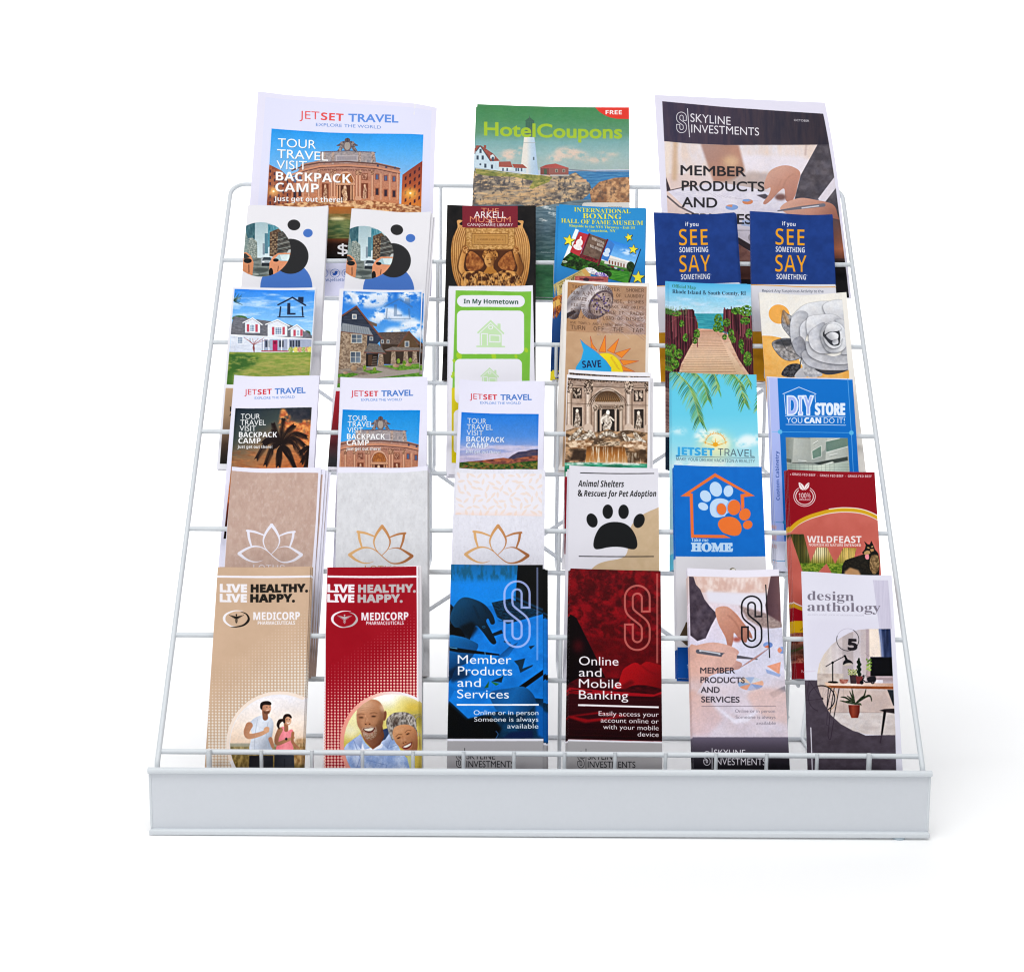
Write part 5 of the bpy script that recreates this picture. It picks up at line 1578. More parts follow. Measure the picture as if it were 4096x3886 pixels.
def art_takehome(p):
    p.view('Z8')
    p.rect(300, 400, 1700, 1513, ('n', '0465c0', '066ac6', 80, 80, 3))
    p.view('L3')
    p.rect(100, 1505, 900, 1900, '0c4a9e')
    p.text('SHELTER', 266, 1652, 420, 1654, 24, 'c8d4ee', 'r')
    p.ell(595, 955, 24, 22, '5a5236')
    p.ell(600, 946, 14, 8, 'e8e4d8')
    p.poly([(205, 1440), (250, 1350), (258, 1325), (275, 1322), (300, 1400), (300, 1500), (260, 1490)], '4a3c2c')
    p.view('Z8')
    o = 'e6702c'
    p.poly([(496, 820), (898, 545), (1356, 815), (1232, 826), (1236, 945), (1200, 975), (1190, 792), (1250, 785), (900, 588), (612, 778), (640, 785), (652, 1258), (1000, 1260), (1085, 1298), (618, 1296), (604, 820)], 'd85a78')
    p.poly([(500, 818), (898, 549), (1350, 812), (1229, 823), (1232, 945), (1203, 970), (1193, 795), (1255, 786), (900, 585), (606, 781), (638, 788), (649, 1261), (1000, 1263), (1075, 1295), (621, 1293), (607, 817)], o)
    w = 'bcd6f0'
    for q in ((907, 732, 70, 88, -18), (1052, 754, 55, 67, 8), (788, 813, 60, 72, -38), (760, 932, 60, 44, 22)):
        p.ell(*q[:4], w, q[4])
    p.poly([(836, 960), (850, 890), (900, 846), (970, 838), (1040, 860), (1085, 910), (1090, 980), (1030, 1035), (960, 1055), (900, 1058), (855, 1030)], w, sm=True)
    p.ell(968, 965, 62, 76, '7fb4ee', -10)
    p.ell(1100, 940, 72, 92, '7fb4ee', 12)
    p.poly([(1040, 1010), (1120, 1010), (1180, 1000), (1160, 1060), (1020, 1060)], '0465c0', sm=True)
    for q in ((972, 963, 54, 66, -10), (1117, 944, 73, 87, 8), (1240, 1026, 63, 70, 30), (1274, 1146, 54, 48, -25)):
        p.ell(q[0], q[1], q[2] + 2, q[3] + 2, 'd85a78', q[4])
        p.ell(*q[:4], o, q[4])
    p.poly([(932, 1150), (950, 1090), (1010, 1056), (1085, 1052), (1150, 1080), (1195, 1140), (1202, 1210), (1170, 1262), (1115, 1272), (1050, 1258), (980, 1226)], o, sm=True)
    p.text('Take me', 622, 1340, 820, 1342, 40, 'cfe2f4', 'b')
    p.text('HOME', 625, 1448, 1098, 1450, 94, 'bcd6f0', 's', .04)
    p.grain(.012, 24)


def art_wild(p):
    p.view('L3')
    p.poly([(950, 660), (1010, 655), (1060, 612), (1130, 573), (1200, 548), (1280, 524), (1390, 512), (1500, 524), (1580, 548), (1700, 610), (1720, 1300), (960, 1300)], ('n', 'bf5c50', 'c8665a', 120, 120, 3))
    arc = [(1000, 668), (1060, 612), (1130, 573), (1200, 548), (1290, 524), (1390, 514), (1500, 522), (1580, 546), (1650, 582)]
    p.line([(a, b + 14) for a, b in arc], 12, 'e6dcd8', sm=True)
    p.line(arc, 28, 'd0a018', sm=True)
    p.line([(a, b - 15) for a, b in arc[4:]], 7, 'f0e8e0', sm=True)
    p.text('GRASS FED BEEF  -  GRASS FED BEEF  -  GRASS FED BEEF', 1022, 269, 1594, 285, 17, 'e8dcdc', 'b', .0)
    p.ell(1011, 264, 4, 4, 'e8dcdc')
    w = 'efe6e4'
    t = np.radians(np.linspace(-58, 238, 40))
    p.line(np.stack([1112 + 78 * np.cos(t), 420 + 71 * np.sin(t)], -1), 5, w)
    t = np.radians(np.linspace(-80, 262, 40))
    p.line(np.stack([1112 + 64 * np.cos(t), 420 + 58 * np.sin(t)], -1), 6, w)
    p.rect(1070, 325, 1150, 378, '8c0316')
    p.poly([(1105, 375), (1078, 362), (1070, 320), (1100, 335), (1112, 360)], w, sm=True)
    p.poly([(1114, 375), (1112, 350), (1128, 328), (1146, 320), (1144, 350), (1130, 366)], w, sm=True)
    p.line([(1078, 328), (1106, 372)], 2, '8c0316')
    p.line([(1142, 328), (1116, 372)], 2, '8c0316')
    p.text('100%', 1068, 432, 1156, 430, 36, w, 'b', -.01)
    p.text('ORGANIC', 1074, 449, 1158, 449, 12, w, 'b', .02)
    W = [(1008, 692), (1105, 692), (1156, 890), (1200, 785), (1276, 785), (1332, 905), (1392, 788), (1486, 790), (1440, 975), (1310, 975), (1270, 900), (1200, 975), (1100, 965)]
    p.setclip(W)
    p.rect(990, 680, 1500, 990, ('g', 0, 690, 0, 970, [(0, '3c3412'), (.3, 'b08034'), (.55, 'b99a3c'), (.8, '7a8a24'), (1, '4a7018')]))
    p.rect(990, 680, 1150, 980, '2a3414', .8, 14)
    p.ell(1215, 815, 70, 60, 'fbf2c8', b=30)
    p.ell(1420, 840, 60, 60, 'e8c870', b=26)
    for k in range(34):
        x = 1010 + k * 14.5
        p.line([(x, 690), (x + 2, 900 + (k * 31) % 40)], 3 + (k * 7) % 4, ('3a3210', '6a5420', '24280c')[k % 3], .8)
    p.rect(990, 900, 1500, 990, ('n', '35600f', 'a0b43a', 14, 6, 4, 3), .85)
    p.setclip()
    p.text('WILDFEAST', 1130, 752, 1521, 753, 48, 'f0e6e4', 'b', .008)
    p.text('NOURISH AS NATURE INTENDED', 1143, 776, 1518, 779, 18, 'f0e6e4', 'b', -.01)
    p.poly([(1378, 990), (1384, 920), (1402, 880), (1450, 862), (1510, 852), (1536, 835), (1530, 820), (1545, 800), (1552, 770), (1540, 742), (1566, 764), (1580, 766), (1592, 740), (1608, 775), (1616, 800), (1640, 830), (1651, 890), (1646, 990)], '17140f')
    p.poly([(1378, 990), (1384, 920), (1402, 880), (1450, 862), (1536, 835), (1640, 830), (1651, 890), (1646, 990)], ('n', '0e0c09', '2c271e', 8, 6, 5), .8)
    p.poly([(1535, 822), (1560, 808), (1580, 812), (1585, 830), (1560, 842), (1540, 838)], 'b08a5c')
    p.poly([(1580, 800), (1606, 796), (1612, 812), (1590, 820)], 'a87c4c')
    p.ell(1570, 790, 10, 5, 'b8925c', 20)
    p.ell(1598, 782, 9, 5, 'b8925c', -20)
    p.ell(1566, 795, 4, 3, '0a0806')
    p.ell(1534, 824, 8, 6, '0a0806')
    p.poly([(1548, 842), (1572, 838), (1574, 868), (1560, 874), (1548, 862)], 'e48a94', sm=True)
    p.poly([(1590, 850), (1640, 850), (1646, 940), (1610, 980), (1580, 930)], ('n', '6a5030', 'c8a06a', 8, 10, 6, 3), .8, sm=True)
    p.poly([(1400, 960), (1440, 930), (1500, 950), (1520, 990), (1400, 990)], 'c89868', .9, 5)
    p.photo([(1380, 740), (1700, 740), (1700, 990), (1380, 990)], .08, .6, 8)
    p.line([(1000, 1185), (1050, 1212), (1110, 1236), (1200, 1262)], 24, 'd0a018', sm=True)
    p.line([(1000, 1165), (1050, 1192), (1110, 1216), (1200, 1242)], 8, 'efe6e0', sm=True)
    p.poly([(980, 1200), (1100, 1246), (1700, 1290), (1700, 1320), (980, 1320)], '9c0a1c')
    p.rect(980, 1315, 1700, 1402, 'e2b412')
    p.text('ALL NATURAL', 1080, 1384, 1400, 1386, 34, '3a3214', 'si')
    p.rect(980, 1400, 1700, 1620, ('n', '5a2018', 'c07460', 26, 22, 4, 3))
    p.line([(1040, 1530), (1110, 1500)], 14, '5a7a2c')
    p.rect(980, 1480, 1700, 1560, '33261c', .6, 8)
    p.rect(980, 1618, 1700, 1800, '8c0a18')
    p.text('MADE IN THE USA', 1089, 1688, 1400, 1690, 20, 'e6d4d6', 'r')
    p.grain(.012, 25)


def dots(p, col, ox, oy, lo, span, rmax):
    """halftone field on a square grid, growing towards the lower right"""
    for j in range(56):
        for i in range(34):
            x, y = ox + i * 23.7, oy + j * 21.4
            f = float(np.clip(((x - lo[0]) * .55 + (y - lo[1]) * .84) / span, 0, 1))
            if f > .04:
                r = rmax * (.34 + .66 * f) * (1.0 if (i + j) % 2 else .82 + .18 * f)
                p.ell(x, y, r, r, col, 0, min(1, .15 + f * 1.5))


def oval_mark(p, cx, cy, c1, c2, bgc):
    p.line(spl([(cx + 46, cy - 56), (cx - 20, cy - 54), (cx - 78, cy - 25), (cx - 84, cy + 18), (cx - 40, cy + 54), (cx + 14, cy + 60)], False), np.interp(np.linspace(0, 1, 41), [0, .5, 1], [2, 19, 2]), c1)
    p.line(spl([(cx + 30, cy - 50), (cx + 72, cy - 32), (cx + 88, cy + 6), (cx + 56, cy + 44), (cx, cy + 60), (cx - 40, cy + 61)], False), np.interp(np.linspace(0, 1, 41), [0, .45, 1], [2, 18, 2]), c2)
    p.line([(cx, cy - 22), (cx, cy + 36)], [5, 2], c2)
    p.ell(cx, cy - 27, 6, 6, c2)
    for sg in (-1, 1):
        for k in range(4):
            p.line([(cx + sg * 3, cy - 12 + k * 3), (cx + sg * (52 - k * 11), cy - 24 + k * 8)], [6, 3], c2)
        p.line([(cx + sg * 11, cy - 4), (cx - sg * 9, cy + 8), (cx + sg * 8, cy + 20), (cx - sg * 4, cy + 30)], 3.4, c2, sm=True)


def health_text(p, x, y, x2, c2, cw='eae6ea'):
    p.text('LIVE', x, y, x + 188, y, 54, cw, 'b', .03)
    p.text('HEALTHY.', x + 220, y, x2, y - 1, 54, c2, 'b', .03)
    p.text('LIVE', x - 1, y + 71, x + 187, y + 71, 54, cw, 'b', .03)
    p.text('HAPPY.', x + 217, y + 71, x2 - 95, y + 70, 54, c2, 'b', .03)


def art_health_tan(p):
    p.view('L1')
    p.rect(200, 800, 1100, 2600, ('n', 'c4a58a', 'caab90', 120, 120, 3))
    p.rect(200, 989, 1100, 1004, 'ebe7ee')
    health_text(p, 325, 1106, 951, '17130f')
    oval_mark(p, 440, 1297, 'ece8ec', '17130f', 'c9aa8e')
    p.text('MEDICORP', 562, 1305, 897, 1305, 54, 'ece8ec', 'b', .01)
    p.text('PHARMACEUTICALS', 593, 1340, 862, 1340, 25, 'ece8ec', 'b', .01)
    dots(p, 'e4dbd0', 246, 1208, (660, 1390), 520, 9.6)
    p.view('M4')
    p.ell(935, 862, 350, 347, 'ebe6ea')
    p.line(p.ep(935, 862, 340, 337)[18:34], 20, 'efdccc', .9)
    p.setclip(p.ep(935, 862, 326, 324))
    p.rect(560, 500, 1300, 1300, ('g', 0, 540, 0, 900, [(0, 'ebe8ee'), (.45, 'f0e2d8'), (.85, 'edd2ba'), (1, 'cdb6a0')]))
    p.rect(560, 858, 1300, 1300, ('g', 0, 858, 0, 1080, [(0, 'a8a494'), (.18, '8f8a6a'), (.5, '7a6434'), (1, '4f3c1c')]))
    p.rect(560, 880, 1300, 1300, ('n', '5a4820', 'b89a5c', 14, 30, 4, 3), .55)
    p.poly([(1000, 900), (1050, 830), (1120, 820), (1120, 1000), (1000, 1000)], ('n', '9a6a3a', 'd8ae78', 10, 24, 5, 3), .7, 6)
    sk, sk2 = 'b07c5e', 'd6a482'
    # man
    p.poly([(736, 940), (894, 940), (892, 1200), (732, 1200)], ('g', 736, 0, 894, 0, [(0, '1a181c'), (1, '26262c')]))
    p.line([(812, 960), (810, 1200)], 3, '0c0b0d')
    p.poly([(733, 740), (760, 700), (806, 676), (850, 672), (886, 700), (896, 740), (884, 830), (878, 910), (742, 910), (755, 800)], ('g', 740, 700, 890, 800, [(0, 'bcc3d2'), (.4, 'dde1ea'), (.75, 'c9cfdc'), (1, 'a6aebe')]), sm=True)
    p.line([(790, 700), (775, 800), (770, 900)], 4, 'aab2c2', .8, True)
    p.line([(860, 720), (850, 800), (858, 900)], 5, 'b0b8c8', .8, True)
    p.line([(735, 742), (718, 785), (735, 812), (800, 800), (856, 776)], [46, 36, 34, 28, 22], ('g', 720, 740, 860, 820, [(0, sk), (1, sk2)]), sm=True)
    p.ell(850, 766, 20, 16, sk2, -30)
    p.line([(875, 830), (892, 880)], [26, 20], sk)
    p.line([(838, 650), (842, 690)], 34, '8a5a44')
    p.poly([(812, 615), (818, 596), (850, 588), (874, 602), (880, 628), (872, 652), (852, 668), (828, 660)], ('g', 815, 0, 880, 0, [(0, '9c6850'), (1, 'd09a7a')]), sm=True)
    p.poly([(826, 642), (850, 648), (874, 640), (868, 660), (850, 670), (830, 662)], '4a2c20', .75, 2)
    p.line([(850, 640), (866, 638)], 3, 'f0e0d6')
    p.poly([(808, 625), (810, 596), (830, 582), (862, 580), (880, 592), (876, 606), (840, 604), (824, 612), (820, 636)], '20140f', sm=True)
    p.ell(852, 618, 4, 2.5, '20140f')
    p.ell(872, 618, 3, 2.5, '20140f')
    # woman
    p.poly([(902, 930), (1030, 930), (1042, 1200), (900, 1200)], ('g', 900, 0, 1040, 0, [(0, '22242c'), (1, '34363e')]))
    p.line([(968, 960), (970, 1200)], 3, '101016')
    p.poly([(920, 905), (918, 870), (936, 800), (945, 755), (964, 750), (985, 778), (1006, 768), (1022, 770), (1030, 800), (1018, 850), (1022, 905)], ('g', 915, 0, 1030, 0, [(0, 'e0707a'), (.5, 'f4909a'), (1, 'e87c84')]), sm=True)
    p.line([(940, 770), (918, 820), (922, 860), (980, 840), (1028, 822)], [34, 28, 24, 22, 16], ('g', 915, 0, 1030, 0, [(0, '96654a'), (1, 'c8916c')]), sm=True)
    p.line([(1024, 790), (1022, 850), (1060, 888)], [18, 18, 12], 'a87050', sm=True)
    p.ell(980, 830, 8, 9, '2a2024')
    p.line([(978, 730), (980, 770)], 26, '9a6448')
    p.ell(990, 706, 24, 33, ('g', 968, 0, 1014, 0, [(0, 'b07a5a'), (1, 'dcae90')]))
    p.poly([(960, 720), (958, 690), (972, 668), (1000, 666), (1016, 684), (1012, 694), (992, 682), (974, 694), (972, 724)], '2a1a14', sm=True)
    p.line([(962, 705), (938, 712), (926, 738), (934, 764)], [14, 24, 18, 4], '2a1a14', sm=True)
    p.ell(984, 702, 4, 2.5, '20140f')
    p.ell(1002, 702, 4, 2.5, '20140f')
    p.line([(984, 722), (994, 726), (1003, 721)], 4, 'f4ece6', sm=True)
    p.photo(None, .10, .8, 3)
    p.setclip()
    p.grain(.012, 26)


def art_health_red(p):
    p.view('L1')
    p.poly([(1096, 924), (1735, 924), (1738, 1300), (1738, 2600), (1080, 2600), (1084, 1400)], ('n', '930015', '99061a', 160, 160, 3))
    p.rect(1096, 989, 1737, 1004, 'ece6ea')
    health_text(p, 1098, 1108, 1726, 'b8b2b2')
    oval_mark(p, 1218, 1300, 'ece8ec', 'b8b2b2', 'a00a1c')
    p.text('MEDICORP', 1340, 1308, 1677, 1306, 54, 'ece8ec', 'b', .01)
    p.text('PHARMACEUTICALS', 1373, 1341, 1643, 1341, 25, 'ece8ec', 'b', .01)
    p.setclip([(1080, 900), (1736, 900), (1738, 1400), (1740, 2600), (1060, 2600)])
    dots(p, 'efb8ac', 1078, 1208, (1440, 1400), 520, 9.4)
    p.view('Z3')
    p.ell(1020, 1482, 630, 626, ('g', 500, 1100, 1200, 900, [(0, 'e89888'), (.5, 'f0c0b2'), (1, 'ece8ee')]))
    p.setclip(p.ep(1030, 1482, 592, 592))
    p.rect(200, 800, 1800, 2300, ('g', 0, 900, 0, 1600, [(0, 'f6f2e8'), (.25, 'e6dc90'), (.6, 'd8c66a'), (1, 'c9b04c')]))
    for x, y, r, c in ((1250, 1050, 120, 'c8a838'), (1130, 1000, 90, 'e0d078'), (620, 1180, 140, 'eee8b8'), (520, 1320, 120, 'f2eed0'), (1290, 1200, 110, '9a8a34'), (950, 900, 160, 'fbf9f4'), (560, 1250, 60, 'e8dc98')):
        p.ell(x, y, r, r * .8, c, 0, .9, 50)
    # shirt
    sh = [(380, 1640), (470, 1500), (560, 1430), (640, 1380), (700, 1480), (780, 1560), (900, 1480), (960, 1330), (1010, 1360), (1090, 1500), (1140, 1600), (1240, 1700), (1260, 2300), (380, 2300)]
    p.poly(sh, ('n', '8aa2d0', 'c4d2ec', 70, 110, 5, 2.6))
    p.poly([(905, 1320), (970, 1300), (985, 1370), (940, 1440), (880, 1500)], '2f3c5c')
    p.poly([(640, 1430), (690, 1560), (830, 1520), (930, 1440), (900, 1540), (700, 1600), (640, 1560)], 'e6e6f0')
    p.poly([(640, 1370), (668, 1420), (650, 1560), (560, 1450)], ('g', 560, 1400, 660, 1540, [(0, 'b9c8e8'), (1, '7f92c0')]))
    p.poly([(890, 1480), (985, 1400), (1010, 1440), (970, 1550)], ('g', 890, 1440, 1000, 1540, [(0, 'c8d6f0'), (1, '7388b8')]))
    p.line([(560, 1450), (600, 1560), (640, 1660), (590, 1800)], 5, '5f74a8', .9)
    p.line([(720, 1690), (960, 1750), (950, 1800)], 5, '6a80b4', .9)
    p.line([(1010, 1440), (970, 1552), (1090, 1500)], 4, '5f74a8', .8)
    # man's head
    p.poly([(660, 1400), (700, 1470), (790, 1560), (880, 1500), (930, 1400), (900, 1250)], ('g', 680, 0, 930, 0, [(0, '9a6448'), (.5, '7c4a34'), (1, '5a3222')]))
    p.ell(934, 1152, 22, 60, '7c4a34', 8)
    head = [(592, 1160), (600, 1080), (628, 1010), (690, 966), (770, 950), (850, 968), (900, 1020), (925, 1100), (918, 1210), (900, 1290), (862, 1380), (800, 1432), (730, 1438), (672, 1400), (640, 1330), (604, 1260)]
    p.poly(head, ('g', 600, 980, 930, 1300, [(0, 'd0a486'), (.3, 'bd8765'), (.65, 'a5714f'), (1, '74472f')]), sm=True)
    p.ell(700, 1030, 80, 46, 'd8ae90', -12, .75, 34)
    p.ell(720, 1230, 40, 50, 'c48c68', 0, .6, 22)
    p.ell(905, 1060, 20, 50, 'e6c4a8', -12, .8, 14)
    p.ell(850, 1180, 50, 40, 'b07c58', 0, .6, 20)
    for x, y in ((648, 1172), (800, 1158)):
        p.line([(x - 42, y - 32), (x, y - 44), (x + 44, y - 34)], 9, '5a3626', .7, True, 3)
        p.ell(x, y, 38, 13, '7a4c34', 0, .7, 6)
        p.ell(x, y + 2, 26, 6, '2c170f', 0, .9, 2)
    p.line([(716, 1160), (700, 1230), (690, 1250)], 10, '74442c', .5, True, 5)
    p.ell(728, 1246, 40, 22, 'ab7350', b=4)
    p.ell(704, 1254, 10, 6, '3f2014')
    p.ell(752, 1252, 10, 6, '3f2014')
    p.line([(650, 1280), (670, 1350), (650, 1400)], 7, '6a3c28', .5, True, 4)
    p.line([(830, 1260), (845, 1320), (830, 1380)], 8, '5a3020', .5, True, 4)
    p.poly([(655, 1300), (730, 1275), (830, 1290), (845, 1330), (826, 1400), (770, 1438), (715, 1436), (668, 1390)], 'c2b4a6', .75, 8, nz=(7, 7, 4, .35, .6))
    p.poly([(672, 1312), (730, 1298), (800, 1296), (818, 1300), (790, 1345), (740, 1358), (700, 1345)], '5f2c24', sm=True)
    p.poly([(684, 1313), (735, 1303), (800, 1300), (775, 1332), (735, 1338), (702, 1330)], 'd8cdbd', sm=True)
    p.line([(684, 1352), (740, 1372), (800, 1350)], 9, 'a8685c', .8, True)
    p.poly([(596, 1150), (640, 1120), (650, 1200), (640, 1300), (612, 1280)], '8a583c', .4, 14)
    p.poly([(880, 1080), (925, 1100), (915, 1230), (880, 1360), (820, 1430), (840, 1300), (860, 1180)], '5c3826', .45, 18)
    p.poly([(640, 1205), (700, 1215), (690, 1262), (650, 1290)], 'bf8762', .5, 12)
    p.poly([(770, 1200), (840, 1205), (830, 1262), (780, 1262)], 'bb845f', .5, 12)
    p.line([(690, 1140), (718, 1180), (712, 1226)], 12, 'cf9b78', .6, True, 5)
    p.line([(630, 1066), (720, 1052), (820, 1066)], 4, '7a4c34', .4, True, 2)
    p.line([(640, 1090), (720, 1078), (830, 1092)], 4, '7a4c34', .35, True, 2)
    # woman's head
    hair = [(955, 1260), (956, 1200), (985, 1160), (1040, 1120), (1110, 1108), (1190, 1110), (1260, 1140), (1310, 1200), (1320, 1300), (1320, 1420), (1080, 1420), (1030, 1450), (1000, 1390), (975, 1330)]
    p.poly(hair, ('n', '5f564f', 'b4aca4', 14, 30, 6, 3.4), sm=True)
    for k in range(30):
        x = 968 + k * 12
        p.line([(x, 1250 - (k % 5) * 12), (x + 30, 1180 - (k * 7) % 30), (x + 80, 1130 + (k * 5) % 20)], 4, ('d6d0ca', '4a423c', '8a8078')[k % 3], .7, True)
    p.ell(1065, 1230, 40, 50, '3a2c26', 30, .7, 14)
    p.poly([(1040, 1420), (1030, 1350), (1060, 1290), (1130, 1262), (1220, 1262), (1290, 1300), (1330, 1380), (1330, 1560), (1290, 1590), (1210, 1584), (1140, 1550), (1075, 1490)], ('g', 1040, 1300, 1320, 1520, [(0, 'c99268'), (.5, 'b97f57'), (1, '8e5838')]), sm=True)
    p.ell(1110, 1330, 60, 26, 'd09a70', -20, .6, 16)
    p.ell(1160, 1450, 30, 24, 'd8a078', -20, .6, 12)
    for x, y in ((1105, 1420), (1215, 1372)):
        p.line([(x - 36, y - 14), (x - 4, y - 42), (x + 38, y - 40)], 7, '5c3824', .75, True, 2)
        p.ell(x, y, 30, 11, '8a5638', -18, .7, 5)
        p.ell(x, y, 20, 5.5, '241009', -18, .9, 2)
    p.line([(1150, 1400), (1160, 1470)], 9, '8a5030', .5, True, 5)
    p.ell(1172, 1474, 28, 15, 'ac7048', -20, b=3)
    p.ell(1160, 1484, 7, 4, '3a1c10')
    p.ell(1190, 1474, 7, 4, '3a1c10')
    p.poly([(1148, 1528), (1200, 1498), (1262, 1472), (1258, 1510), (1225, 1545), (1180, 1556)], '6a2820', sm=True)
    p.poly([(1158, 1528), (1205, 1505), (1252, 1484), (1246, 1508), (1215, 1530), (1180, 1539)], 'ddd2c4', sm=True)
    p.line([(1165, 1562), (1225, 1556), (1262, 1520)], 8, 'b0685c', .8, True)
    p.line([(1260, 1450), (1285, 1500), (1270, 1550)], 6, '7a4426', .6, True, 3)
    p.poly([(1200, 1640), (1290, 1640), (1300, 1800), (1240, 1800)], 'c8c888')
    p.photo(None, .12, .9, 4)
    p.setclip()
    p.grain(.012, 27)


def desk_hand(p, c1, c2, c3):
    """pointing hand over papers (drawn in M5 tracing units of the blue cover)"""
    h = [(268, 40), (300, -50), (360, -110), (440, -100), (520, -60), (575, 10), (592, 70), (565, 80), (545, 40), (530, 60), (560, 120), (600, 200), (590, 224), (560, 210), (500, 130), (455, 90), (430, 140), (405, 205), (385, 205), (370, 150), (340, 110), (300, 100)]
    p.poly(h, ('g', 300, -80, 560, 160, [(0, c1), (.45, c2), (1, c3)]), sm=True)


def art_member_blue(p):
    p.view('L2')
    p.rect(100, 900, 1000, 1450, ('g', 0, 950, 0, 1340, [(0, '1a78b0'), (.3, '1688cc'), (1, '0f86d8')]))
    p.rect(100, 940, 700, 1080, '1c6888', .8, 20, nz=(18, 60, 4, .4, .62))
    p.poly([(100, 1075), (680, 1060), (700, 1180), (640, 1300), (300, 1200), (100, 1260)], '1a92e2', b=20)
    p.rect(100, 1260, 1000, 2500, ('n', '0d78c4', '1684d4', 80, 60, 5))
    p.poly([(697, 930), (1000, 930), (1000, 1345), (850, 1300), (730, 1255), (680, 1230)], ('g', 700, 0, 890, 0, [(0, '05070a'), (1, '0c0f10')]))
    p.ell(720, 1160, 34, 60, '17303a', b=16)
    p.line([(660, 1190), (880, 1290)], 16, '1a5a84', .8, b=4)
    p.poly([(500, 1235), (640, 1205), (885, 1310), (885, 1330), (640, 1410), (540, 1340)], ('n', '06283c', '134c6c', 12, 8, 5))
    for k in range(5):
        p.line([(520 + k * 8, 1265 + k * 26), (700 + k * 10, 1300 + k * 28)], 3, '041520', .8)
    p.poly([(320, 1500), (600, 1400), (1000, 1290), (1000, 1900), (880, 1760), (640, 1960), (300, 1800)], ('n', '1480d0', '1c8ee0', 80, 60, 6))
    p.poly([(100, 1270), (195, 1250), (260, 1330), (350, 1420), (330, 1520), (180, 1500), (100, 1540)], '04070a', b=3)
    p.view('M5')
    desk_hand(p, '1a5a80', '0e3c58', '0a2434')
    p.poly([(340, 100), (430, 60), (470, 110), (420, 180), (350, 150)], '04121c', .8, 10)
    for x0, y0, x1, y1 in ((545, 10, 500, -60), (480, 40, 440, -50)):
        p.line([(x0, y0), (x1, y1)], 8, '06202f', .6, b=4)
    p.ring(512, 100, 12, 8, 3, '2a7aa8')
    p.poly([(566, 150), (640, 120), (650, 145), (580, 168)], '0a2a40')
    p.poly([(240, 190), (340, 168), (450, 210), (472, 240), (440, 300), (390, 360), (310, 400), (280, 470), (240, 480)], ('g', 250, 180, 400, 440, [(0, '1c7ab8'), (.5, '135c92'), (1, '0c3c64')]), sm=True)
    p.poly([(250, 420), (320, 380), (420, 440), (380, 470), (280, 500)], '0a2038', .7, 10)
    p.line([(262, 255), (330, 268), (620, 300)], [30, 30, 10], '07121a')
    p.line([(270, 248), (320, 256)], 6, '5aa8d8')
    p.line([(520, 282), (524, 304)], 6, '4a98cc')
    for k in range(8):
        p.line([(600 + k * 12, 330 - k * 3), (700 + k * 8, 240 - k * 4)], 3, '0a4a7c', .8)
    p.poly([(730, 345), (810, 325), (790, 400), (866, 372), (860, 385), (775, 430), (760, 380)], '14405c')
    p.poly([(835, 240), (880, 232), (850, 262)], '14405c')
    p.poly([(568, 490), (640, 460), (655, 445), (640, 500)], '0e3a50')
    p.poly([(515, 540), (550, 490), (545, 535)], '2c6a3c')
    p.poly([(560, 490), (624, 508), (600, 522)], '2f7a44')
    p.line([(660, 205), (700, 215)], 10, '124a70')
    p.poly([(706, 570), (950, 400), (960, 430), (730, 595)], '05090d')
    p.poly([(262, 630), (400, 760), (640, 700), (760, 600), (960, 620), (960, 920), (250, 920)], ('n', '08324e', '0d4a70', 60, 60, 3))
    p.poly([(262, 630), (400, 755), (700, 640), (560, 560), (300, 560)], ('n', '1480d0', '1a8cde', 80, 60, 6))
    p.poly([(560, 570), (700, 540), (800, 530), (870, 590), (880, 660), (800, 720), (640, 720), (580, 660)], ('g', 560, 560, 860, 700, [(0, '125c94'), (.5, '1873b4'), (1, '0d4874')]), sm=True)
    p.poly([(250, 640), (390, 765), (560, 740), (640, 830), (600, 910), (250, 910)], '05080b', b=6)
    p.poly([(700, 860), (860, 840), (870, 900), (640, 905)], '0e2a58', b=6)
    p.poly([(880, 640), (960, 700), (960, 910), (900, 880)], '0a6ab4', b=6)
    p.line([(600, 850), (615, 870), (600, 900)], 6, '4a7ab0', .8, True)
    p.photo([(150, -300), (1000, -300), (1000, 900), (150, 900)], .07, .9, 5)
    p.a = np.clip(p.a, 0, 1) ** 1.28
    p.view('L2')
    slogo(p, 588, 1067, 793, 1576, 76, 16, 'aab8f2', .85)
    p.rect(836, 972, 850, 1668, 'aab8f2', .5)
    p.view('M5')
    p.rect(200, 903, 1000, 1300, ('g', 0, 905, 0, 1110, [(0, 'a6a3a6'), (1, '989598')]))
    p.rect(200, 905, 1000, 920, 'e4e4f0')
    for t, r in (('Member', (325, 364, 711, 366)), ('Products', (326, 446, 717, 448)), ('and', (323, 530, 491, 531)), ('Services', (321, 612, 693, 614))):
        p.text(t, *r, 62, 'f0f0f6', 'g', .006)
    p.rect(318, 654, 908, 666, 'f0f0f6')
    for t, r in (('Online or in person', (440, 732, 905, 733)), ('Someone is always', (443, 780, 905, 781)), ('available', (681, 829, 905, 830))):
        p.text(t, *r, 33, 'eceef6', 'g', .006)
    firm(p, 314, 1020, 366, 1112, '17171a', 0)
    p.grain(.014, 28)


def firm(p, x0, y0, x1, y1, c, dx):
    slogo(p, x0, y0 - 30, x1 - 2, y1, 20, 4, c)
    p.line([(x1 + 9, y0 - 48), (x1 + 9, y1 + 20)], 4, c)
    p.text('SKYLINE', x1 + 22, y1 - 62, x1 + 228, y1 - 60, 44, c, 'g', -.004)
    p.text('INVESTMENTS', x1 + 22, y1 - 4, x1 + 364, y1 - 2, 45, c, 'g', -.004)


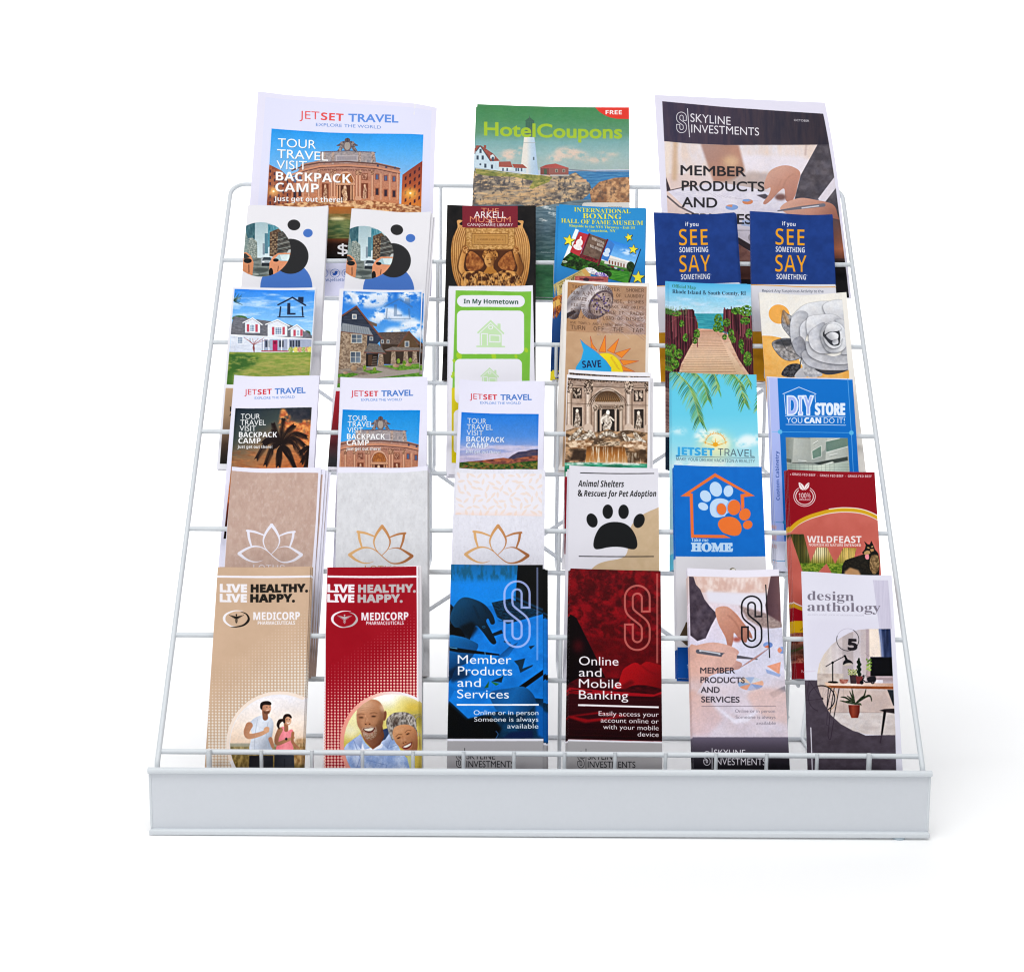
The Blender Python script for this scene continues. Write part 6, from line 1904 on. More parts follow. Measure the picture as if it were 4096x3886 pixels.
def art_online_red(p):
    p.view('L2')
    p.rect(950, 900, 1900, 2500, ('n', '5c0410', '8e0a1a', 60, 50, 4, 2.6))
    p.rect(950, 900, 1900, 1500, '4c0208', .7, nz=(50, 44, 6, .45, .62))
    p.rect(950, 900, 1900, 1700, 'ac1020', .35, nz=(30, 26, 8, .52, .7))
    p.rect(1050, 1500, 1900, 1750, '5c040c', .6, 30)
    p.poly([(1000, 1325), (1095, 1326), (1135, 1350), (1290, 1660), (1400, 1900), (1000, 1900)], ('g', 1090, 0, 1330, 0, [(0, '0c0103'), (.7, '14020a'), (1, '2a0408')]))
    p.ell(1150, 1560, 40, 50, '4a0610', b=22)
    p.view('M5')
    p.poly([(1100, 520), (1200, 460), (1500, 470), (1800, 530), (1800, 600), (1400, 590), (1100, 560)], ('n', '3a040c', '5c0814', 40, 14, 5))
    p.poly([(1110, 535), (1400, 560), (1740, 585), (1800, 560), (1800, 580), (1720, 604), (1300, 580), (1110, 556)], '9c1020')
    p.line([(1140, 552), (1290, 562)], 5, '22030a')
    p.poly([(1440, 545), (1478, 505), (1500, 440), (1520, 400), (1580, 362), (1615, 358), (1640, 372), (1690, 350), (1800, 380), (1900, 400), (1900, 560), (1790, 544), (1680, 520), (1590, 520), (1530, 540)], ('g', 1480, 360, 1780, 560, [(0, 'b4121e'), (.5, 'a00e1a'), (1, '740912')]), sm=True)
    p.poly([(1500, 520), (1570, 480), (1600, 500), (1520, 560)], '6c0812', .8, 8)
    p.line([(1640, 374), (1720, 430), (1790, 440)], 9, '7c0a14', .7, True, 4)
    p.poly([(1100, 580), (1800, 605), (1800, 920), (1100, 905)], ('g', 0, 580, 0, 910, [(0, '3c0710'), (.5, '36050d'), (1, '240408')]))
    for k in range(7):
        p.line([(1100, 610 + k * 44), (1800, 630 + k * 44)], 3, '52101a', .5)
    p.poly([(1120, 740), (1330, 712), (1560, 738), (1400, 770), (1240, 790), (1120, 752)], '8c0c18', b=4)
    p.poly([(1160, 744), (1330, 724), (1480, 742), (1260, 764)], '3c0610', b=3)
    p.photo([(1000, -350), (1900, -350), (1900, 905), (1000, 905)], .08, .9, 6)
    p.a = np.clip(p.a, 0, 1) ** 1.22
    p.view('L2')
    slogo(p, 1493, 1100, 1694, 1598, 74, 15, 'd0756a', .75)
    p.rect(1735, 1018, 1750, 1690, 'd0756a', .6)
    p.view('M5')
    p.poly([(1080, 908), (1800, 928), (1800, 1400), (1080, 1400)], ('g', 0, 925, 0, 1110, [(0, 'a5a2a4'), (1, '979496')]))
    p.poly([(1080, 907), (1800, 924), (1800, 936), (1080, 920)], 'e4e2ea')
    for t, r in (('Online', (1197, 374, 1481, 378)), ('and', (1196, 456, 1359, 458)), ('Mobile', (1196, 536, 1501, 540)), ('Banking', (1196, 617, 1551, 623))):
        p.text(t, *r, 62, 'f2eef2', 'g', .006)
    p.poly([(1190, 655), (1770, 671), (1770, 684), (1190, 668)], 'f2eef2')
    for t, r in (('Easily access your', (1338, 738, 1770, 746)), ('account online or', (1353, 786, 1770, 795)), ('with your mobile', (1370, 834, 1770, 843)), ('device', (1618, 887, 1770, 890))):
        p.text(t, *r, 33, 'f0eaee', 'g', .006)
    firm(p, 1186, 1024, 1238, 1115, '17171a', 0)
    p.grain(.014, 29)


def art_member_light(p):
    p.view('L3')
    p.rect(200, 996, 1100, 2400, ('g', 0, 1000, 0, 1500, [(0, 'dcc2ba'), (.4, 'dccdd6'), (1, 'd4cde0')]))
    p.rect(320, 1000, 850, 1110, ('n', 'd4b0a4', 'ead8d2', 40, 60, 4, 3))
    for k in range(9):
        p.line([(560 + k * 32, 1005), (540 + k * 34, 1085)], 10, 'c8a49c', .5, b=5)
    p.poly([(400, 1100), (850, 1120), (830, 1240), (640, 1200), (420, 1180)], 'dfdce8', b=10)
    p.poly([(868, 994), (930, 994), (940, 1340), (840, 1290), (830, 1200)], ('g', 840, 0, 930, 0, [(0, '4c343c'), (1, '6a4c50')]))
    p.poly([(640, 1200), (830, 1260), (960, 1340), (960, 1380), (800, 1360), (700, 1300)], ('n', '8a7674', 'a89490', 12, 10, 5), b=4)
    p.poly([(420, 1480), (700, 1390), (960, 1360), (960, 1900), (300, 1900), (300, 1600)], ('n', 'cfcde0', 'd8d4e6', 60, 60, 3))
    p.poly([(280, 998), (312, 1000), (330, 1055), (362, 1090), (392, 1160), (430, 1210), (486, 1268), (440, 1350), (400, 1440), (340, 1460), (290, 1420)], ('n', '3a303c', '564a56', 40, 40, 4))
    p.poly([(470, 1240), (500, 1212), (560, 1212), (620, 1260), (660, 1310), (720, 1390), (736, 1440), (705, 1432), (690, 1470), (640, 1440), (605, 1400), (600, 1450), (585, 1500), (560, 1500), (545, 1440), (520, 1390), (490, 1330)], ('g', 480, 1220, 680, 1480, [(0, 'cf9a86'), (.45, 'c08672'), (1, 'a06a5c')]), sm=True)
    p.line([(560, 1270), (620, 1330), (660, 1420)], 7, '8c5a4c', .6, True, 4)
    p.line([(600, 1250), (660, 1330)], 6, '9a6656', .5, True, 4)
    p.ell(625, 1448, 30, 18, 'a85a50', b=6)
    p.poly([(280, 1520), (340, 1490), (440, 1470), (520, 1478), (600, 1505), (640, 1540), (610, 1590), (660, 1620), (640, 1660), (540, 1680), (420, 1720), (330, 1840), (280, 1880)], ('g', 300, 1500, 600, 1700, [(0, 'd0a294'), (.5, 'd8aca0'), (1, 'c0948c')]), sm=True)
    p.line([(345, 1535), (560, 1565), (770, 1590)], [30, 30, 8], '5f5c66')
    p.line([(360, 1530), (500, 1552)], 14, 'c4c2ca')
    p.line([(370, 1536), (490, 1556)], 4, '4a4850')
    p.poly([(520, 1560), (600, 1540), (625, 1575), (590, 1640), (520, 1650)], 'd6aa9e', sm=True)
    for k in range(9):
        p.line([(650 + k * 14, 1650 - k * 8), (720 + k * 18, 1600 - k * 12)], 3.5, 'd08a68' if k % 2 else '8a7a94', .9)
    pie(p, 848, 1488, 34, 22, ['6a84c0', 'd07a60', '8098cc', '7f98d0', '6a84c0'])
    pie(p, 950, 1526, 34, 24, ['8098cc', 'd88f78', '8aa0d4'])
    p.poly([(840, 1640), (940, 1610), (930, 1700)], 'e09a80')
    p.poly([(830, 1660), (940, 1700), (930, 1720), (840, 1690)], '9aaad4')
    p.view('M6')
    p.rect(150, 440, 900, 830, ('n', 'd2c0c6', 'd9ccd6', 80, 60, 4), .7, 30)
    pie(p, 582, 466, 84, 44, ['8a9cc8', 'a8b0d0', 'd89c84', '8ea6cc', 'd8c0b0', 'a3b4d4', 'c8ccd8', 'e0ac94'], .3)
    p.poly([(700, 530), (830, 470), (840, 500), (730, 560)], '8a8490', b=3)
    p.poly([(560, 540), (640, 500), (760, 500), (840, 560), (840, 720), (700, 700), (600, 620)], ('g', 560, 520, 820, 700, [(0, 'd8b4ac'), (1, 'd4b8b6')]), .8, 12, True)
    p.poly([(180, 500), (300, 560), (400, 700), (300, 810), (180, 810)], ('g', 180, 500, 380, 800, [(0, 'cfa498'), (1, 'd4bcc4')]), .8, 14)
    p.poly([(330, 600), (480, 700), (640, 640), (560, 720), (470, 730)], 'e6e0ee', b=6)
    p.photo([(150, -60), (950, -60), (950, 818), (150, 818)], .10, .9, 7)
    p.rect(150, 818, 900, 1300, ('g', 0, 818, 0, 1030, [(0, '665d70'), (.35, '463e4c'), (.7, '221e26'), (1, '131117')]))
    p.view('L3')
    slogo(p, 655, 1128, 809, 1510, 57, 12, '17151a')
    p.line([(833, 1056), (860, 1578)], 8, '17151a')
    p.view('M6')
    for t, r in (('MEMBER', (249, 397, 477, 398)), ('PRODUCTS', (251, 460, 541, 462)), ('AND', (253, 525, 376, 526)), ('SERVICES', (256, 588, 507, 590))):
        p.text(t, *r, 37, '332d36', 'g', .02)
    p.line([(258, 615), (747, 613)], 2.5, '5c5660')
    for t, r in (('Online or in person', (478, 656, 742, 657)), ('Someone is always', (482, 696, 745, 697)), ('available', (618, 736, 746, 736))):
        p.text(t, *r, 21, '77707c', 'g', -.004)
    firm(p, 270, 940, 318, 1005, 'e6e2ea', 0)
    p.grain(.022, 30)


def art_design(p):
    p.view('L3')
    p.poly([(1608, 1016), (1712, 1022), (1740, 1372), (1650, 1372)], ('n', 'c3bed2', 'cdc8da', 8, 120, 3))
    p.rect(1140, 1300, 1650, 1660, 'd6d2e2', .5, 20)
    p.text('design', 1132, 1165, 1471, 1168, 68, '77717f', 's', -.004)
    p.text('anthology', 1131, 1244, 1660, 1247, 68, '77717f', 's', -.004)
    p.text('AN EXCLUSIVE LOOK AT MODERN DESIGN', 1132, 1277, 1540, 1278, 11, 'b9b4c4', 'r')
    p.view('Z5')
    dk = [(391, 675), (540, 675), (600, 800), (800, 1170), (1080, 1300), (1416, 1292), (1440, 2300), (440, 2300)]
    p.poly(dk, ('n', '3e353f', '4b424e', 70, 50, 4))
    ph = [(1362, 95), (1100, 94), (1000, 104), (900, 138), (790, 200), (690, 282), (610, 380), (556, 490), (535, 600), (535, 720), (560, 810), (610, 940), (690, 1070), (800, 1170), (940, 1246), (1080, 1284), (1180, 1292), (1418, 1294)]
    p.setclip(ph)
    p.rect(500, 60, 1500, 1320, ('g', 540, 0, 1240, 0, [(0, 'ddcdb8'), (.2, 'cfc4c4'), (.6, 'beb2b8'), (1, 'c9b8b4')]))
    for x, c in ((580, 'dcd2ce'), (680, 'd9d0cc'), (760, 'd8ced0'), (990, 'cdc2c6')):
        p.line([(x, 90), (x, 700)], 30, c, .7, b=8)
    p.rect(818, 90, 942, 720, 'a89c9c', .6)
    p.rect(942, 90, 1030, 720, 'c9bfc4', .7)
    p.rect(1110, 90, 1250, 560, 'ecdccf')
    p.rect(1085, 90, 1125, 640, 'ab9aa0', .8)
    p.poly([(1230, 90), (1500, 90), (1500, 430), (1262, 420), (1256, 300)], ('n', '1a2340', '35426a', 14, 300, 4, 3))
    p.line([(1244, 100), (1272, 410)], 26, '93a0c8', .8, b=8)
    p.rect(530, 600, 830, 745, ('n', 'b9a8a0', 'd0c2ba', 40, 40, 3))
    p.rect(1090, 600, 1500, 720, ('g', 0, 620, 0, 730, [(0, '8a7474'), (1, 'cbbfc8')]))
    p.rect(500, 740, 1500, 1060, ('n', 'bfaaa4', 'ccb9b2', 90, 60, 5))
    p.rect(500, 1040, 1500, 1400, ('n', 'c4b8b6', 'd2c8c6', 90, 40, 6))
    p.line([(680, 1040), (1500, 1040)], 4, '8a7a78')
    p.line([(830, 760), (835, 1045)], 3, '9a8a88')
    # monitor
    p.rect(1134, 416, 1500, 628, '08080c')
    p.rect(1134, 412, 1500, 422, '1c2236')
    p.rect(1200, 628, 1500, 650, 'b9a6ac')
    p.poly([(1190, 670), (1275, 672), (1275, 720), (1190, 715)], 'e0dae2')
    for k in range(26):
        p.ell(1095 + (k * 29) % 50, 440 + (k * 53) % 150, 9, 13, ('6a8a34', 'a3b85c', '4a6a2c')[k % 3], k * 40)
    for k in range(10):
        p.ell(1080 + (k * 37) % 100, 370 + (k * 17) % 40, 4, 3, '8a7c80')
    p.poly([(1092, 570), (1136, 572), (1132, 626), (1096, 624)], 'b0989c')
    # table
    p.poly([(615, 700), (1500, 712), (1500, 750), (660, 745), (640, 735)], ('g', 620, 0, 1400, 0, [(0, 'd8b49c'), (.4, 'e6d2c8'), (1, 'c49a84')]))
    p.poly([(644, 736), (1500, 748), (1500, 780), (650, 762)], ('n', '7c3f20', '9c5630', 60, 5, 4))
    bl = '120f14'
    # lamp
    p.line([(708, 470), (708, 690)], 11, bl)
    p.poly([(655, 700), (672, 688), (745, 688), (772, 704), (720, 710)], bl, sm=True)
    p.line([(632, 520), (708, 474), (845, 402)], 7, bl)
    p.ell(708, 476, 14, 14, bl)
    p.ell(846, 402, 14, 12, bl)
    p.line([(850, 405), (866, 445)], [16, 30], bl)
    p.poly([(826, 500), (834, 462), (870, 440), (915, 455), (937, 488), (900, 500), (850, 512)], '191a20', sm=True)
    p.poly([(828, 502), (880, 480), (934, 488), (880, 512), (838, 514)], 'b9aea6', sm=True)
    # things on the table
    p.poly([(782, 664), (888, 666), (870, 706), (830, 716), (796, 706)], ('n', '8a4a40', 'c88a7c', 10, 8, 5))
    p.poly([(900, 614), (985, 614), (975, 714), (910, 712)], '3a2a30')
    p.poly([(968, 628), (1050, 628), (1040, 718), (980, 718)], '6a2a2c')
    for k in range(40):
        p.ell(885 + (k * 41) % 100, 555 + (k * 23) % 60, 9, 7, ('6a7a30', 'b8b86a', '4a5a24', 'd8d8a0')[k % 4], k * 30)
    for k in range(6):
        p.ell(1004 + (8 if k % 2 else -3), 470 + k * 28, 21, 23, '16241a', 20 if k % 2 else -20)
    p.line([(1000, 425), (1004, 470)], [6, 30], '16241a')
    p.line([(1012, 425), (1006, 460)], [5, 20], '16241a')
    p.ell(1036, 700, 21, 22, bl)
    p.ell(1160, 700, 20, 18, bl)
    p.ell(1160, 700, 9, 8, '8a7c80')
    p.line([(1036, 690), (1062, 640), (1054, 620)], 11, bl)
    p.line([(1048, 670), (1080, 696), (1140, 696)], 11, bl)
    p.poly([(1102, 645), (1186, 632), (1190, 690), (1110, 690)], '1b191f', sm=True)
    p.line([(1040, 632), (1076, 622)], 6, bl)
    # bicycle wheel and legs
    p.ring(585, 880, 152, 148, 11, bl)
    p.ring(600, 882, 160, 152, 6, 'a8845c')
    for k in range(18):
        t = k * math.pi / 9
        p.line([(585, 885), (585 + 142 * math.cos(t), 885 + 138 * math.sin(t))], 2, '4a4048', .8)
    p.ell(585, 885, 16, 16, bl)
    for a, b in (((690, 765), (640, 1010)), ((725, 765), (680, 1040)), ((780, 770), (715, 1130)), ((660, 770), (640, 1010))):
        p.line([a, b], 8, bl)
    # plant
    for e, bo in (((800, 865), (-20, -30)), ((790, 905), (0, 0)), ((830, 920), (20, -20)), ((900, 800), (0, 0)), ((925, 770), (0, 10)), ((1085, 775), (30, 10)), ((1150, 915), (60, -80)), ((1060, 850), (20, -20)), ((1140, 860), (50, -50)), ((870, 850), (0, -10)), ((1030, 960), (20, -10))):
        p.line([(960, 945), ((960 + e[0]) / 2 + bo[0], (945 + e[1]) / 2 + bo[1]), e], [10, 20, 5], ('n', '0f1410', '3c4a2c', 8, 8, 4, 3), sm=True)
    p.poly([(885, 955), (1015, 955), (1012, 1040), (994, 1100), (920, 1102), (895, 1040)], ('g', 885, 0, 1015, 0, [(0, '5a1c14'), (.4, '8f3a28'), (1, '541a14')]))
    # chair
    p.poly([(1234, 1018), (1290, 1000), (1500, 990), (1500, 1060), (1400, 1050), (1290, 1032)], '2c2428')
    p.line([(1298, 1030), (1262, 1290)], [30, 18], '141014')
    p.poly([(1325, 782), (1500, 790), (1500, 1000), (1392, 960)], ('n', '16181c', '2c3038', 10, 60, 4))
    p.photo(None, .10, .8, 8)
    # clock face
    p.setclip()
    t = np.radians(np.linspace(-60, 200, 40))
    p.line(np.stack([880 + 126 * np.cos(t), 216 + 126 * np.sin(t)], -1), 7, bl)
    t = np.radians(np.linspace(200, 300, 20))
    p.line(np.stack([880 + 126 * np.cos(t), 216 + 126 * np.sin(t)], -1), 5, 'b4aec0')
    p.text('5', 884, 330, 985, 334, 122, '1a161c', 'b', .02)
    # shapes seen through the dark band
    p.line(p.ep(585, 880, 150, 148)[12:32], 10, '2f2430', .7)
    p.line([(440, 680), (585, 885), (410, 905)], 9, '2f2430', .6)
    p.line([(440, 680), (410, 905)], 9, '2f2430', .6)
    p.line([(680, 1040), (655, 1300), (668, 1345), (685, 1340), (720, 1130)], 9, '2f2430', .8)
    p.line([(650, 1020), (640, 1180), (655, 1185)], 8, '2f2430', .6)
    p.line([(1262, 1292), (1245, 1380)], 16, '2f2430', .8)
    p.line([(461, 1212), (478, 1690)], 11, 'dcd8e4')
    p.line([(395, 578), (510, 572)], 7, 'cdbcd0', .8, b=3)
    p.grain(.022, 31)
# ------------------------------------------------------------------ materials
def mat(name, col, rough=.5, spec=.4, noise_amt=0.0, nscale=60.0, bump=0.0):
    m = bpy.data.materials.new(name)
    m.use_nodes = True
    nt = m.node_tree
    b = nt.nodes['Principled BSDF']
    b.inputs['Base Color'].default_value = (*col, 1)
    b.inputs['Roughness'].default_value = rough
    b.inputs['Specular IOR Level'].default_value = spec
    if noise_amt or bump:
        tc = nt.nodes.new('ShaderNodeTexCoord')
        nz = nt.nodes.new('ShaderNodeTexNoise')
        nz.inputs['Scale'].default_value = nscale
        nz.inputs['Detail'].default_value = 4
        nt.links.new(tc.outputs['Object'], nz.inputs['Vector'])
        if noise_amt:
            mx = nt.nodes.new('ShaderNodeMix')
            mx.data_type = 'RGBA'
            mx.inputs['A'].default_value = (*[c * (1 - noise_amt) for c in col], 1)
            mx.inputs['B'].default_value = (*[min(1, c * (1 + noise_amt)) for c in col], 1)
            nt.links.new(nz.outputs['Fac'], mx.inputs['Factor'])
            nt.links.new(mx.outputs['Result'], b.inputs['Base Color'])
        if bump:
            bp = nt.nodes.new('ShaderNodeBump')
            bp.inputs['Strength'].default_value = bump
            bp.inputs['Distance'].default_value = .0004
            nt.links.new(nz.outputs['Fac'], bp.inputs['Height'])
            nt.links.new(bp.outputs['Normal'], b.inputs['Normal'])
    return m


def print_mat(name, arr, rough):
    h, w = arr.shape[:2]
    img = bpy.data.images.new(name, w, h, alpha=False)
    px = np.ones((h, w, 4), np.float32)
    px[..., :3] = np.clip(arr[::-1], 0, 1)
    img.pixels.foreach_set(px.ravel())
    img.update()
    img.pack()
    m = bpy.data.materials.new(name)
    m.use_nodes = True
    nt = m.node_tree
    b = nt.nodes['Principled BSDF']
    t = nt.nodes.new('ShaderNodeTexImage')
    t.image = img
    t.extension = 'EXTEND'
    nt.links.new(t.outputs['Color'], b.inputs['Base Color'])
    tc = nt.nodes.new('ShaderNodeTexCoord')
    nz = nt.nodes.new('ShaderNodeTexNoise')
    nz.inputs['Scale'].default_value = 900
    mr = nt.nodes.new('ShaderNodeMapRange')
    mr.inputs['To Min'].default_value = rough - .06
    mr.inputs['To Max'].default_value = rough + .06
    nt.links.new(tc.outputs['Object'], nz.inputs['Vector'])
    nt.links.new(nz.outputs['Fac'], mr.inputs['Value'])
    nt.links.new(mr.outputs['Result'], b.inputs['Roughness'])
    b.inputs['Specular IOR Level'].default_value = .05
    return m


M_COAT = mat('white_powder_coat', (.66, .695, .725), .45, .45, .03, 300, .12)
M_COAT2 = mat('white_powder_coat_sheet', (.645, .67, .71), .45, .4, .02, 240, .15)
M_PAPER = mat('white_paper', (.80, .79, .86), .7, .2, .02, 150)
M_EDGE_D = mat('dark_printed_edge', (.10, .06, .045), .6, .3, .4, 500)
M_EDGE_T = mat('tan_printed_edge', (.34, .25, .18), .6, .3, .3, 500)
M_RUBBER = mat('pale_rubber', (.42, .50, .56), .6, .3)
M_BACK = mat('white_backdrop_paper', (.96, .96, .96), .9, .1, .01, 3)


def link(name, me, m, parent=None, smooth=False):
    o = bpy.data.objects.new(name, me)
    SC.collection.objects.link(o)
    for q in (m if isinstance(m, (list, tuple)) else [m]):
        if len(me.materials) < (len(m) if isinstance(m, (list, tuple)) else 1):
            me.materials.append(q)
    if smooth:
        me.polygons.foreach_set('use_smooth', [True] * len(me.polygons))
    if parent:
        o.parent = parent
    return o


def meshdata(name, v, f):
    me = bpy.data.meshes.new(name)
    me.from_pydata([tuple(map(float, p)) for p in v], [], f)
    me.update()
    return me


def tube(paths, r=.0025, n=12):
    """rods swept along polylines (each capped), as vertices and faces"""
    V, Fc = [], []
    for P in paths:
        P = [Vector(p) for p in P]
        base = len(V)
        T = []
        for i in range(len(P)):
            a = (P[i] - P[i - 1]).normalized() if i else None
            b = (P[i + 1] - P[i]).normalized() if i < len(P) - 1 else None
            T.append((a + b).normalized() if a and b else (a or b))
        up = Vector((0, 0, 1)) if abs(T[0].z) < .9 else Vector((1, 0, 0))
        N = (up - T[0] * up.dot(T[0])).normalized()
        for i, p in enumerate(P):
            N = (N - T[i] * N.dot(T[i])).normalized()
            B = T[i].cross(N)
            k = 1.0
            if 0 < i < len(P) - 1:
                k = 1 / max(.5, (P[i] - P[i - 1]).normalized().dot(T[i]))
            for j in range(n):
                t = 2 * math.pi * j / n
                V.append(p + (N * math.cos(t) + B * math.sin(t)) * r * (k if k < 1.3 else 1.3))
        for i in range(len(P) - 1):
            for j in range(n):
                a, b = base + i * n + j, base + i * n + (j + 1) % n
                Fc.append((a, b, b + n, a + n))
        Fc.append(tuple(base + j for j in range(n))[::-1])
        Fc.append(tuple(base + (len(P) - 1) * n + j for j in range(n)))
    return V, Fc


def rods(name, paths, parent, r=.0025, m=None):
    v, f = tube(paths, r)
    o = link(name, meshdata(name, v, f), m or M_COAT, parent, True)
    md = o.modifiers.new('edge', 'EDGE_SPLIT')
    md.split_angle = math.radians(50)
    return o


def fillet(a, b, c, r, n=6):
    """corner b between a and c rounded with radius r"""
    a, b, c = Vector(a), Vector(b), Vector(c)
    u, w = (a - b).normalized(), (c - b).normalized()
    ang = u.angle(w)
    d = r / math.tan(ang / 2)
    p, q = b + u * d, b + w * d
    cen = b + (u + w).normalized() * (r / math.sin(ang / 2))
    out = []
    for i in range(n + 1):
        t = i / n
        v = ((p - cen) * (1 - t) + (q - cen) * t)
        out.append(cen + v.normalized() * r)
    return out


def bevel_box(name, x0, x1, y0, y1, z0, z1, m, parent, bev):
    v = [(x, y, z) for x in (x0, x1) for y in (y0, y1) for z in (z0, z1)]
    f = [(0, 1, 3, 2), (4, 6, 7, 5), (0, 4, 5, 1), (2, 3, 7, 6), (0, 2, 6, 4), (1, 5, 7, 3)]
    o = link(name, meshdata(name, v, f), m, parent)
    b = o.modifiers.new('bevel', 'BEVEL')
    b.width = bev
    b.segments = 3
    return o


# ------------------------------------------------------------------ white studio backdrop (floor that sweeps up behind)
FZ = .0066
prof = [(-3.2, FZ), (2.2, FZ)]
for i in range(1, 13):
    t = math.pi / 2 * i / 12
    prof.append((2.2 + 1.2 * math.sin(t), FZ + 1.2 - 1.2 * math.cos(t)))
prof.append((3.4, 4.2))
V, Fc = [], []
for i, (y, z) in enumerate(prof):
    V += [(-5, y, z), (5, y, z)]
    if i:
        Fc.append((2 * i - 2, 2 * i - 1, 2 * i + 1, 2 * i))
bk = link('backdrop', meshdata('backdrop', V, Fc), M_BACK, None, True)
bk['kind'] = 'structure'

# ------------------------------------------------------------------ the wire rack
PHI = math.radians(39.6251)
STEP, RY, RZ = .1226, .014, .0821
RAIL = [(RY + k * STEP * math.sin(PHI), RZ + k * STEP * math.cos(PHI)) for k in range(7)]
HALF = [(.730 + .0041 * k) / 2 for k in range(7)]
DROP = .0445

rack = bpy.data.objects.new('display_rack', None)
SC.collection.objects.link(rack)
rack['label'] = 'white six tier wire literature rack with blank front channel'
rack['category'] = 'display rack'

path = []
for sg in (-1, 1):
    low = [(sg * .3636, .0042, .012)]
    mid = (sg * HALF[0], RAIL[0][0] - .001, RAIL[0][1])
    top = (sg * HALF[6], RAIL[6][0], RAIL[6][1])
    seg = [low[0]] + fillet(low[0], (sg * .3638, .0042, .0735), top, .008, 5) + fillet(mid, top, (0, RAIL[6][0], RAIL[6][1]), .017, 8)
    path += seg if sg < 0 else seg[::-1]
rods('outer_frame', [path], rack, .0026)

for k in range(6):
    y, z = RAIL[k]
    y1, z1 = RAIL[k + 1]
    rail = rods('pocket_rail', [[(-HALF[k], y, z), (HALF[k], y, z)]], rack, .0026)
    rods('shelf_rod', [[(-.318, y + (.004 if k == 0 else 0), z - DROP), (.345, y + (.004 if k == 0 else 0), z - DROP)]], rail, .0026)
    for x in (-.3185, -.2115, -.1185, .0215, .251 if k < 1 else .262, .334) + ((-.0775, .124) if k == 5 else ()):
        # each divider hangs from the rail above, turns forward under the stack and meets this tier's shelf rod
        c0, c1, c2 = (x, y1, z1 - .001), (x, y1, z - DROP - .003), (x, y + .001, z - DROP - .004)
        rods('divider_wire', [[c0] + fillet(c0, c1, c2, .006, 5) + [c2]], rail, .0020)
for i in range(14):
    x = ((838, 3475)[i // 13] if i in (0, 13) else 1046 + (i - 1) * 202.0) / 4185 - 2160 / 4185
    r = .0026 if i in (0, 13) else .0018
    yy = .0105 if i in (0, 13) else .0118
    rods('lip_post', [[(x, yy, .012), (x, yy, RAIL[0][1] + (.0034 if i in (0, 13) else .0028))]], rack, r)

nrm = Vector((0, -math.cos(PHI), math.sin(PHI)))


def brace(a, b):
    rods('cross_brace', [[a, b]], rack, .0022)


brace((-.318, .3889, .4413), (.255, .1005, .0915))
brace((-.2115, .1303, .1283), (.334, .3945, .4470))
brace((.2300, .0945, .1320), (.2520, .0945, .1020))
for x in (-.335, .36):
    rods('rear_leg', [[(x, RAIL[6][0], RAIL[6][1] - .001), (x, RAIL[6][0], FZ + .001)]], rack, .0025)
rods('base_rod', [[(-.30, .2855, .0092), (.325, .2835, .0092)]], rack, .0024)
for x, xr in ((-.29, -.335), (.31, .36)):
    rods('base_runner', [[(x, .004, .0092), (x, .283, .0092), (xr, RAIL[6][0], .0092)]], rack, .0022)

LW = .7405
ch = bevel_box('sign_channel', -LW / 2 + .0015, LW / 2 - .0015, -.0026, .0005, .0120, .0700, M_COAT2, rack, .0006)
v, f = tube([[(-LW / 2, -.0042, .0706), (-LW / 2 + .0012, -.0042, .0706), (LW / 2 - .0012, -.0042, .0706), (LW / 2, -.0042, .0706)]], .0030, 16)
tb = link('top_bead', meshdata('top_bead', v, f), M_COAT, ch, True)
tb.modifiers.new('edge', 'EDGE_SPLIT').split_angle = math.radians(50)
bevel_box('bottom_ledge', -LW / 2 - .0004, LW / 2 + .0004, -.0078, .0005, .0077, .0128, M_COAT, ch, .0016)
for sg in (-1, 1):
    bevel_box('end_flange', sg * (LW / 2 - .0012) - .0012, sg * (LW / 2 - .0012) + .0012, -.0034, .0022, .0126, .0680, M_COAT, ch, .0008)
ch.rotation_euler.y = -math.radians(.14)      # the channel hangs a touch lower at its left end
for x, y in ((-.352, .0035), (.342, -.0015), (-.335, .478), (.36, .478)):
    v, f = tube([[(x, y, FZ), (x, y, FZ + .0006), (x, y, FZ + .0022)]], .0062 if y < .1 else .005, 16)
    link('rubber_foot', meshdata('rubber_foot', v, f), M_RUBBER, rack)

# ------------------------------------------------------------------ brochures
TAU = math.radians(28)
DV = Vector((0, math.sin(TAU), math.cos(TAU)))
NV = Vector((0, -math.cos(TAU), math.sin(TAU)))
GAP = .018


def project(p):
    d = [p[i] - CAM_POS[i] for i in range(3)]
    z = sum(d[i] * CAM_F[i] for i in range(3))
    return (2048 + 5500 * sum(d[i] * CAM_R[i] for i in range(3)) / z, 1943 - 5500 * sum(d[i] * CAM_U[i] for i in range(3)) / z)


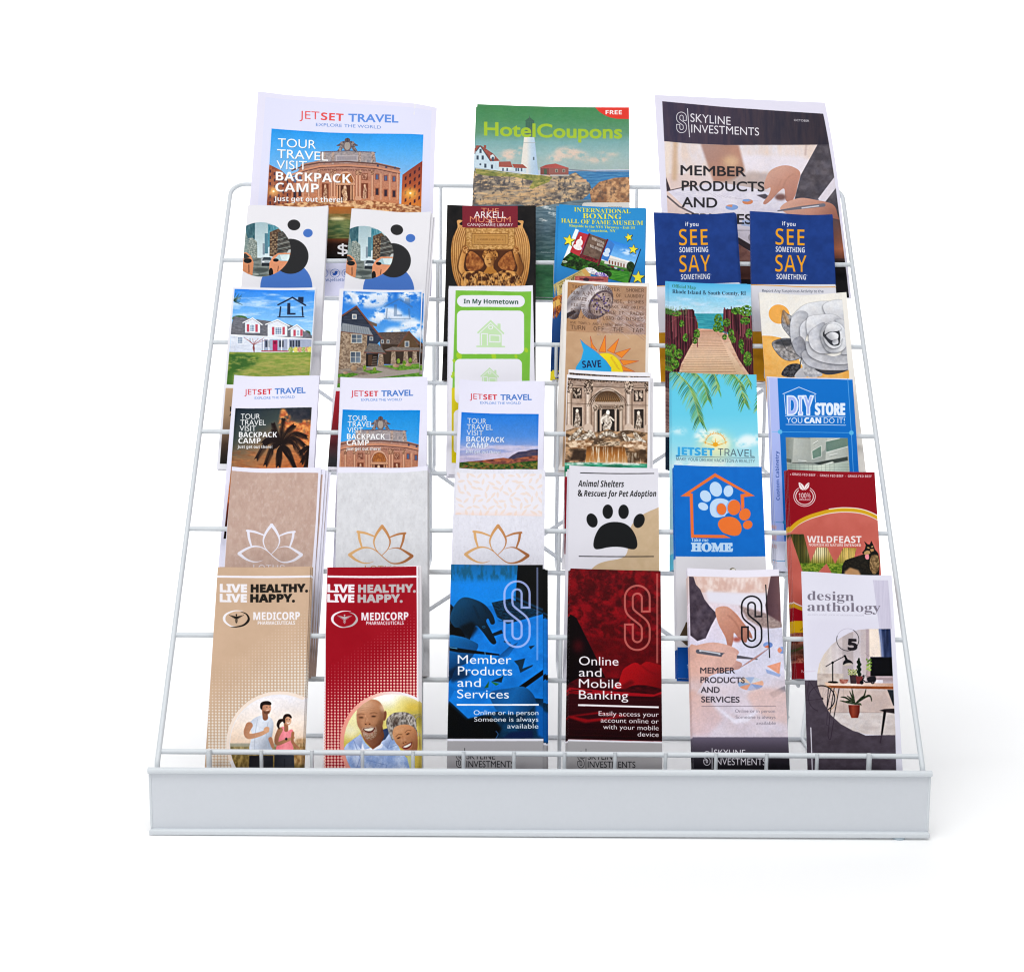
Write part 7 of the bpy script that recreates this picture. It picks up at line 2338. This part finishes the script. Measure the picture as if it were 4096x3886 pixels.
def sheet(name, w, h, z0, z1, bend, nx=14, ny=26, inset=0.0):
    """a thin bent sheet: printed front at z0, back at z1"""
    V, Fc = [], []
    for z in (z0, z1):
        for j in range(ny + 1):
            for i in range(nx + 1):
                u, v_ = i / nx, j / ny
                V.append(((u - .5) * (w - inset), v_ * (h - inset), z + bend(u, v_)))
    n = (nx + 1) * (ny + 1)
    q = lambda i, j, o: o + j * (nx + 1) + i
    for j in range(ny):
        for i in range(nx):
            Fc.append((q(i, j, 0), q(i + 1, j, 0), q(i + 1, j + 1, 0), q(i, j + 1, 0)))
    nf = len(Fc)
    for j in range(ny):
        for i in range(nx):
            Fc.append((q(i, j, n), q(i, j + 1, n), q(i + 1, j + 1, n), q(i + 1, j, n)))
    V = V + V
    q0 = q
    q = lambda i, j, o: q0(i, j, o) + 2 * n
    for i in range(nx):
        Fc.append((q(i, 0, 0), q(i, 0, n), q(i + 1, 0, n), q(i + 1, 0, 0)))
        Fc.append((q(i, ny, 0), q(i + 1, ny, 0), q(i + 1, ny, n), q(i, ny, n)))
    for j in range(ny):
        Fc.append((q(0, j, 0), q(0, j + 1, 0), q(0, j + 1, n), q(0, j, n)))
        Fc.append((q(nx, j, 0), q(nx, j, n), q(nx, j + 1, n), q(nx, j + 1, 0)))
    me = meshdata(name, V, Fc)
    uv = me.uv_layers.new(name='print')
    for p in me.polygons:
        p.material_index = 0 if p.index < nf else 1
        p.use_smooth = p.index < 2 * nf
        for li in p.loop_indices:
            vi = me.loops[li].vertex_index % n
            uv.data[li].uv = ((vi % (nx + 1)) / nx, (vi // (nx + 1)) / ny)
    return me


def ortho(k, cx, vb, rot, depth):
    a = math.radians(rot)
    ex = Vector((1, 0, 0)) * math.cos(a) - DV * math.sin(a)
    ey = Vector((1, 0, 0)) * math.sin(a) + DV * math.cos(a)
    o = Vector((0, RAIL[k][0] + GAP, RAIL[k][1])) + Vector((cx, 0, 0)) + DV * vb - NV * depth
    return Matrix(((ex.x, ey.x, NV.x, o.x), (ex.y, ey.y, NV.y, o.y), (ex.z, ey.z, NV.z, o.z), (0, 0, 0, 1)))


rnd = random.Random(11)
T = 'travel_magazine'
# kind, tier, centre x, base, width, height, tilt, art, paper, edge, rough, curl, label, spares [(dx mm, dy mm, tilt)], spare label
BOOKS = [
    ('magazine', 5, -.2379, -.0465, .2245, .2894, -.41, art_big_travel, 'e5e2f3', 0, .6, (-.034, 'drop'), 'large white travel magazine with fountain palace at dusk, top left of the rack', [], ''),
    ('magazine', 5, .0161, -.0465, .1910, .2702, .94, art_hotel, '2f7a40', 0, .5, (-.002, ''), 'green coupon magazine with white lighthouse on cover, top centre of the rack', [(-2.0, -2.5, .1), (-1.4, -1.0, 0)], 'copy of the lighthouse coupon magazine tucked behind the front one'),
    ('magazine', 5, .2650, -.0465, .2203, .2900, -1.22, art_big_member, 'e6e2f1', 0, .6, (-.020, 'lin'), 'large dark headed investment magazine with pointing hand, top right of the rack', [], ''),
    ('brochure', 4, -.2994, -.0465, .0967, .2288, -.05, art_taxi, 'e8e6ea', 0, .55, (-.0045, 'dip'), 'white city taxi brochure with black and blue circles, nearer the left side rod', [(1.2, -.6, -.3), (2.2, -1.4, -.5)], 'copy stacked behind the taxi brochure nearer the left side rod'),
    ('brochure', 4, -.1834, -.0465, .0954, .2231, 2.11, None, 'e8e6ea', 0, .55, (-.0045, 'dip'), 'white city taxi brochure with black and blue circles, beside the black museum brochure', [(2.2, -1.0, .2), (4.2, -4.5, .4)], 'copy stacked behind the taxi brochure beside the black museum brochure'),
    ('brochure', 4, -.0555, -.0465, .1050, .2307, -.08, art_museum, '141213', 1, .32, (-.002, ''), 'black museum brochure with bronze winged figure relief and maroon title block', [(1.2, .3, .1), (-1.5, -.5, .6)], 'copy stacked behind the black bronze relief museum brochure'),
    ('brochure', 4, .0688, -.0465, .1042, .2307, 2.39, art_boxing, '2c8ccb', 0, .3, (-.002, ''), 'bright blue boxing museum brochure with yellow stars and titles', [(.8, -.4, 0), (-2.0, .4, -.3)], 'copy stacked behind the bright blue boxing brochure'),
    ('brochure', 4, .2971, -.0465, .0985, .2233, 2.07, art_notice, '1b3a80', 0, .5, (-.0035, 'dip'), 'navy safety brochure with orange lettering, nearest the right side rod', [(-1.2, 1.0, .2), (1.6, .5, -.1)], 'copy stacked behind the navy safety brochure nearest the right side rod'),
    ('brochure', 4, .1900, -.0465, .0972, .2222, -.46, None, '1b3a80', 0, .5, (-.0035, 'dip'), 'navy safety brochure with orange lettering, beside the blue boxing brochure', [(1.6, .4, 0), (3.4, .2, -.1)], 'copy stacked behind the navy safety brochure beside the boxing brochure'),
    ('brochure', 3, -.3047, -.0465, .0962, .2249, .16, art_white_house, 'e9e8ee', 0, .35, (-.002, ''), 'real estate brochure with white house, red door and green lawn', [(.6, -.5, 0)], 'copy stacked behind the white house brochure'),
    ('brochure', 3, -.1825, -.0465, .0959, .2232, .48, art_dark_house, 'e9e8ee', 0, .35, (-.002, ''), 'real estate brochure with dark timber and stone houses under clouds', [(3.6, -1.2, -.2), (-1.0, .2, .4)], 'copy stacked behind the dark timber house brochure'),
    ('brochure', 3, -.0498, -.0495, .0971, .2327, -1.10, art_hometown, 'e8e6ee', 0, .6, (-.0045, 'dip'), 'green and yellow hometown brochure with pale house icons in white panels', [(-1.5, -1.8, .3), (-2.6, -3.2, .5), (1.0, -.6, -.4)], 'copy stacked behind the green hometown brochure'),
    ('brochure', 3, .0715, -.0465, .0978, .2355, 2.20, art_shower, 'efe9e3', 2, .4, (-.002, ''), 'tan water saving brochure with shower head and sun drawing', [(-2.2, -1.8, .1), (-3.8, -4.2, .2)], 'copy stacked behind the tan shower head brochure'),
    ('brochure', 3, .1932, -.0465, .0948, .2341, 1.41, art_beach, '8accea', 0, .4, (-.002, ''), 'map brochure with sandy boardwalk between dune fences to the sea', [(-2.6, 1.5, .3), (-5.2, 3.0, .4)], 'copy stacked behind the beach boardwalk map brochure'),
    ('brochure', 3, .3079, -.0465, .1008, .2223, -.62, art_rose, 'f1ece4', 0, .6, (-.0045, 'dip'), 'cream brochure with grey drawn rose and orange sun', [(2.0, .4, -.6), (3.6, -.6, -1.0)], 'copy stacked behind the cream rose brochure'),
    ('brochure', 2, -.2895, -.0465, .0942, .2225, .03, art_palm, 'e6e4f4', 0, .6, (-.0045, 'dip'), 'white travel brochure with dark palm tree against an orange sunset', [(.9, .4, -.2), (1.6, -.3, -.4)], 'copy stacked behind the sunset palm brochure'),
    ('brochure', 2, -.1675, -.0465, .0961, .2214, -.73, art_front, 'e6e4f4', 0, .6, (-.0035, 'dip'), 'white travel brochure with fountain palace front under blue sky', [(-.8, .8, 0), (.6, .3, -.2)], 'copy stacked behind the fountain palace brochure'),
    ('brochure', 2, -.0436, -.0465, .0941, .2184, .94, art_hills, 'e6e4f4', 0, .6, (-.0045, 'dip'), 'white travel brochure with brown hills under deep blue sky', [(-.9, .8, .2), (.8, -.6, -.1)], 'copy stacked behind the brown hills brochure'),
    ('brochure', 2, .0708, -.0465, .0924, .2244, 1.81, art_fountain, 'eceaee', 0, .35, (-.002, ''), 'white bordered brochure with sepia fountain, statues and green pool', [(1.6, 7.0, .1), (3.0, 1.0, .3)], 'copy stacked behind the sepia fountain brochure'),
    ('brochure', 2, .1882, -.0465, .0943, .2286, 1.62, art_cyan, '66cbe6', 0, .35, (-.002, ''), 'turquoise sky travel brochure with hanging palm fronds and sun emblem', [(-1.4, .2, .1), (-2.6, -.4, .2)], 'copy stacked behind the turquoise palm frond brochure'),
    ('brochure', 2, .2973, -.0465, .0933, .2247, 1.13, art_store, 'dfe0f0', 0, .45, (-.0035, 'dip'), 'blue hardware store brochure with kitchen cabinets photo and house outline', [(-1.6, .8, .3), (-3.2, 1.6, .5), (1.2, 1.2, -.3)], 'copy stacked behind the blue hardware store brochure'),
    ('brochure', 1, -.2785, -.0465, .0946, .2246, .09, art_lotus_brown, 'e6e4f3', 0, .65, (-.0045, 'dip'), 'pinkish brown lotus brochure with white flower outline', [(2.2, -.8, .6), (4.0, -1.4, .8), (6.2, -2.8, .9)], 'copy fanned out behind the pinkish brown lotus brochure'),
    ('brochure', 1, -.1596, -.0465, .0952, .2256, -1.54, art_lotus_grey, 'e6e4f3', 2, .65, (-.0045, 'dip'), 'plain grey lotus brochure with gold flower outline and white top edge', [(-.5, 1.2, .2), (1.0, -.4, 0), (1.8, -1.2, 0)], 'copy stacked behind the plain grey lotus brochure'),
    ('brochure', 1, -.0445, -.0465, .0960, .2248, .89, art_lotus_leaf, 'e4e2ee', 0, .65, (-.0045, 'dip'), 'white lotus brochure with pale leaf pattern above gold flower outline', [(.6, -.4, -.2)], 'copy stacked behind the leaf patterned lotus brochure'),
    ('brochure', 1, .0742, -.0465, .0947, .2277, 1.40, art_paw, 'dddbe3', 0, .4, (-.002, ''), 'white animal shelter brochure with one large black paw print', [(-1.6, -3.6, .1), (-2.8, -3.0, .2)], 'copy stacked behind the black paw print brochure'),
    ('brochure', 1, .1865, -.0465, .0934, .2295, .87, art_takehome, 'dad8de', 0, .35, (-.002, ''), 'blue pet adoption brochure with orange house outline and two paw prints', [(-1.2, -2.5, .1), (-2.4, -3.0, .3)], 'copy stacked behind the blue pet adoption brochure'),
    ('brochure', 1, .3047, -.0465, .0919, .2248, 1.44, art_wild, '8c0316', 0, .35, (-.002, ''), 'dark red pet food brochure with black dog and gold arc', [(-1.2, 0, .1), (-2.4, .3, .1), (-3.4, .4, .1)], 'copy stacked behind the dark red pet food brochure'),
    ('brochure', 0, -.2756, -.0465, .0938, .2272, -.93, art_health_tan, 'c8a98d', 1, .35, (-.002, ''), 'tan health brochure with jogging couple in a round photo', [(1.0, .8, .1), (1.9, .4, .1)], 'copy stacked behind the tan joggers brochure'),
    ('brochure', 0, -.1623, -.0465, .0929, .2284, -1.73, art_health_red, 'ebe6ea', 1, .35, (-.002, ''), 'red health brochure with smiling older couple in a round photo', [(1.4, .6, .2), (2.6, -.4, .2)], 'copy stacked behind the red older couple brochure'),
    ('brochure', 0, -.0429, -.0465, .0932, .2312, -.07, art_member_blue, '0f7ccc', 1, .28, (-.001, ''), 'blue tinted investment brochure with pointing hand and outlined letter', [(2.4, -3.6, .1), (3.8, -4.0, .1), (4.8, -3.5, .1)], 'copy stacked behind the blue tinted investment brochure'),
    ('brochure', 0, .0721, -.0465, .0915, .2268, 1.28, art_online_red, '6c0612', 0, .28, (-.001, ''), 'deep red banking brochure with hand on a laptop', [(-1.2, -1.2, .1), (-2.4, -1.5, .1)], 'copy stacked behind the deep red banking brochure'),
    ('brochure', 0, .1950, -.0465, .0929, .2283, .33, art_member_light, 'e6e2ee', 2, .6, (-.0035, 'dip'), 'pale pink investment brochure with black outlined letter and pen in hand', [(-1.0, -.8, .2), (-2.0, -1.4, .3), (1.2, -.6, -.4)], 'copy stacked behind the pale pink investment brochure'),
    ('brochure', 0, .3034, -.0465, .0916, .2248, 2.06, art_design, 'dedce9', 0, .6, (-.0045, 'dip'), 'pale lavender design brochure with desk, lamp and plant photo', [(.8, -.5, -.1)], 'copy stacked behind the pale lavender design brochure'),
]
DROPS = ([0, .17, .53, .67, .88, 1.0], [0, .23, .5, .56, .72, 1.0])
last_print = None
for (kind, k, cx, vb, w, h, rot, art, paper, edge, rough, curl, label, spares, slabel) in BOOKS:
    M = ortho(k, cx, vb, rot, 0)
    if art:
        quad = [project(M @ Vector(p)) for p in ((-w / 2, h, 0), (w / 2, h, 0), (w / 2, 0, 0), (-w / 2, 0, 0))]
        pg = Page(quad, w, h, paper)
        art(pg)
        last_print = print_mat('cover_print', pg.a, rough)
    amt, sh = curl
    ph = rnd.random() * 6.28

    def bend(u, v, amt=amt, sh=sh, ph=ph):
        t = max(0.0, (v - .45) / .55)
        if sh == 'drop':
            return amt * float(np.interp(u, *DROPS)) * t * t
        if sh == 'lin':
            return amt * u * t * t
        if sh == 'dip':
            return amt * (math.sin(math.pi * u) * .8 + .35 * math.sin(2 * math.pi * u + ph)) * t * t
        return amt * math.sin(math.pi * u) * v
    pe = (M_PAPER, M_EDGE_D, M_EDGE_T)[edge]
    root = bpy.data.objects.new(kind, None)
    SC.collection.objects.link(root)
    root.empty_display_size = .03
    root.matrix_world = M
    root['label'], root['category'] = label, kind
    fr = link('front_cover', sheet('front_cover', w, h, 0, -.00022, bend), [last_print, M_PAPER], root)
    lv = link('inner_leaves', sheet('inner_leaves', w, h, -.00034, -.00125, bend, 8, 14, .0004), [pe, pe], root)
    for n_, (dx, dy, dr) in enumerate(spares):
        c = root.copy()
        SC.collection.objects.link(c)
        c.matrix_world = ortho(k, cx + dx * .001, vb + dy * .001 * (1 if n_ >= 0 else 0), rot + dr, .0019 * (n_ + 1))
        c['label'] = slabel
        c['group'] = 'spare copies in the pocket: ' + slabel.split(' behind the ')[-1]
        for ch_ in (fr, lv):
            d = ch_.copy()
            d.parent = c
            SC.collection.objects.link(d)
bpy.data.objects.remove(_txo)
